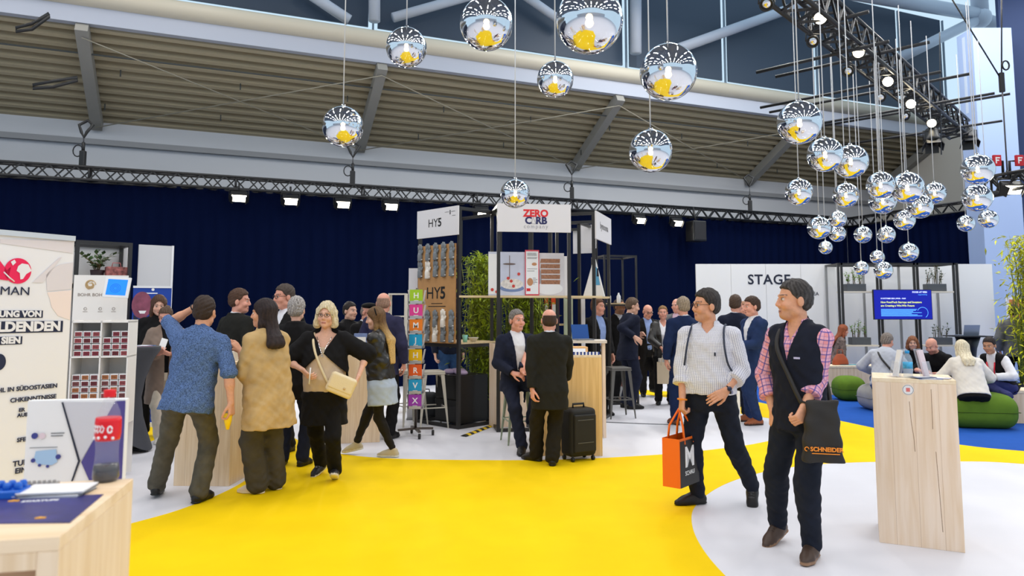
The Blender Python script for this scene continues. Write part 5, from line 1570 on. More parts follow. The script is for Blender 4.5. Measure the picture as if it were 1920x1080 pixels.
lettering('HY', .17, black_ink, t, (fw * .40, -.013, .20)); lettering('5', .17, black_ink, t, (fw * .40 + .15, -.013, .20), bold=.004)
m = MB(); m.bx(fw * .70, fw * .80, -.014, -.012, .335, .34); m.bx(fw * .86, fw * .95, -.014, -.012, .335, .34); m.bx(fw * .82, fw * .84, -.014, -.012, .30, .36); m.bx(fw * .88, fw * .96, -.014, -.012, .275, .28); m.build('small_print', black_ink, t)
kraft = mat('kraft', (190, 142, 92), .75, var=.06, vscale=10)
zp1, zp0 = 2.56, 1.165
t = local_thing('glove_display', 'brown kraft display panel with HY5 print and rows of gloves', 'display panel', L0, fang, 0, -.04, zp0)
PH = zp1 - zp0
MB().bx(.02, fw - .03, -.01, .012, 0, PH).build('board', kraft, t)
lettering('HY', .24, black_ink, t, (fw * .43, -.012, PH * .50)); lettering('5', .24, black_ink, t, (fw * .43 + .21, -.012, PH * .50), bold=.006)
m = MB(); m.bx(fw * .38, fw * .66, -.012, -.010, PH * .395, PH * .402); m.bx(fw * .30, fw * .74, -.012, -.010, PH * .365, PH * .373); m.build('small_print', black_ink, t)
def glove(x, z, m_, lb, gp, hand='five', s=1.0):
    """knitted glove pinned palm up: palm, cuff and fingers in one"""
    g = local_thing('glove', lb, 'glove', L0, fang, x, -.052, zp0 + z, gp)
    b = MB(); q = s
    b.ball((0, -.014, .055 * q), .040 * q, 14, 0, (1.0, .42, 1.25))
    b.lathe([(.030 * q, -.05 * q), (.034 * q, -.045 * q), (.034 * q, .03 * q), (.028 * q, .05 * q)], 14, (0, -.014, 0))
    for i, (fx, fl) in enumerate(((-.030, .075), (-.010, .092), (.011, .088), (.030, .066))):
        b.tube([(fx * q, -.014, .075 * q), (fx * 1.12 * q, -.016, (.075 + fl) * q)], [.012 * q, .0095 * q], 8)
    b.tube([(.028 * q, -.016, .035 * q), (.055 * q, -.02, .085 * q)], [.013 * q, .010 * q], 8)
    b.build('glove_hand', m_, g)
    c = MB(); c.bx(-.036 * q, .036 * q, -.032, -.010, -.034 * q, -.026 * q); c.ball((.042 * q, -.02, -.03 * q), .008, 8); c.build('glove_clip', wl, g)
gg = mat('glove_grey', (126, 132, 138), .8, bump=.3, bscale=200); gw = mat('glove_white', (236, 230, 222), .8)
xs_ = [fw * (.10 + .20 * i) for i in range(5)]
for i, x in enumerate(xs_):
    glove(x, PH * .885, gg, 'grey glove in the top row of the kraft panel', 'grey gloves in the top row', s=1.16)
    if i == 1: glove(x, PH * .70, gw, 'single white glove in the second row of the kraft panel', None, s=1.24)
    else: glove(x, PH * .71, gg, 'grey glove in the second row of the kraft panel', 'grey gloves in the second row', s=1.16)
for i, x in enumerate(xs_):
    if i == 3: glove(x, PH * .20, gw, 'upper white glove below the printed HY5 letters', None, s=1.2)
    elif i: glove(x, PH * .20, gg, 'grey glove in the third row of the kraft panel', 'grey gloves in the third row', s=1.14)
    if i == 2: glove(x, PH * .05, gw, 'lowest white glove on the kraft panel', None, s=1.2)
    elif i: glove(x, PH * .05, gg, 'grey glove in the bottom row of the kraft panel', 'grey gloves in the bottom row', s=1.14)
# shelf board inside, black drawer cabinet, lavender cloth
t = local_thing('shelf_board', 'pale wooden shelf board low in the HY5 frame', 'shelf', L0, fang, 0, 0, 1.155)
MB().bx(.03, fw + .02, .0, .84, 0, .022).build('board', spruce_d, t)
pc = (.72 * fw, .14)
t = local_thing('drawer_cabinet', 'black drawer cabinet standing inside the HY5 frame', 'cabinet', L0, fang, .30, .06, .05)
cw, cd_, ch = fw - .36, .56, .66
bk = mat('cabinet_black', (18, 18, 19), .4)
MB().bx(0, cw, .02, cd_, 0, ch).build('body', bk, t, bevel=.004)
for k in range(2):
    d = MB().bx(.01, cw - .01, 0, .02, .02 + k * .32, .32 + k * .32).build('drawer', bk, t, bevel=.003)
    MB().bx(cw * .30, cw * .36, -.008, 0, .20 + k * .32, .25 + k * .32).build('lock', chrome, d)
t2 = local_thing('folded_cloth', 'lavender cloth bundle lying on the black drawer cabinet', 'cloth', L0, fang, .30 + cw * .45, .30, .05 + ch)
m = MB(); r_ = random.Random(8)
for k in range(5): m.ball((r_.uniform(-.15, .15), r_.uniform(-.12, .12), .03), .08, 12, 0, (1.3, 1, .55))
m.build('cloth', mat('lavender', (190, 170, 204), .8), t2)
# small things on the wooden shelf
for i, (x, y, c, lb) in enumerate(((fw - .05, .16, (140, 206, 190), 'mint green cup on the HY5 shelf corner'), (fw - .07, .34, (226, 220, 208), 'cream bowl on the HY5 shelf beside the mint cup'))):
    q = Vector((L0[0], L0[1], 0)) + fu * x + fnn * y + Vector((0, 0, 1.178))
    m = MB()
    if i == 0: m.lathe([(.03, 0), (.04, .10), (.037, .10), (.028, .008), (.001, .008)], 18)
    else: m.lathe([(.03, 0), (.075, .06), (.078, .062), (.07, .055), (.028, .008), (.001, .008)], 20)
    T(m.build('cup' if i == 0 else 'bowl', mat('crockery_%d' % i, c, .4), None, q), lb, 'cup' if i == 0 else 'bowl')
# ZERO CARB frame
Z0 = (-.185, 9.82); Z1 = (.79, 9.95)
zf, zang, zw = frame_cube('black tube frame of the ZERO CARB stand with the cake posters', Z0, Z1, .85, HB_)
t = local_thing('booth_sign', 'white ZERO CARB company sign board in the middle of the booth', 'sign', Z0, zang, 0, -.035, HB_ - .385)
MB().bx(-.02, zw + .02, -.012, .010, 0, .39).build('board', signw, t)
rz_ = mat('zero_red', (220, 44, 50), .5); nz_ = mat('carb_navy', (44, 46, 96), .5)
lettering('ZERO', .135, rz_, t, (zw * .52, -.0135, .255), bold=.006); lettering('C', .135, nz_, t, (zw * .415, -.0135, .155), bold=.006); lettering('RB', .135, nz_, t, (zw * .597, -.0135, .155), bold=.006)
m = MB(); c = (zw * .485, .155); m.tube([(c[0] - .036, -.0135, c[1] - .042), (c[0], -.0135, c[1] + .046), (c[0] + .036, -.0135, c[1] - .042)], .004, 6, closed=True); m.build('triangle_mark', mat('mark_grey', (160, 160, 170), .5), t)
lettering('company', .075, mat('mark_grey', (160, 160, 170), .5), t, (zw * .52, -.0135, .075), spacing=1.3)
SZ = 1.83
t = local_thing('shelf_board', 'long pale shelf board across the booth under the cake posters', 'shelf', Z0, zang, -.50, .20, SZ - .03)
MB().bx(-.02, 2.0, 0, .32, 0, .028).build('board', spruce_d, t)
# three posters leaning on the shelf
def poster(x0, x1, h, y, lb, base, border=None):
    t = local_thing('poster', lb, 'poster', Z0, zang, x0, y, SZ)
    w_ = x1 - x0
    b = MB(); b.bx(0, w_, 0, .010, 0, h); b.build('board', mat(*base), t)
    return t, w_, h
t, w_, h = poster(-.115, .42, .61, .23, 'left cake poster with a white tiered stand on pale blue', ('poster_blue', (206, 210, 228), .45, 0, .1, 4))
m = MB(); ellipse(m, w_ * .62, .10, .17, .05, -.001, 0); m.build('printed_plate', mat('plate_blue', (120, 140, 184), .5), t)
m = MB(); ellipse(m, w_ * .62, .16, .16, .075, -.002); m.build('printed_cake', mat('cake_pale', (226, 220, 214), .5, var=.2, vscale=30), t)
m = MB(); m.bx(w_ * .55, w_ * .565, -.003, -.001, .22, .56); ellipse(m, w_ * .55, .44, .09, .012, -.003); m.build('printed_stand', mat('print_brown', (110, 90, 84), .5), t)
m = MB()
for (x, z) in ((.60, .20), (.52, .24), (.80, .30), (.1, .08), (.66, .13), (.22, .05)): ellipse(m, w_ * x, z, .022, .022, -.0045, 0, 12)
m.build('printed_berries', mat('berry', (206, 70, 62), .5), t)
m = MB(); m.bx(0, w_ * .28, -.0006, .0, .02, .58); m.build('pale_margin', paper, t)
t, w_, h = poster(.83, 1.02, .56, .26, 'narrow white poster leaning behind the right cake poster', ('poster_white', (232, 230, 232), .5))
t, w_, h = poster(.52, .96, .60, .23, 'right cake poster showing a stacked brown layer cake', ('poster_grey', (214, 210, 214), .45, 0, .08, 4))
m = MB(); r_ = random.Random(6)
for k in range(5):
    z0 = .16 + k * .075; flatpoly(m, [(w_ * (.24 + r_.uniform(-.02, .02)), z0), (w_ * .86, z0), (w_ * .87, z0 + .058), (w_ * .25, z0 + .058)], -.001)
m.build('printed_cake', mat('cake_brown', (160, 112, 84), .5, var=.35, vscale=40), t)
m = MB(); ellipse(m, w_ * .5, .10, .20, .085, -.0005, 0, 24, .0008); m.build('printed_plate', paper, t)
m = MB(); ellipse(m, w_ * .12, .25, .07, .14, -.0004, 0, 24, .0006); m.build('printed_shadow', mat('print_ash', (168, 166, 172), .5), t)
t, w_, h = poster(.40, .60, .64, .21, 'white recipe poster with a red border between the cake posters', ('poster_red', (214, 74, 92), .5))
w_ = w_ + .03
m = MB(); m.bx(.012, .188, -.001, 0, .02, .62); m.build('white_field', paper, t)
m = MB(); r_ = random.Random(5)
for z in (.59, .575, .56, .53, .515, .37, .34, .24, .22, .20, .18, .16): x0 = .03 if z > .3 else .11; m.bx(x0, .03 + r_.uniform(.10, .145), -.002, -.001, z, z + .007)
m.build('text_lines', grey, t)
m = MB(); ellipse(m, .07, .19, .042, .055, -.002); ellipse(m, .13, .44, .035, .022, -.002); m.build('printed_cookie', mat('cookie', (196, 140, 100), .5), t)
m = MB(); m.bx(.02, .075, -.002, -.001, .06, .10); m.build('red_print', rz_, t)
# right module with its sign
R0 = (1.187, 10.42); R1 = (1.525, 11.36)
rd = Vector((R1[0] - R0[0], R1[1] - R0[1], 0)); 
rf, rang, rw = frame_cube('black tube frame at the right corner of the booth', R0, R1, .95, 3.06)
t = local_thing('booth_sign', 'white sign board seen at an angle at the right end of the booth', 'sign', R0, rang, 0, -.035, 3.06 - .40)
MB().bx(-.02, rw + .02, -.012, .010, 0, .41).build('board', signw, t); lettering('bymoona', .15, mat('sign_grey', (110, 108, 112), .5), t, (rw * .5, -.014, .22))
# module behind, with backs of further signs
K0 = (.30, 11.9); K1 = (1.08, 11.55)
kf, kang, kw = frame_cube('black tube frame at the back of the booth', K0, K1, .9, 3.06)
for x0, x1 in ((.42, .86), ): 
    t = local_thing('booth_sign', 'back of a blank white sign board deep inside the booth', 'sign', K0, kang, x0, .95, 2.62); MB().bx(0, x1 - x0, 0, .02, 0, .42).build('board', signw, t)
t = thing('booth_sign', 'second blank white sign board back seen beside the right booth frame', 'sign', at(1089, 466, 12.1), R(-14)); MB().bx(0, .26, 0, .02, 0, .40).build('board', signw, t)
# leaflet stand with blue leaf picture, shelf at right
q = at(1117, 552, 10.75)
t = thing('shelf_board', 'short pale shelf board at the right end of the booth', 'shelf', (q.x - .42, q.y - .10, SZ - .03), R(2)); MB().bx(0, .62, 0, .36, 0, .028).build('board', spruce_d, t)
t = thing('tent_display', 'white tent shaped display with a blue leaf on the booth shelf', 'display', (q.x - .02, q.y + .05, SZ), R(-25))
m = MB(); m.prism([(-.17, 0), (.17, 0), (.03, .56), (.0, .56)], -.01, .01, 0, Matrix.Rotation(PI / 2, 4, 'X')); m.build('board', paper, t)
m = MB(); flatpoly(m, [(.0, .17), (.10, .17), (.06, .42), (.01, .48)], -.012); m.build('blue_print', mat('print_cyan', (96, 170, 214), .5), t)
m = MB(); flatpoly(m, [(.05, .30), (.085, .30), (.075, .42), (.055, .42)], -.015); m.build('dark_print', ink, t)
# orange upright boxes and pale panels inside the booth
for i, (px, w_, c, lb) in enumerate(((1024, .055, (232, 92, 36), 'narrow orange banner strip inside the booth'), (1041, .12, (226, 80, 30), 'wide orange carton behind the black suit'))):
    q = at(px, 585, 11.3); carton((q.x, q.y, 1.42), (w_, .10, .40 if i else .42), c, lb, 0)
t = thing('shelf_board', 'pale shelf board behind the two suits, with the orange cartons', 'shelf', (at(1012, 585, 11.3).x, 11.2, 1.39)); MB().bx(0, .44, 0, .22, 0, .025).build('board', spruce_d, t)
for i, (px, w_, lb) in enumerate(((1066, .14, 'pale green panel strip inside the booth'), (1094, .06, 'cream upright strip at the back of the booth'))):
    q = at(px, 640, 11.15); t = thing('divider_panel', lb, 'panel', (q.x, q.y, 0)); MB().bx(-w_ / 2, w_ / 2, 0, .03, .02, 1.82).build('panel', mat('panel_sage', (196, 206, 180), .7) if i == 0 else signw, t); MB().bx(-w_ / 2, w_ / 2, -.1, .13, 0, .02).build('foot', grey, t)
# thin dark frame beyond the booth at right
f3, a3, w3 = frame_cube('thin black tube frame with bottles seen right of the booth', (1.62, 12.6), (2.20, 12.75), .6, 2.6, r=.03, mids=(1.72,))
t = thing('shelf_board', 'narrow pale shelf in the thin frame right of the booth', 'shelf', (1.60, 12.6, 1.735), a3); MB().bx(0, .62, 0, .5, 0, .02).build('board', spruce_d, t)
for i, (x, lb) in enumerate(((.05, 'white bottle on the narrow shelf, nearer the booth'), (.22, 'white bottle on the narrow shelf, farther from the booth'))):
    m = MB(); m.lathe([(.03, 0), (.035, .02), (.035, .12), (.014, .16), (.014, .18), (.001, .18)], 16); T(m.build('bottle', paper, None, (1.66 + x, 12.72, 1.756)), lb, 'bottle')
# bamboo screens
def bamboo(label, base, h, wd, n, lm, seed, leaf=.13, pot=True, z0=.0, lo=.1):
    r = random.Random(seed)
    t = thing('bamboo_plant', label, 'plant', base)
    if pot: MB().bx(-wd / 2, wd / 2, -.16, .16, 0, .36).build('planter', char, t, bevel=.01)
    m = MB()
    for i in range(max(6, n // 40)):
        x = r.uniform(-wd / 2, wd / 2) * .9; y = r.uniform(-.12, .12); m.tube([(x, y, .3), (x + r.uniform(-.08, .08), y, h * .6), (x + r.uniform(-.2, .2), y + r.uniform(-.1, .1), h * r.uniform(.85, 1.02))], [.009, .007, .002], 6)
    m.build('stems', mat('bamboo_stem', (130, 140, 60), .5), t)
    m = MB()
    for i in range(n):
        z = h * (lo + (1 - lo) * r.random() ** .8); c = Vector((r.gauss(0, wd * .30), r.gauss(0, .15), z))
        d = Vector((r.uniform(-1, 1), r.uniform(-1, 1), r.uniform(-.9, .5))).normalized(); sd = d.cross(Vector((r.uniform(-.5, .5), r.uniform(-.5, .5), 1))).normalized() * leaf * .11
        L_ = leaf * r.uniform(.6, 1.25); e = c + d * L_ + Vector((0, 0, -L_ * .15)); md = c + d * L_ * .45
        m.add([c, md + sd, e, md - sd], [(0, 1, 2, 3)])
    m.build('foliage', lm, t)
    return t
bam = mat('bamboo_leaf', (150, 170, 34), .5, var=.7, vscale=9); bamy = mat('bamboo_leaf_yellow', (206, 206, 30), .5, var=.5, vscale=7)
bamboo('tall bamboo screen plant between the HY5 and ZERO CARB frames', (at(905, 640, 11.15).x, 11.2, 0), 2.5, .50, 2400, bam, 1)
bamboo('bamboo screen plant under the cake posters behind the two suits', (at(985, 640, 11.2).x, 11.3, 0), 2.42, .66, 3600, bam, 2)
# counter in the ZERO CARB stand, dark boards at the foot
q = G(925, 806)
t = thing('wood_panel', 'upright pale wooden panel between the two booth frames', 'panel', at(917, 790, 10.3).xy.to_3d(), R(-55)); MB().bx(0, .30, 0, .03, 0, 1.16).build('board', spruce, t)
t = thing('wood_panel', 'pale wooden side board behind the seated navy suit', 'panel', (at(938, 700, 10.1).x, 10.1, 0), R(4)); MB().bx(0, .50, 0, .03, .02, 1.13).build('board', spruce, t)
t = thing('wood_panel', 'low pale wooden board beside the black drawer cabinet', 'panel', (at(898, 780, 10.75).x, 10.75, 0), R(10)); MB().bx(0, .10, 0, .03, 0, .56).build('board', spruce2, t)
cA = G(1016, 855); cB = G(1130, 855)
counter, can = pedestal('honey coloured wooden counter behind the black suitcase', cA, cB, 1.115, .55, spruce_y)
cm_ = (cA + cB) / 2
# blue and white checked tray with cakes box
t = thing('tray', 'flat tray with a blue and white checked rim on the honey counter', 'tray', (cm_.x + .10, cm_.y + .25, 1.115), can)
b = MB(); b.bx(-.22, .22, -.22, .20, 0, .012, 0)
for i in range(22): b.bx(-.22 + i * .02, -.20 + i * .02, -.226, -.22, 0, .035, i % 2)
b.build('tray_body', [paper, mat('check_blue', (44, 66, 140), .5)], t)
carton((cm_.x + .02, cm_.y + .28, 1.128), (.36, .22, .07), (224, 172, 112), 'flat tan cardboard box on the checked tray', 2)
carton((cm_.x - .10, cm_.y + .27, 1.199), (.10, .08, .045), (226, 186, 130), 'little tan box on top of the flat cardboard box', 10)
# second counter with the blue laptop
q0 = at(1080, 700, 9.35); q1 = at(1124, 700, 9.25)
t = thing('counter_shelf', 'white counter board behind the honey counter, carrying the blue laptop', 'counter', (q0.x - .12, q0.y, 0), R(-4))
MB().bx(0, .52, 0, .4, 1.20, 1.235).build('top', mat('board_pale', (222, 212, 200), .6), t)
for x in (.02, .46): MB().bx(x, x + .04, .05, .35, 0, 1.20).build('support', spruce, t)
lp = at(1094, 641, 9.45)
t = thing('laptop', 'laptop with a blue lid standing open on the white counter', 'laptop', (lp.x, lp.y, 1.236), R(20))
MB().bx(-.12, .12, -.08, .08, 0, .015).build('base', grey, t, bevel=.003)
m = MB(); m.bxm(Matrix.Translation((0, .08, .015)) @ Matrix.Rotation(R(-14), 4, 'X'), -.12, .12, -.004, .006, 0, .19); m.build('screen_lid', mat('lid_blue', (20, 76, 150), .4), t)
# pedestal with the Gaps poster
gA = G(1126, 752); gB = G(1193, 752)
gp, ga = pedestal('wooden pedestal with the red and violet poster behind the grey stool', G(1127, 753), G(1193, 755), 1.17, .5, spruce)
gm_ = (G(1127, 753) + G(1193, 755)) / 2
t = thing('poster', 'white poster with red and violet print on the wooden pedestal', 'poster', Vector((gm_.x, gm_.y - .006, 0)) + Vector((math.cos(ga), math.sin(ga), 0)) * .0, ga)
w2 = .30
sheet('board', paper, t, .02, .31, .10, 1.15, -.012, .010)
sheet('red_block', mat('poster_red2', (224, 30, 56), .5), t, .05, .25, .63, .80, -.015); sheet('violet_block', mat('poster_violet', (196, 56, 170), .5), t, .05, .25, .42, .63, -.015)
lettering('Gaps', .085, wl, t, (.15, -.0165, .71), bold=.002); lettering('you', .075, wl, t, (.15, -.0165, .58), bold=.002); lettering('nt?', .075, wl, t, (.15, -.0165, .48), bold=.002)
m = MB(); r_ = random.Random(2)
for k in range(9): ellipse(m, .05 + r_.uniform(0, .24), .84 + r_.uniform(-.02, .05), .03, .04, -.0145 - k * .0002, 0, 12)
m.build('printed_food', mat('food_orange', (226, 122, 60), .5, var=.4, vscale=20), t)
m = MB(); ellipse(m, .22, .20, .08, .09, -.014); m.build('printed_jar', mat('food_red', (214, 90, 40), .5, var=.5, vscale=14), t)
sheet('brown_block', mat('poster_brown', (168, 110, 96), .5), t, .05, .25, .28, .42, -.014)
sheet('grey_print', mat('print_blush', (216, 170, 176), .6), t, .06, .24, 1.07, 1.10, -.0135)
for i, (x, y, c, lb) in enumerate(((-.10, .14, (150, 206, 180), 'mint paper cup on the pedestal with the poster'), (.05, .16, (238, 238, 238), 'white paper cup on the pedestal with the poster'), (.17, .12, (226, 226, 228), 'small white tub on the pedestal with the poster'))):
    m = MB(); m.lathe([(.045, 0), (.035, .11 - .02 * i), (.001, .11 - .02 * i)] if i else [(.035, 0), (.05, .10), (.046, .10), (.03, .01), (.001, .01)], 18)
    T(m.build('paper_cup', mat('cupc_%d' % i, c, .5), None, (gm_.x + x, gm_.y + y, 1.17)), lb, 'cup')
carton((gm_.x + .26, gm_.y + .22, 1.17), (.10, .16, .16), (200, 170, 120), 'tan box at the right end of the pedestal with the poster', 5)
# suitcase
sc = G(1085, 862)
t = thing('suitcase', 'black upright trolley suitcase behind the person in the black suit', 'suitcase', sc, R(28))
cs_ = mat('suitcase_black', (30, 29, 27), .7, bump=.2, bscale=300)
b = MB(); b.bx(-.17, .17, -.115, .115, .05, .56); b.build('shell', cs_, t, bevel=.05, seg=4)
b = MB(); b.bx(-.14, .14, -.145, -.11, .10, .50); b.build('front_pocket', cs_, t, bevel=.025, seg=3)
for z in (.20, .44): MB().bx(-.10, .10, -.149, -.143, z, z + .008).build('zip', mat('zip_grey', (86, 86, 84), .4), t)
m = MB(); m.tube([(-.07, 0, .55), (-.07, 0, .60), (.07, 0, .60), (.07, 0, .55)], .012, 8); m.build('handle', blk, t)
for sx in (-1, 1):
    for sy in (-1, 1): w = MB(); w.tube([(sx * .13 - .012, sy * .085, .025), (sx * .13 + .012, sy * .085, .025)], .025, 12); w.tube([(sx * .13, sy * .085, .03), (sx * .13, sy * .085, .07)], .012, 6); w.build('wheel', blk, t)
# hazard ramp and floor cable
a = G(868, 819); b = G(926, 797)
t = thing('cable_ramp', 'black and yellow striped cable ramp on the floor before the booth', 'cable ramp', (a.x, a.y, 0), math.atan2(b.y - a.y, b.x - a.x))
Lr = (b - a).length; m = MB()
for i in range(12):
    x0, x1 = Lr * i / 12, Lr * (i + 1) / 12; sk = .03
    m.add([(x0, -.05, .003), (x1, -.05, .003), (x1 + sk, .05, .003), (x0 + sk, .05, .003), (x0 + .01, -.02, .018), (x1 + .01, -.02, .018), (x1 + .02, .02, .018), (x0 + .02, .02, .018)], [(0, 1, 5, 4), (4, 5, 6, 7), (7, 6, 2, 3), (0, 4, 7, 3), (1, 2, 6, 5), (0, 3, 2, 1)], i % 2)
m.build('ramp', [mat('hazard_black', (40, 38, 34), .7), mat('hazard_yellow', (222, 186, 30), .7)], t)
m = MB(); m.tube([G(1132, 792) + Vector((0, 0, .006)), G(1200, 795) + Vector((0, 0, .006)), G(1262, 797) + Vector((0, 0, .006))], .007, 6)
T(m.build('floor_cable', grey), 'thin grey cable lying across the white floor right of the counter', 'cable')

# ================================================================ stage
YW = 15.75
a = at(1307, 600, YW); b = at(1570, 600, YW); c = at(1868, 600, YW); zt = at(1400, 495, YW).z
stw = mat('stage_white', (242, 242, 242), .6)
t = thing('stage_wall', 'tall white stage wall with dark STAGE lettering', 'partition', (a.x, YW, 0))
n_ = 4; W_ = (b.x - a.x)
for k in range(n_): MB().bx(W_ * k / n_ + .003, W_ * (k + 1) / n_ - .003, 0, .05, 0, zt).build('panel', stw, t)
l = at(1442, 525, YW); lettering('STAGE', .30, ink, t, (l.x - a.x, -.004, l.z), bold=.006, spacing=1.08)
l = at(1476, 551, YW); lettering('AREA', .105, ink, t, (at(1535, 551, YW).x - a.x, -.004, l.z), align='RIGHT', bold=.001)
t = thing('stage_wall', 'white backing wall behind the planter shelves and television', 'partition', (b.x + .01, YW + .25, 0))
for k in range(3): MB().bx((c.x - b.x) / 3 * k + .003, (c.x - b.x) / 3 * (k + 1) - .003, 0, .05, 0, zt).build('panel', stw, t)
t = thing('stage_wall', 'tall white wall panel at the right end of the stage', 'partition', (at(1803, 600, 15.3).x, 15.3, 0)); e = at(1866, 600, 15.3)
MB().bx(0, e.x - at(1803, 600, 15.3).x, 0, .05, 0, zt - .03).build('panel', stw, t)
YT = 15.0
zt2 = at(1600, 493, YT).z
xs_ = [at(p, 600, YT).x for p in (1579, 1652, 1722, 1797)]
t = thing('planter_rack', 'black tube shelf frame of the stage holding planters and television', 'shelf', (xs_[0], YT, 0))
for i, x in enumerate(xs_):
    for dx in (-.035, .035) if True else (0,):
        MB().bx(x - xs_[0] + dx - .02, x - xs_[0] + dx + .02, 0, .04, 0, zt2).build('post', frame_m, t)
    MB().bx(x - xs_[0] - .02, x - xs_[0] + .02, .66, .70, 0, zt2).build('post', mat('frame_shaded_grey', (150, 150, 150), .5), t)  # rear posts of the black frame: their shading is put into a grey colour
    MB().bx(x - xs_[0] - .02, x - xs_[0] + .02, .04, .66, zt2 - .04, zt2).build('rail', frame_m, t)
MB().bx(0, xs_[-1] - xs_[0], 0, .04, zt2 - .04, zt2).build('rail', frame_m, t); MB().bx(0, xs_[-1] - xs_[0], .66, .70, zt2 - .04, zt2).build('rail', frame_m, t)
zs1, zs2 = zat(546, YT), zat(647, YT)
for z in (zs1, zs2):
    for i in (0, 2): MB().bx(xs_[i] - xs_[0] + .06, xs_[i + 1] - xs_[0] - .06, .0, .34, z - .03, z).build('shelf_plank', mat('shelf_pale', (226, 218, 204), .6), t)
for (px, z, lb, sd) in ((1611, zs1, 'grey planter with green herbs on the upper left stage shelf', 1), (1763, zs1, 'grey planter with tall stems on the upper right stage shelf', 2), (1616, zs2, 'grey planter with yellow green herbs on the lower left stage shelf', 3), (1769, zs2, 'grey planter with sparse twigs on the lower right stage shelf', 4)):
    q = at(px, 600, YT)
    t = thing('planter', lb, 'planter', (q.x, YT + .14, z))
    MB().bx(-.20, .20, -.09, .09, 0, .155).build('planter_box', mat('planter_grey', (84, 88, 94), .6), t, bevel=.006)
    m = MB(); r_ = random.Random(sd)
    for k in range(3): leafy(m, (-.13 + .13 * k, 0, .14), (.36, .42, .42, .40)[sd - 1] * (.8 + .2 * (k % 2)), .10, 5 if sd != 4 else 3, .055, r_)
    m.build('foliage', [leafl if sd in (1, 3) else leafd, stemm], t)
# television
q = at(1692, 571, YT - .09); w_ = (at(1747, 571, YT).x - at(1638, 571, YT).x); h_ = zat(543, YT) - zat(599, YT)
t = thing('television', 'wall television showing a blue conference slide', 'television', (q.x, YT - .09, q.z))
MB().bx(-w_ / 2, w_ / 2, -.02, .03, -h_ / 2, h_ / 2).build('case', blk, t, bevel=.004); MB().bx(-.15, .15, .03, .095, -.15, .15).build('wall_mount', blk, t)
MB().bx(-w_ / 2 + .012, w_ / 2 - .012, -.022, -.02, -h_ / 2 + .012, h_ / 2 - .012).build('screen', emat('tv_blue', (10, 22, 150), .75), t)
wt_ = emat('tv_white', (220, 232, 255), .9); yt_ = emat('tv_yellow', (216, 226, 120), .9); ct_ = emat('tv_cyan', (90, 170, 240), .9)
lettering('FOOD AT WIN', .045, wt_, t, (w_ * .42, -.0225, h_ * .41), align='RIGHT', bold=.001); lettering('supported by', .035, ct_, t, (w_ * .42, -.0225, h_ * .33), align='RIGHT')
lettering('12 OCTOBER 2023 | 09:30 \u2013 10:30', .036, wt_, t, (-w_ * .38, -.0225, h_ * .20), align='LEFT', bold=.0008)
lettering('How FoodTech Startups and Investors', .054, yt_, t, (-w_ * .38, -.0225, h_ * .075), align='LEFT', bold=.0012); lettering('are Creating a Win-Win Future', .054, yt_, t, (-w_ * .38, -.0225, -h_ * .04), align='LEFT', bold=.0012)
m = MB(); r_ = random.Random(9)
for k in range(7): m.bx(-w_ * .38, -w_ * .38 + w_ * r_.uniform(.52, .72), -.023, -.0221, -h_ * (.17 + .036 * k), -h_ * (.15 + .036 * k))
m.build('text_lines', ct_, t)
m = MB(); m.tube([Vector((w_ * .33 + .11 * math.cos(i * .22 - 1), -.0225, -h_ * .27 + .11 * math.sin(i * .22 - 1))) for i in range(18)], .005, 5); m.build('arc_graphic', ct_, t)
# high table with laptop
q = at(1814, 628, 14.4); zq = zat(629, 14.4)
t = thing('covered_table', 'high table in a black stretch cover under the silver laptop', 'table', (q.x, 14.4, 0))
MB().bx(-.32, .32, -.3, .3, zq - .025, zq).build('table_top', char, t, bevel=.004)
MB().lathe([(.22, zq - .03), (.15, zq - .25), (.12, zq - .5), (.15, zq - .8), (.22, .0)], 24).build('stretch_cover', blk, t)
t = thing('laptop', 'silver laptop open on the high black table near the pillar', 'laptop', (q.x - .02, 14.4, zq), R(8))
MB().bx(-.17, .17, -.12, .12, 0, .015).build('base', mat('laptop_silver', (150, 160, 180), .35, .5), t, bevel=.003); m = MB(); m.bxm(Matrix.Translation((0, -.12, .015)) @ Matrix.Rotation(R(12), 4, 'X'), -.17, .17, -.006, .002, 0, .20); m.build('screen_lid', mat('laptop_silver', (150, 160, 180), .35, .5), t)
# benches and poufs
def pouf(label, px, py, w_, d_, h_, c, rz_=0):
    g = G(px, py); t = thing('pouf', label, 'pouf', g, R(rz_), None)
    F = Field(); F.box((0, 0, h_ / 2), (w_ / 2, d_ / 2, h_ / 2), None, h_ * .40, .01)
    F.n = lambda X, Y, Z: -.02 * np.exp(-((X / (w_ * .4)) ** 2 + (Y / (d_ * .4)) ** 2)) * (Z > h_ * .5) + 0 * X
    F.mesh('cushion', .03, fabric('pouf_%d_%d_%d' % c, c, .08, 8), parent=t)
    sm = MB(); k = 20; sm.tube([((w_ / 2 + .002) * max(-1, min(1, 1.25 * math.cos(2 * PI * i / k))), (d_ / 2 + .002) * max(-1, min(1, 1.25 * math.sin(2 * PI * i / k))), h_ * .5) for i in range(k)], .004, 5, closed=True); sm.build('seam', fabric('seam_%d_%d_%d' % c, tuple(int(v * .7) for v in c)), t)
    return t
olive = (96, 128, 38)
GP = pouf('large green pouf under the person in the white sweater', 1835, 800, .88, .62, .46, olive, -10)
pouf('green pouf behind the grey pouf at the wooden bench', 1592, 750, .50, .55, .42, olive, 0)
pouf('light grey pouf under the person in the pale shirt', 1660, 768, .74, .62, .40, (164, 162, 160), 0)
pouf('grey pouf half hidden behind the person in the vest', 1441, 716, .5, .5, .44, (136, 136, 138), 0)
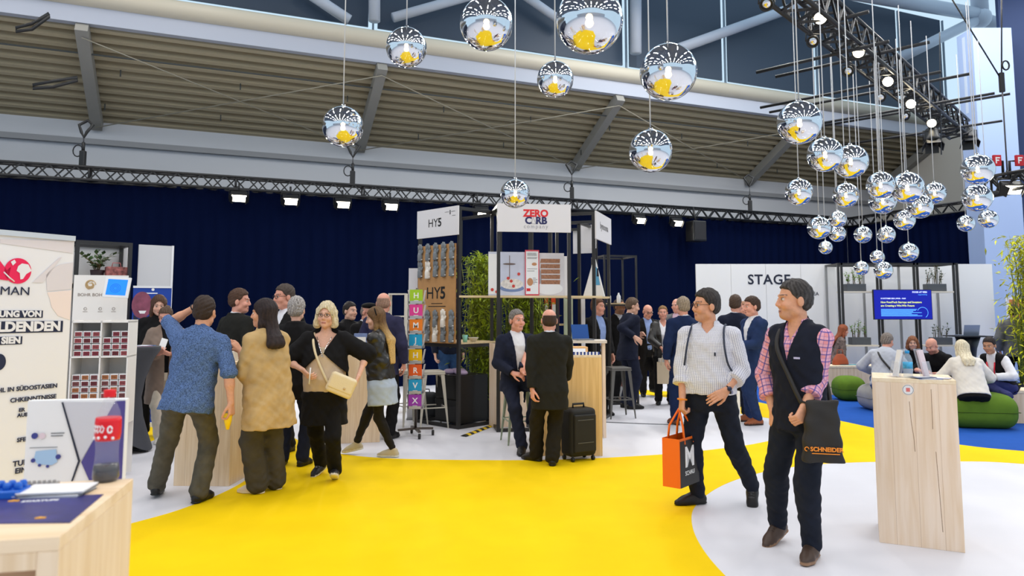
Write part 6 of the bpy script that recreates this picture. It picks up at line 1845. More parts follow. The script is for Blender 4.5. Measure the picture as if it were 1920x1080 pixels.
def bench(label, x0, x1, Y, h, d=.5, rz_=0):
    t = thing('wooden_bench', label, 'bench', (x0, Y, 0), R(rz_)); w_ = x1 - x0
    MB().bx(0, w_, 0, .03, 0, h - .04).build('front_panel', spruce2, t); MB().bx(0, w_, d - .03, d, 0, h - .04).build('back_panel', spruce2, t)
    for x in (0, w_ - .03): MB().bx(x, x + .03, .03, d - .03, 0, h - .04).build('side_panel', spruce2, t)
    MB().bx(-.01, w_ + .01, -.01, d + .01, h - .04, h).build('top', spruce_top, t, bevel=.003)
    return t
Yb = 14.15
bench('long pale wooden bench with a teal mat below the stage shelves', at(1545, 700, Yb).x, at(1790, 700, Yb).x, Yb, zat(686, Yb), .5)
q = at(1592, 683, Yb + .26); T(MB().bx(-.22, .22, -.12, .12, 0, .006).build('seat_mat', mat('mat_teal', (66, 140, 160), .7), None, (q.x, q.y, zat(686, Yb))), 'teal mat lying on the long wooden bench', 'mat')
Yc = 10.6
bench('wooden bench under the person with the red lanyard', at(1880, 780, Yc).x, at(2050, 780, Yc).x, Yc, .47, .5, -12)
# ================================================================ right foreground pedestal
rA = G(1649, 1017); rB = G(1810, 1037)
rp, ra_ = pedestal('tall pale wooden pedestal with knots standing alone at the right', rA, rB, 1.135, .50, spruce)
rm = (rA + rB) / 2; ru = Vector((math.cos(ra_), math.sin(ra_), 0)); rv = Vector((-math.sin(ra_), math.cos(ra_), 0)); HR = 1.135
def rpos(x, y): p = rm + ru * x + rv * y; return Vector((p.x, p.y, HR))
t = thing('sticker', 'round white sticker on the front of the right pedestal', 'sticker', Vector((rm.x, rm.y, 1.06)) + ru * -.035, ra_)
m = MB(); ellipse(m, 0, 0, .036, .036, -.0005, 0, 32, .0012); m.build('disc', paper, t)
m = MB(); m.tube([(.032 * math.cos(i * PI / 16), -.002, .032 * math.sin(i * PI / 16)) for i in range(32)], .0014, 5, closed=True); m.build('rim_print', grey, t)
m = MB(); flatpoly(m, [(-.012, -.013), (.012, -.013), (.012, .013), (-.012, .013)], -.002); m.build('red_square', mat('sticker_red', (224, 120, 116), .6), t)
# cracks in the planks
m = MB()
for (pts) in (((-.03, .98), (-.025, .85), (-.012, .72), (-.010, .64)), ((.105, 1.07), (.104, .90), (.103, .80)), ((.115, .65), (.12, .5), (.125, .35), (.132, .12))):
    m.tube([(x, -.0004, z) for x, z in pts], .0016, 4)
m.build('crack', mat('crack_brown', (134, 100, 70), .8), rp)
clr = glassy('acrylic', (226, 230, 240), .22, .05)
def holder(x, y, lb, rz_, sheet_m=paper, sw_=.075):
    t = thing('leaflet_holder', lb, 'leaflet holder', rpos(x, y), ra_ + R(rz_))
    b = MB(); b.bx(-.055, .055, -.035, .045, 0, .004); Mt = Matrix.Translation((0, .02, .004)) @ Matrix.Rotation(R(-12), 4, 'X'); b.bxm(Mt, -.055, .055, 0, .003, 0, .20)
    Mf = Matrix.Translation((0, -.012, .004)) @ Matrix.Rotation(R(-12), 4, 'X'); b.bxm(Mf, -.055, .055, -.003, 0, 0, .11); b.build('acrylic_shell', clr, t)
    b = MB(); b.bxm(Matrix.Translation((0, .006, .006)) @ Matrix.Rotation(R(-12), 4, 'X'), -sw_ / 2, sw_ / 2, -.006, .006, 0, .19); b.build('leaflets', sheet_m, t)
holder(-.11, .14, 'clear leaflet holder left of the water bottle', -70)
holder(.10, .20, 'clear leaflet holder right of the water bottle', 62, mat('leaflet_pink', (226, 206, 210), .6))
t = thing('water_bottle', 'clear water bottle with a blue cap and blue label on the right pedestal', 'bottle', rpos(-.025, .10), ra_)
pr = [(.026, 0), (.031, .006), (.0315, .03), (.0295, .04), (.0315, .05), (.0315, .115), (.030, .13), (.022, .155), (.0135, .168), (.0125, .176)]
MB().lathe(pr, 28).build('bottle_body', glassy('pet_blueish', (206, 222, 236), .30, .05), t)
MB().lathe([(.0322, .066), (.0322, .112)], 28).build('label', mat('label_cyan', (66, 166, 214), .4, var=.3, vscale=50), t)
MB().lathe([(.0145, .172), (.015, .174), (.015, .192), (.001, .193)], 24).build('cap', mat('cap_blue', (30, 140, 200), .4), t)
for i, (x, y, r_, c, lb) in enumerate(((.10, .06, 12, (120, 136, 176), 'blue grey leaflet lying on the right pedestal'), (.16, .12, -16, (200, 196, 210), 'pale leaflet lying at the rim of the right pedestal'), (.06, .09, 30, (90, 100, 130), 'dark leaflet lying near the water bottle'))):
    m = MB(); m.bx(-.075, .075, -.05, .05, 0, .003, 0); m.bx(-.05, .04, -.03, .02, .0031, .0036, 1)
    T(m.build('leaflet', [mat('lf_%d' % i, c, .4), paper], None, rpos(x, y) + Vector((0, 0, .0035 * i)), ra_ + R(r_)), lb, 'leaflet')
# bamboo and picture at the right edge
bamboo('tall yellow green bamboo plant cut by the right edge', (at(1962, 780, 12.7).x, 12.7, 0), 2.95, .78, 3600, bamy, 5, .15)
q = at(1914, 598, 14.9)
t = thing('framed_picture', 'white framed picture with orange print behind the yellow bamboo', 'picture', (q.x, 14.9, q.z)); MB().bx(-.27, .27, 0, .03, -.45, .45).build('board', paper, t); MB().bx(-.22, .22, -.004, 0, -.1, .40).build('printed_picture', mat('pic_orange', (224, 130, 70), .5, var=.6, vscale=8), t)
MB().bx(-.02, .02, .03, .06, -q.z, .3).build('pole', grey, t)

# small things around the carousel
q = at(777, 560, 11.0)
t = thing('display_board', 'narrow pale display board behind the top of the brochure carousel', 'display board', (q.x, 11.0, 0), R(4)); MB().bx(-.09, .09, 0, .02, .02, zat(503, 11.0)).build('panel', signw, t); MB().bx(-.09, .09, -.12, .14, 0, .02).build('foot', grey, t)
q = at(744, 570, 11.6)
t = thing('wall_shelf', 'cream shelf unit half hidden behind the dark purple jacket', 'shelf', (q.x, 11.6, 0)); zq = zat(550, 11.6)
for x in (-.13, .13): MB().bx(x - .01, x + .01, 0, .25, 0, zq).build('side_board', mat('shelf_pale', (226, 218, 204), .6), t)
for k in range(4): MB().bx(-.12, .12, 0, .25, zq - .02 - .36 * k, zq - .36 * k).build('shelf_plank', mat('shelf_pale', (226, 218, 204), .6), t)
g = G(795, 792); t = thing('rucksack', 'black rucksack on the floor behind the cream bar stools', 'bag', (g.x, g.y + .35, 0))
Fb = Field(); Fb.box((0, 0, .2), (.16, .11, .2), None, .08, .02); Fb.mesh('bag_body', .02, blackf if 'blackf' in globals() else char, parent=t)
m = MB(); m.tube([(-.04, 0, .38), (-.03, 0, .44), (.03, 0, .44), (.04, 0, .38)], .01, 6); m.build('handle', char, t)
# ---------------------------------------------------------------- people
def off(px, pxc, Y): return (px - pxc) * Y / FPX
def who(label, pxc, Y, H, yaw, hands=None, feet=None, **kw):
    """place by the hip column pxc at depth Y; hands (dx column, dy, z row) and feet (column, row, toe yaw, pitch) read off the same way and turned into the body's own frame"""
    X = at(pxc, 585, Y).x; k = H / KH
    Mi = np.array(rz(R(-yaw)))
    def loc(v): return tuple(Mi @ np.array(v, float))
    hh = []
    for h in (hands or (None, None)):
        if h is None: hh.append(None); continue
        h = dict(h)
        if 'at' in h:
            px, py, dy = h.pop('at'); q = at(px, py, Y + dy)
            h['w'] = tuple(np.array(loc((q.x - X, dy, q.z))) / k)
        for kk in ('dir', 'pn', 'pole'):
            if 'w' + kk in h: h[kk] = loc(h.pop('w' + kk))
        hh.append(h)
    ff = kw.pop('lfeet', None)
    if feet:
        ff = []
        for f in feet:
            px, py, toe, pit = f[:4]; g = G(px, py) if py else at(px, 585, Y)
            if len(f) > 4 and f[4] is not None: g = Vector((at(px, 585, f[4]).x, f[4], 0))
            lift = f[5] if len(f) > 5 else 0
            l = np.array(loc((g.x - X, g.y - Y, lift))) / k
            t_ = (l[0], l[1], l[2], toe - yaw, pit)
            if len(f) > 6: t_ = t_ + (np.array(loc(f[6])),)
            ff.append(t_)
    return person(label, (X, Y), H=H, yaw=yaw, hands=hh, feet=ff, **kw)
def g_(name, m, **kw): return dict(name=name, mat=m, **kw)
navy_s = fabric('suit_navy', (28, 33, 52), .10); black_s = fabric('suit_black', (27, 26, 27), .10); char_s = fabric('suit_charcoal', (34, 34, 31), .10); blue_s = fabric('suit_blue', (34, 52, 92), .12); mid_s = fabric('suit_midblue', (22, 38, 74), .12)
shirt_w = fabric('shirt_white', (232, 232, 238), .04); shirt_b = fabric('shirt_paleblue', (150, 172, 222), .06); jean = fabric('jeans_dark', (26, 31, 44), .22, 9); jean_b = fabric('jeans_blue', (48, 78, 122), .2, 9); blackf = fabric('cloth_black', (19, 18, 20), .15); grey_j = fabric('jacket_grey', (112, 112, 114), .12)
SUITV = [(-.14, .03), (-.03, .004), (.10, .0), (.16, .006), (.50, .070), (.60, .078)]
OPENV = [(-.25, .10), (-.10, .055), (.10, .045), (.30, .055), (.50, .072), (.60, .08)]
def suit(js, sh, V=SUITV, hem=-.17, lap=1, **kw): return [g_('shirt', sh, off=.010, hem=.0, collar=.030, sleeve=0), g_('jacket', js, off=.024, hem=hem, V=V, lapel=lap, collar=.012, sleeve=1.94, **kw)]
DK = ((24, 22, 22), (14, 14, 14))
NEAR = dict(res=.0085, fine=.0045); MID = dict(res=.011, fine=.0055); FAR = dict(res=.015, fine=.0075)

# speckled blue shirt
spk = mat('shirt_speckled', (82, 106, 150), .85, var=.6, vscale=105, bump=.2, bscale=300, spec=.2)
gj = fabric('jeans_grey', (84, 80, 70), .22, 11)
p1 = who('person seen from behind in a speckled blue shirt, one hand raised to the head', 360, 6.15, 1.79, 184, hands=(dict(at=(366, 576, .24), wpole=(-1, .3, -.25), wdir=(.85, -.1, .45), wpn=(.3, -.8, -.3), curl=22), dict(at=(433, 756, -.04), wpole=(.6, -.6, 0), wpn=(-1, .2, 0), curl=48)),
         feet=((293, 932, 196, 6), (374, 941, 172, 0)), lean=(6, -7), head=(-4, 4, 0), skin='warm', hair=('short', (52, 40, 34)), wide=1.06,
         garments=[g_('shirt', spk, off=.020, hem=-.115, sleeve=1.10, collar=.03, cuff=1, loose=.016, flare=.10, wr=.006)], trousers=dict(mat=gj, w=(.094, .068, .072), bunch=.007), shoes=((26, 24, 24), (14, 14, 14)), **NEAR)
tanj = fabric('jacket_tan', (190, 160, 112), .14, 9); wtr = fabric('trousers_slate', (72, 68, 62), .15, 9)
p2 = who('person in a wide tan jacket and slate wide trousers, seen from behind', 506, 6.35, 1.755, 232, hands=(dict(at=(450, 658, .04), wpole=(.2, -.4, -1), wdir=(-.62, .1, .76), wpn=(-.6, .5, -.4), curl=12, thumb=5), dict(at=(478, 690, .22), wpole=(.4, .2, -1), curl=30)),
         feet=((480, 925, 262, 0), (514, 917, 246, 0)), wide=.92, head=(42, 4, 0), sex='f', skin='warm', hair=('long', (34, 26, 28), (52, 40, 40), .12, .14), lean=(2, 2),
         garments=[g_('jacket', tanj, off=.024, hem=-.275, sleeve=1.3, loose=.05, arm=.008, collar=.02, flare=.08, wr=.007)], trousers=dict(mat=wtr, w=(.090, .088, .094), off=.010, bunch=.006), shoes=((226, 206, 184), (232, 220, 204)), **NEAR)
beig = fabric('top_beige', (206, 184, 158), .08, 9)
p3 = who('person in glasses, black top over beige and black skirt, walking to the camera', 612, 6.95, 1.745, 4, hands=(dict(at=(672, 706, -.06), wpole=(.9, .5, 0), curl=38), dict(at=(568, 694, -.22), wpole=(-1, .3, -.2), wdir=(.6, -.35, -.5), wpn=(.3, .5, .4), curl=34, thumb=40)),
         feet=((627, 902, 8, -22), (602, 888, -14, 12)), head=(-4, 3, 2), sex='f', wide=1.0, skin='fair', hair=('bob', (196, 178, 142), (228, 214, 184)), brow=(150, 124, 96), glasses=(70, 50, 44),
         garments=[g_('beige_top', beig, off=.022, hem=-.05, sleeve=None, loose=.012, top=.42, wr=.003), g_('black_top', blackf, off=.034, hem=.10, sleeve=1.08, arm=.022, loose=.03, neck=(.36, .12), wr=.005, cut=lambda x, y, z: np.where(y < .03, .375 - .9 * np.abs(x) - z, -.1)),
                   g_('black_skirt', blackf, off=.026, hem=-.33, top=.0, sleeve=None, flare=.07, wr=.006)], belly=.06, trousers=dict(mat=blackf, w=(.086, .066, .062)), shoes=((34, 32, 36), (226, 222, 216), (200, 200, 200)), **NEAR)
leath = mat('leather_black', (28, 26, 24), .38, 0, .2, 20, .25, 60, spec=.6); tail = fabric('shirt_skyblue', (176, 190, 210), .08, 8)
p4 = who('person in a black leather jacket, pale blue shirt tail and leggings, looking left', 716, 7.98, 1.71, 258, hands=(dict(at=(684, 655, -.12), wpole=(.6, .1, -.8), curl=30), dict(at=(676, 650, .14), wpole=(.5, .3, -1), curl=30)),
         feet=((735, 857, 262, 0), (668, 852, 268, 12)), head=(18, 12, 0), sex='f', skin='fair', hair=('long', (96, 70, 46), (136, 104, 66), .42, .26, (216, 178, 112)), lean=(4, 0),
         garments=[g_('shirt_tail', tail, off=.026, hem=-.26, top=.06, sleeve=None, flare=.05), g_('leather_jacket', leath, off=.030, hem=.03, sleeve=1.95, collar=.02, loose=.015, arm=.006, wr=.007)], trousers=dict(mat=fabric('leggings', (36, 34, 34), .1), w=(.076, .052, .040), off=.006, short=.10), shoes=((196, 182, 150), (226, 222, 206), (150, 140, 120)), **NEAR)
p5 = who('person in a black coat looking down in front of the blue banner', 297, 9.5, 1.84, 20, sex='f', head=(8, 16, 0), hair=('long', (66, 44, 36), (96, 68, 52), .36, .30), garments=[g_('coat', blackf, off=.03, hem=-.40, sleeve=1.9, loose=.02, collar=.02)], trousers=dict(mat=blackf), shoes=DK, **MID)
taup = fabric('coat_taupe', (140, 122, 110), .10, 9); cream_t = fabric('trousers_cream', (226, 214, 196), .06)
p6 = who('person in a taupe coat and cream trousers, looking at a phone', 314, 9.05, 1.69, 32, sex='f', hands=(dict(at=(318, 664, -.26), wpole=(.8, .3, -.6), wdir=(-.6, -.5, .3), wpn=(-.3, .5, .6), curl=40), dict(at=(296, 664, -.22), wpole=(-.9, .3, -.6), wdir=(.5, -.5, .4), wpn=(.3, .5, .6), curl=40)),
         feet=((328, 826, 40, 0), (300, 830, 10, 0)), head=(-22, 24, 0), hair=('bun', (74, 56, 46), (104, 82, 66)), skin='pink', garments=[g_('black_top', blackf, off=.014, hem=-.02, sleeve=0), g_('coat', taup, off=.030, hem=-.42, sleeve=1.95, loose=.03, V=[(-.6, .03), (-.1, .02), (.2, .03), (.5, .06), (.6, .07)], arm=.012, flare=.05, collar=.012)], trousers=dict(mat=cream_t, w=(.088, .075, .08)), shoes=((230, 226, 220), (240, 238, 232)), **MID)
p7 = who('person in a black suit turned away, profile to the right, behind the blue shirt', 446, 8.5, 1.87, 150, head=(-52, 4, 0), hair=('side', (74, 52, 40)), skin='pink', garments=suit(char_s, shirt_w), trousers=dict(mat=char_s), shoes=DK, **MID)
p8 = who('person with dark glasses and white collar towering behind the tan jacket', 535, 8.5, 1.93, -32, head=(-14, 6, 0), skin='pink', hair=('short', (70, 60, 54)), glasses=(30, 24, 26), garments=suit(black_s, shirt_w), trousers=dict(mat=black_s), shoes=DK, **MID)
p9 = who('person in a black jacket seen from behind, between tan jacket and black top', 556, 7.7, 1.76, 176, sex='f', wide=1.1, hair=('curly', (138, 132, 130), (184, 178, 174)), garments=[g_('jacket', blackf, off=.030, hem=-.22, sleeve=1.95, loose=.02, collar=.03, arm=.012)], trousers=dict(mat=navy_s), shoes=DK, **MID)
p10 = who('person all in black standing before the curtain, looking right', 655, 10.6, 1.75, 60, head=(0, 4, 0), skin='fair', hair=('short', (40, 34, 32)), garments=[g_('jacket', blackf, off=.026, hem=-.15, sleeve=1.95, collar=.03)], trousers=dict(mat=blackf), shoes=DK, **FAR)
p11 = who('person with a black flat cap and glasses holding a paper', 686, 9.9, 1.74, 55, hands=(dict(at=(700, 624, -.25), wpole=(.5, .5, -1), wdir=(.7, -.4, .1), curl=30), dict(at=(686, 630, -.28), wpole=(-.6, .4, -1), wdir=(.6, -.4, .1), curl=30)), head=(8, 18, 0), skin='pink', hair=('balding', (120, 110, 104)), glasses=(50, 40, 40), garments=[g_('shirt', shirt_w, off=.012, hem=0, collar=.04, sleeve=0), g_('jacket', blackf, off=.028, hem=-.15, sleeve=1.95, V=[(.30, .0), (.5, .05), (.6, .07)])], trousers=dict(mat=blackf), shoes=DK, **FAR)
c = MB(); c.ball(p11['hd'](0, .012, .095), .108 * p11['k'], 20, 0, (1, 1.12, .42)); c.ball(p11['hd'](0, -.085, .075), .062, 14, 0, (1.1, .7, .22)); c.build('flat_cap', blackf, p11['root'])
p12 = who('person in a dark purple jacket seen from behind, beside the brochure carousel', 719, 9.3, 1.86, 170, head=(10, 4, 0), skin='pink', hair=('balding', (150, 120, 104)), wide=1.08, garments=[g_('jacket', fabric('jacket_purple', (46, 46, 74), .12), off=.026, hem=-.15, sleeve=1.95, collar=.03)], trousers=dict(mat=blackf), shoes=DK, **MID)
# booth
p14 = who('person in a navy suit and open white shirt sitting on a bar stool', 968, 8.75, 1.76, 20, pelvis=(0, 0, .80), hands=(dict(at=(978, 697, -.34), wpole=(.6, .6, -.6), wdir=(.75, -.5, .05), wpn=(-.4, -.6, .2), curl=30), dict(at=(962, 700, -.26), wpole=(-1, .4, -.3), wdir=(.8, -.4, -.1), wpn=(.1, .4, -.7), curl=30)),
          feet=((996, 818, 25, 0, 8.5, .26), (978, 843, -4, 0, 8.34)), head=(12, 2, 0), skin='pink', wide=1.06, hair=('short', (92, 86, 83), (140, 134, 130)), garments=suit(navy_s, shirt_w, V=[(-.25, .05), (-.08, .03), (.06, .02), (.14, .03), (.50, .08), (.60, .085)], hem=-.13), trousers=dict(mat=navy_s, sit=1), shoes=((20, 20, 22), (12, 12, 12)), **NEAR)
p15 = who('person in a black suit seen from behind, standing at the honey counter', 1030, 7.66, 1.67, 178, hands=(dict(at=(998, 733, -.10), wpole=(-.7, -.5, 0), wpn=(.8, .3, 0), curl=40), dict(at=(1062, 712, .26), wpole=(1, -.6, -.3), wdir=(-.4, .9, .1), curl=40)),
          feet=((1004, 864, 232, 0), (1036, 872, 176, 0)), head=(4, 2, 0), skin='pink', wide=1.10, hair=('balding', (58, 44, 38)), garments=suit(char_s, shirt_w, hem=-.26, lap=0), trousers=dict(mat=fabric('trousers_brownblack', (34, 31, 25), .1), w=(.092, .074, .078), bunch=.006), shoes=((26, 22, 20), (14, 13, 12)), **NEAR)
p16 = who('person in a dark suit and pale blue shirt behind the booth frame', 1120, 11.4, 1.82, 32, head=(20, 2, 0), skin='pink', wide=1.08, hair=('side', (96, 66, 48)), garments=suit(black_s, shirt_b, V=OPENV), trousers=dict(mat=black_s), shoes=DK, **FAR)
p17 = who('person in a dark suit whose face shows over a navy blazer', 1160, 13.0, 1.84, 35, head=(10, 4, 0), skin='olive', hair=('crop', (58, 46, 40)), beard=((70, 54, 46), .4), garments=suit(black_s, shirt_w), trousers=dict(mat=black_s), shoes=DK, **FAR)
p18 = who('person in a navy blazer bending over the pedestal, turned to the right', 1176, 12.2, 1.86, 112, lean=(10, 6), hands=(dict(at=(1196, 628, .1), wpole=(-.4, .3, -1), curl=30), dict(at=(1190, 632, -.25), wpole=(-.8, -.3, -.6), curl=30)), head=(-18, 12, 0), skin='fair', hair=('short', (92, 74, 60)), garments=suit(navy_s, shirt_w, V=OPENV), trousers=dict(mat=navy_s), shoes=DK, **FAR)
p19 = who('person with glasses in a long dark coat and pale blue shirt, looking down', 1213, 13.6, 1.80, 8, head=(4, 20, 0), skin='pink', hair=('balding', (70, 60, 56)), glasses=(40, 34, 34), garments=suit(black_s, shirt_b, V=OPENV, hem=-.38), trousers=dict(mat=black_s), feet=((1224, 741, 20, 0), (1206, 743, -6, 0)), shoes=DK, **FAR)
p20 = who('person in a black jacket and white blouse, holding two paper bags', 1243, 12.7, 1.72, -2, sex='f', hands=(dict(at=(1252, 652, -.24), wpole=(1, .4, 0), wdir=(-.4, -.3, -.8), curl=50), dict(at=(1240, 652, -.24), wpole=(-1, .4, 0), wdir=(.4, -.3, -.8), curl=50)), head=(-10, 2, 0), skin='pink', hair=('bun', (122, 90, 56), (150, 116, 76)), garments=[g_('blouse', shirt_w, off=.014, hem=-.02, sleeve=0, neck=(.46, .06)), g_('jacket', leath, off=.030, hem=-.10, sleeve=1.92, V=OPENV, loose=.01)], trousers=dict(mat=blackf), shoes=DK, **FAR)
p21 = who('person in a grey jacket and pink shirt at the back of the group', 1270, 14.0, 1.87, -30, head=(-12, 4, 0), skin='pink', hair=('balding', (206, 200, 196)), garments=suit(grey_j, fabric('shirt_pink', (228, 196, 214), .05)), trousers=dict(mat=black_s), shoes=DK, **FAR)
p22 = who('person in a dark blue suit and brown shoes, seen from behind', 1281, 10.35, 1.82, 188, head=(6, 0, 0), skin='pink', hair=('short', (132, 116, 98), (164, 148, 128)), garments=suit(mid_s, shirt_w, lap=0, hem=-.2), feet=((1266, 796, 196, 0), (1292, 797, 170, 0)), trousers=dict(mat=mid_s), shoes=((110, 64, 40), (50, 32, 24)), **MID)
# check shirt
chk = check('shirt_check', (230, 229, 235), [(.0120, .0022, (100, 108, 150), .75)])
p23 = who('person in a white checked shirt and dark jeans walking with an orange bag', 1328, 5.98, 1.79, -42, twist=16, hands=(dict(at=(1362, 733, -.21), wpole=(.9, .55, -.1), wdir=(-.85, -.12, -.40), wpn=(-.1, .7, -.3), curl=14), dict(at=(1279, 752, -.05), wpole=(-.5, .9, 0), wdir=(-.1, -.1, -1), wpn=(.9, .2, 0), curl=62, thumb=45)),
          feet=((1404, 944, -26, 52, 6.25), (1306, 945, -74, 0)), head=(-36, 2, 0), skin='warm', wide=1.07, belly=.07, hair=('side', (36, 31, 30), (66, 60, 58)), brow=(50, 40, 36), glasses=(60, 30, 28), beard=((120, 96, 84), .25),
          garments=[g_('shirt', chk, off=.018, hem=.015, sleeve=1.52, collar=.034, cuff=1, uv=1, arm=.014, loose=.0, wr=.0045, neck=(.50, .05))], trousers=dict(mat=jean, w=(.094, .066, .056), top=.07, bunch=.006), shoes=((30, 29, 30), (20, 20, 21), (70, 70, 74)), **NEAR)
b = MB()
pf = [p23['P'] + p23['M'] @ (np.array([  .166 * 1.07 * math.cos(a) + .024 * math.cos(a), (.126 + .028) * math.sin(a) - .012, .045]) * p23['k']) for a in [i * 2 * PI / 36 for i in range(36)]]
vs = []
for q in pf: vs += [q + np.array([0, 0, -.018]), q + np.array([0, 0, .020])]
b.add(vs, [(2 * i, (2 * i + 2) % 72, (2 * i + 3) % 72, 2 * i + 1) for i in range(36)], 0, True)
o = b.build('belt', mat('belt_olive', (78, 66, 34), .5), p23['root']); o.modifiers.new('solid', 'SOLIDIFY').thickness = .006
p24 = who('person in a navy suit, back turned, standing before the STAGE wall', 1379, 11.2, 1.87, 165, head=(-14, 2, 0), skin='pink', hair=('short', (76, 60, 50)), wide=1.08, garments=suit(navy_s, shirt_w, lap=0), trousers=dict(mat=navy_s), shoes=DK, **FAR)
p25b = who('person half hidden between the two navy suits', 1394, 12.4, 1.78, -20, skin='pink', hair=('short', (150, 110, 84)), garments=suit(black_s, shirt_w), trousers=dict(mat=black_s), shoes=DK, **FAR)
p25 = who('person in a blue suit and brown shoes, in profile before the STAGE wall', 1412, 10.35, 1.86, -72, hands=(dict(at=(1384, 648, -.22), wpole=(.8, .2, -.8), wdir=(-1, 0, .1), curl=30), dict(at=(1384, 655, .2), wpole=(.6, .6, -.8), wdir=(-1, 0, .1), curl=30)), feet=((1420, 797, -76, 0), (1404, 790, -84, 0)), head=(-8, 6, 0), skin='pink', hair=('side', (62, 46, 38)), garments=suit(blue_s, shirt_w, hem=-.19), trousers=dict(mat=blue_s, w=(.086, .062, .056)), shoes=((150, 82, 46), (60, 36, 26)), **MID)
# vest and plaid
pld = check('shirt_plaid', (226, 150, 158), [(.048, .024, (226, 170, 190), .8), (.048, .007, (70, 70, 150), .75), (.024, .0024, (70, 74, 160), .5)])
vest = fabric('vest_navy', (24, 28, 42), .12, 12)
p26 = who('person in a navy vest over a pink plaid shirt, walking with a black shoulder bag', 1494, 4.84, 1.82, -64, twist=10, hands=(dict(at=(1508, 764, -.20), wpole=(.45, .8, -.5), wdir=(-.55, -.35, -.75), wpn=(-.35, .8, .1), curl=66, thumb=40), dict(at=(1450, 770, .10), wpole=(-.3, 1, 0), wdir=(-.1, -.2, -1), wpn=(.9, .2, 0), curl=40)),
          feet=((1522, 1047, -36, 0), (1462, 1014, -48, 16)), head=(-26, 2, 0), skin='warm', wide=.92, hair=('short', (36, 32, 31), (78, 74, 73)), brow=(60, 50, 46), beard=((110, 90, 82), .25),
          garments=[g_('shirt', pld, off=.012, hem=-.10, sleeve=1.62, collar=.034, uv=1, cuff=1, arm=.006, neck=(.46, .05)), g_('vest', vest, off=.026, hem=-.115, sleeve=0, collar=.040, V=[(.30, .0), (.36, .006), (.52, .05), (.60, .062)], wr=.005)], trousers=dict(mat=jean, w=(.090, .064, .056), bunch=.006), shoes=((70, 54, 46), (150, 116, 88), (48, 38, 32)), **NEAR)
# watches
def watch(p, s, c, strap=(26, 26, 28)):
    el, wr, d, pn, h = p['arm'][s]; a = wr - d * .02; x = unit(np.cross(d, pn)); m = MB()
    m.tube([a + (pn * math.cos(i * .52) + x * math.sin(i * .52)) * .031 for i in range(12)], .0062, 6, closed=True); o = m.build('wristwatch', mat('strap_%d' % strap[0], strap, .5), p['root'])
    f = MB(); q = a - pn * .034; f.ball(q, .019, 14, 0, (1, 1, 1)); f.build('watch_face', mat('watch_%d' % c[0], c, .2), o)
watch(p26, 1, (30, 32, 40)); watch(p23, 1, (20, 34, 70)); watch(p1, 1, (30, 28, 28))
m = MB(); el, wr, d, pn, h = p23['arm'][-1]; x = unit(np.cross(d, pn)); m.tube([wr + d * .005 + (pn * math.cos(i * .52) + x * math.sin(i * .52)) * .034 for i in range(12)], .008, 6, closed=True); m.build('wristband', mat('band_orange', (236, 140, 40), .5), p23['root'])
# lounge
SIT = lambda a, b: ((.12, -.46, 0, a, 0), (-.12, -.44, 0, b, 0))
p27 = who('person in a printed top sitting on the long bench behind the plaid sleeve', 1562, 15.0, 1.66, 85, sex='f', pelvis=(0, 0, .62), lean=(16, 0), head=(0, 14, 0), skin='pink', hair=('long', (132, 68, 44), (164, 92, 60), .3, .26), garments=[g_('top', fabric('top_print', (110, 96, 92), .6, 24), off=.018, hem=-.06, sleeve=1.9)], trousers=dict(mat=blackf, sit=1), shoes=DK, **FAR)
for p_, f_ in (): pass
p28 = who('person in a pale grey shirt with a black strap across the back, sitting turned away', 1652, 11.75, 1.76, 152, lfeet=((.13, -.50, 0, 10, 0), (-.13, -.48, 0, -10, 0)), pelvis=(0, 0, .475), lean=(24, -4), hands=(dict(w=(.20, -.42, .62), pole=(1, .6, -.2), curl=30), dict(w=(-.16, -.44, .64), pole=(-1, .6, -.2), curl=30)), head=(-30, 18, 0), skin='pink', wide=1.10, hair=('short', (112, 100, 94), (150, 140, 132)), garments=[g_('shirt', fabric('shirt_ash', (186, 190, 202), .05), off=.022, hem=-.08, sleeve=1.95, collar=.03, loose=.01, arm=.010)], trousers=dict(mat=jean_b, sit=1), shoes=DK, **MID)
p29 = who('person in black sitting upright behind the water bottle', 1704, 13.0, 1.64, -18, sex='f', lfeet=((.13, -.50, 0, 10, 0), (-.13, -.48, 0, -10, 0)), pelvis=(0, 0, .46), lean=(20, 0), head=(-8, 6, 0), skin='fair', hair=('bob', (120, 72, 48), (150, 98, 66)), garments=[g_('top', blackf, off=.018, hem=-.06, sleeve=1.95)], trousers=dict(mat=blackf, sit=1), shoes=DK, **FAR)
p30 = who('person in a black t-shirt bending forward behind the right pedestal', 1768, 12.3, 1.78, -58, lfeet=((.13, -.50, 0, 10, 0), (-.13, -.48, 0, -10, 0)), pelvis=(0, 0, .44), lean=(34, 0), hands=(dict(w=(.16, -.55, .60), pole=(1, .3, -.4), curl=30), dict(w=(-.10, -.55, .62), pole=(-1, .3, -.4), curl=30)), head=(-4, 28, 0), skin='pink', hair=('bald', (120, 90, 74)), brow=(110, 80, 64), beard=((128, 84, 62), .75), garments=[g_('tshirt', blackf, off=.018, hem=-.06, sleeve=1.2, collar=.01)], trousers=dict(mat=jean, sit=1), shoes=DK, **FAR)
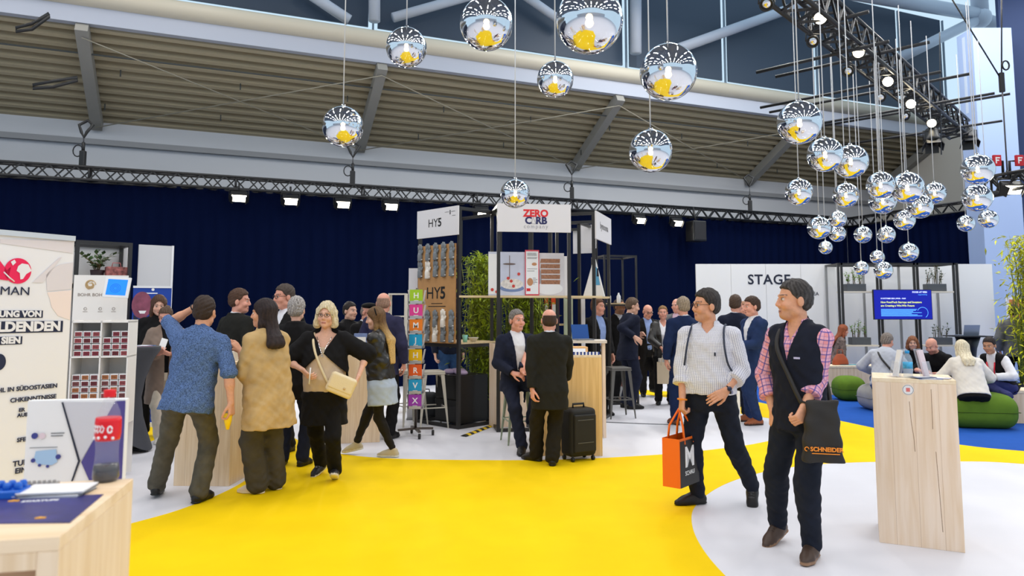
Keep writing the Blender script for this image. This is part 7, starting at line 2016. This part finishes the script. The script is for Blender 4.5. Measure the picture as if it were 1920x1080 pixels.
p31 = who('person in a white sweater sitting on the large green pouf, turned away', 1815, 10.05, 1.64, 166, sex='f', lfeet=((.13, -.50, 0, 10, 0), (-.13, -.48, 0, -10, 0)), pelvis=(0, 0, .54), lean=(28, 0), hands=(dict(w=(.18, -.44, .66), pole=(1, .5, -.3), curl=30), dict(w=(-.18, -.44, .66), pole=(-1, .5, -.3), curl=30)), head=(4, 22, 0), skin='fair', wide=1.12, hair=('long', (206, 192, 162), (230, 220, 196), .24, .2), garments=[g_('sweater', fabric('sweater_white', (228, 222, 214), .05), off=.026, hem=-.07, sleeve=1.95, loose=.02, arm=.014)], trousers=dict(mat=blackf, sit=1, off=.018), shoes=((40, 38, 40), (190, 190, 190)), **MID)
p32 = who('person in a black vest with red lanyard, sitting with crossed legs', 1874, 10.7, 1.68, -62, sex='f', pelvis=(0, 0, .55), lean=(30, 0), hands=(dict(w=(.10, -.46, .72), pole=(1, .4, -.4), curl=35), dict(w=(-.04, -.47, .70), pole=(-1, .4, -.4), curl=35)), feet=((1878, 0, -70, -16, 10.15, .34), (1850, 0, -76, 0, 10.35, 0)), head=(8, 14, 0), skin='olive', hair=('tail', (40, 32, 32)), garments=[g_('blouse', shirt_w, off=.016, hem=-.05, sleeve=1.85, collar=.02, arm=.014), g_('vest', blackf, off=.028, hem=-.06, sleeve=0, V=[(-.2, .05), (.1, .03), (.5, .06), (.6, .07)])], trousers=dict(mat=fabric('trousers_indigo', (52, 56, 104), .1), sit=1, w=(.09, .066, .06)), shoes=((30, 28, 34), (20, 20, 24)), **MID)
m = MB(); t_ = p32['tor']
m.tube([t_(.06, -.09, .50), t_(.045, -.155, .38), t_(.015, -.16, .22), t_(0, -.155, .14)], .009, 6); m.tube([t_(-.06, -.09, .50), t_(-.035, -.155, .38), t_(-.005, -.16, .22), t_(0, -.155, .14)], .009, 6); m.build('lanyard', mat('lanyard_red', (222, 40, 60), .5), p32['root'])
p33 = who('person in a grey jacket standing behind the yellow bamboo', 1900, 13.4, 1.74, 150, head=(-20, 4, 0), skin='pink', hair=('short', (70, 56, 48)), garments=[g_('jacket', grey_j, off=.028, hem=-.12, sleeve=1.95, collar=.03, arm=.012)], trousers=dict(mat=blackf), shoes=DK, **FAR)
p34 = who('person in blue jeans standing behind the kraft glove panel', 842, 12.3, 1.76, 20, skin='fair', hair=('short', (60, 50, 44)), garments=[g_('jacket', navy_s, off=.02, hem=-.02, sleeve=1.95)], trousers=dict(mat=jean_b), shoes=DK, **FAR)

# ---------------------------------------------------------------- things the people carry
def wp(p, v): return p['world'](tuple(v))
def hand_pt(p, s, f=.09, n=.03):
    el, wr, d, pn, h = p['arm'][s]; return wp(p, wr + (d * f + pn * n) * p['k'])
def paper_bag(label, top, w_, h_, d_, c, rz_, handle=.16, hm=None, front=None):
    """open carrier bag hanging from the point top"""
    t = thing('shopping_bag', label, 'bag', (top.x, top.y, top.z - handle - h_), R(rz_))
    m = MB(); a, b2 = w_ / 2, d_ / 2
    v = [(-a, -b2, 0), (a, -b2, 0), (a, b2, 0), (-a, b2, 0), (-a, -b2, h_), (a, -b2, h_), (a, b2, h_), (-a, b2, h_), (-a * .98, 0, h_ * .45), (a * .98, 0, h_ * .45)]
    m.add(v, [(0, 3, 2, 1), (0, 1, 5, 4), (2, 3, 7, 6), (3, 0, 4, 7), (1, 2, 6, 5)])
    o = m.build('bag_body', c, t); o.modifiers.new('solid', 'SOLIDIFY').thickness = .003
    for sy in (-1, 1):
        q = MB(); q.tube([(-a * .45, sy * b2, h_ - .05), (-a * .42, sy * b2 * .8, h_ + handle * .4), (-.015, 0, h_ + handle), (.015, 0, h_ + handle), (a * .42, sy * b2 * .8, h_ + handle * .4), (a * .45, sy * b2, h_ - .05)], .009, 6); q.build('handle', hm or c, t)
    return t
# orange bag with a black face
org = mat('bag_orange', (246, 112, 22), .45); bkb = mat('bag_black', (34, 30, 30), .5)
hp = hand_pt(p23, -1, .085, .02)
q0 = at(1241, 898, 5.75); 
t = paper_bag('orange carrier bag with a black front and white M, held by the person in checks', Vector((hp.x - .02, hp.y + .06, hp.z)), .34, .38, .15, org, 50, .22)
q = MB(); q.bx(-.158, .170, -.0775, -.0755, .0, .36)
for v in range(len(q.v)): pass
ob = q.build('front_print', bkb, t)
lettering('M', .22, wl, t, (.0, -.079, .22), bold=.006); lettering('SCHAU', .05, wl, t, (.0, -.079, .10))
# yellow snack cup of the man in blue
hp = hand_pt(p1, -1, .10, .035)
t = thing('snack_cup', 'yellow snack cone with a clear cup held low by the person in the blue shirt', 'cup', hp + Vector((0, 0, -.075)), 0)
MB().lathe([(.001, -.04), (.012, -.038), (.030, .03), (.036, .10), (.033, .10), (.026, .03), (.008, -.03), (.001, -.03)], 18).build('cone', mat('snack_yellow', (246, 206, 24), .5), t); MB().lathe([(.026, .09), (.030, .135), (.0285, .135), (.0245, .09)], 18).build('clear_cup', glassy('acrylic2', (210, 206, 214), .5), t)
# phone
el, wr, d, pn, h = p6['arm'][-1]; hp = hand_pt(p6, -1, .08, .03)
t = thing('phone', 'white phone held by the person in the taupe coat', 'phone', hp + Vector((.02, -.01, .06)), R(30)); MB().bx(-.037, .037, -.005, .005, -.07, .08).build('case', paper, t, bevel=.004, rot=(R(-20), R(18), 0)); MB().bx(-.033, .033, .0052, .006, -.065, .075).build('screen', blk, t, rot=(R(-20), R(18), 0))
# folded paper in blonde's hand
hp = hand_pt(p3, -1, .09, .02); t = thing('paper_roll', 'thin white paper held by the person in the black top', 'paper', hp, 0); MB().tube([(.01, -.03, .07), (.0, -.03, -.08)], .006, 8).build('roll', paper, t)
# strap round a torso
def strap(p, ctrl, r, m, name, parent, wd=.03):
    """flat band through torso points (x, y, z) of person p, in world space, parented to the bag"""
    pts = [wp(p, p['tor'](*c)) for c in ctrl]; Pn = [pts[0]] + pts + [pts[-1]]; out = []
    for i in range(1, len(Pn) - 2):
        for j in range(6):
            t = j / 6; a, b, c_, e = Pn[i - 1], Pn[i], Pn[i + 1], Pn[i + 2]
            out.append(.5 * (2 * b + (c_ - a) * t + (2 * a - 5 * b + 4 * c_ - e) * t * t + (3 * b - a - 3 * c_ + e) * t ** 3))
    out.append(pts[-1])
    inv = (Matrix.Translation(parent.location) @ Matrix.Rotation(parent.rotation_euler.z, 4, 'Z')).inverted()
    q = MB(); q.tube([inv @ x for x in out], r, 8); return q.build(name, m, parent)
# cream handbag
creamb = mat('leather_cream', (226, 208, 170), .45, bump=.1, bscale=100)
bc = at(640, 722, 6.72)
t = thing('handbag', 'cream leather shoulder bag hanging at the hip of the person in the black top', 'handbag', bc, R(20))
Fb = Field(); Fb.box((0, 0, 0), (.125, .05, .095), ry(R(24)), .03, .01); Fb.mesh('bag_body', .012, creamb, parent=t)
Fb = Field(); Fb.box((.0, -.048, .015), (.118, .008, .07), ry(R(24)), .007, .01); Fb.mesh('flap', .010, creamb, parent=t)
MB().ball((.02, -.06, -.03), .011, 10).build('clasp', gold, t)
strap(p3, ((-.115, .02, .56), (-.10, -.10, .47), (-.05, -.175, .33), (.05, -.205, .12), (.13, -.19, -.0)), .012, creamb, 'strap', t)
q = MB(); q.tube([p3['tor'](.07, -.075, .52), p3['tor'](.03, -.148, .42), p3['tor'](0, -.175, .34), p3['tor'](-.03, -.148, .42), p3['tor'](-.07, -.075, .52)], .0035, 6); q.ball(p3['tor'](0, -.180, .335), .009, 8); q.build('necklace', chrome, p3['root'])
# black shoulder bag of the person in the vest
bc = at(1541, 808, 4.58); tb = thing('shoulder_bag', 'black shoulder bag with orange SCHNEIDER print on the person in the vest', 'bag', bc, R(-14))
bgm = mat('bag_charcoal', (36, 33, 32), .6, var=.15, vscale=12)
Fb = Field(); Fb.prof((0, 0, 0), np.eye(3), [(-.19, .122, .045, 0), (-.10, .120, .050, 0), (.06, .104, .04, 0), (.19, .088, .018, 0)], n=4.5); Fb.n = lambda X, Y, Z: .004 * np.sin(X * 40 + Z * 22) * np.sin(Z * 30 - X * 12); Fb.mesh('bag_body', .008, bgm, parent=tb)
orp = mat('print_orange', (240, 142, 40), .5)
lettering('SCHNEIDER', .036, orp, tb, (.016, -.057, -.105), bold=.0012); q = MB(); q.tube([(-.099 + .012 * math.cos(i * .6), -.055, -.105 + .012 * math.sin(i * .6)) for i in range(9)], .0028, 6); q.bx(-.07, .09, -.056, -.053, -.133, -.128); q.build('print_mark', orp, tb)
strap(p26, ((-.085, .06, .565), (-.088, -.06, .53), (-.06, -.142, .42), (.03, -.165, .25), (.12, -.150, .06), (.19, -.07, -.08)), .014, mat('strap_black', (38, 36, 36), .6), 'strap', tb)
strap(p26, ((-.085, .06, .565), (-.03, .13, .48), (.10, .15, .2), (.21, .02, -.08)), .014, mat('strap_black', (38, 36, 36), .6), 'strap', tb)
m = MB(); q = p26['tor'](.085, -.152, .36); 
lg = lettering('patch', .001, wl, None, (0, 0, 0)); bpy.data.objects.remove(lg)
mm = MB(); mm.bx(-.020, .020, -.003, .003, -.006, .006, 0); o = mm.build('chest_label', mat('chest_lilac', (186, 184, 222), .5), p26['root'], tuple(q)); o.rotation_euler = (0, 0, R(16))
# backpack of the person in checks
rb = thing('backpack', 'dark backpack worn by the person in the checked shirt', 'backpack', wp(p23, p23['tor'](0, .23, .30)), p23['yaw'] + R(16))
Fb = Field(); Fb.box((0, 0, 0), (.14, .06, .20), None, .05, .01); Fb.mesh('pack_body', .015, navy_s, parent=rb)
for s in (1, -1): strap(p23, ((s * .125, .16, .44), (s * .130, .09, .555), (s * .132, .01, .572), (s * .136, -.085, .520), (s * .150, -.150, .40), (s * .174, -.140, .26), (s * .215, -.03, .16)), .008, mat('strap_navy', (44, 52, 72), .6), 'shoulder_strap', rb)
o = MB().bx(-.006, .006, -.004, .002, -.014, .014).build('chest_emblem', ink, p23['root'], tuple(p23['tor'](.075, -.158, .34)))
# bags of the woman in the group, white bag by the suits
hp = hand_pt(p20, 1, .08, .02); paper_bag('white paper bag with a kraft side held by the person in the black jacket', Vector((hp.x + .02, hp.y, hp.z)), .26, .34, .10, mat('bag_white', (234, 230, 224), .6), 4, .12)
hp = hand_pt(p20, -1, .08, .02); paper_bag('beige paper bag held in front by the person in the black jacket', Vector((hp.x - .02, hp.y - .1, hp.z - .06)), .26, .36, .10, mat('bag_beige', (206, 188, 160), .7), -14, .12)
g = G(1375, 805); paper_bag('white paper bag standing on the floor behind the checked shirt', Vector((g.x, g.y, .66)), .17, .52, .10, mat('bag_white', (234, 230, 224), .6), 10, .14)
# black strap on the pale shirt, brown bag and grey folder on the bench
sb = thing('sling_bag', 'black sling bag worn by the seated person in the pale shirt', 'bag', wp(p28, p28['tor'](-.19, .10, .10)), p28['yaw'])
Fb = Field(); Fb.box((0, 0, 0), (.05, .05, .07), None, .02, .01); Fb.mesh('bag_body', .014, blk, parent=sb)
strap(p28, ((.11, -.02, .55), (.11, .11, .49), (.05, .155, .36), (-.06, .16, .22), (-.17, .11, .10)), .016, blk, 'strap', sb)
q = at(1575, 664, Yb + .25); t = thing('handbag', 'rust brown handbag on the long bench behind the plaid sleeve', 'handbag', (q.x, Yb + .25, zat(686, Yb)), 0)
Fb = Field(); Fb.prof((0, 0, 0), np.eye(3), [(0, .16, .07, 0), (.1, .15, .06, 0), (.22, .07, .02, 0)], n=3); Fb.mesh('bag_body', .02, mat('leather_rust', (160, 74, 40), .5), parent=t)
mm = MB(); mm.tube([(-.06, 0, .2), (-.05, 0, .3), (.05, 0, .3), (.06, 0, .2)], .008, 6); mm.build('handle', mat('leather_rust', (160, 74, 40), .5), t)
# dark hair band of the leather jacket woman
m = MB(); m.tube([p4['hd'](.092 * math.cos(a), .028 - .012 * math.sin(a), .03 + .098 * math.sin(a)) for a in [i * PI / 12 for i in range(13)]], .009, 6); m.build('hair_band', blackf, p4['root'])
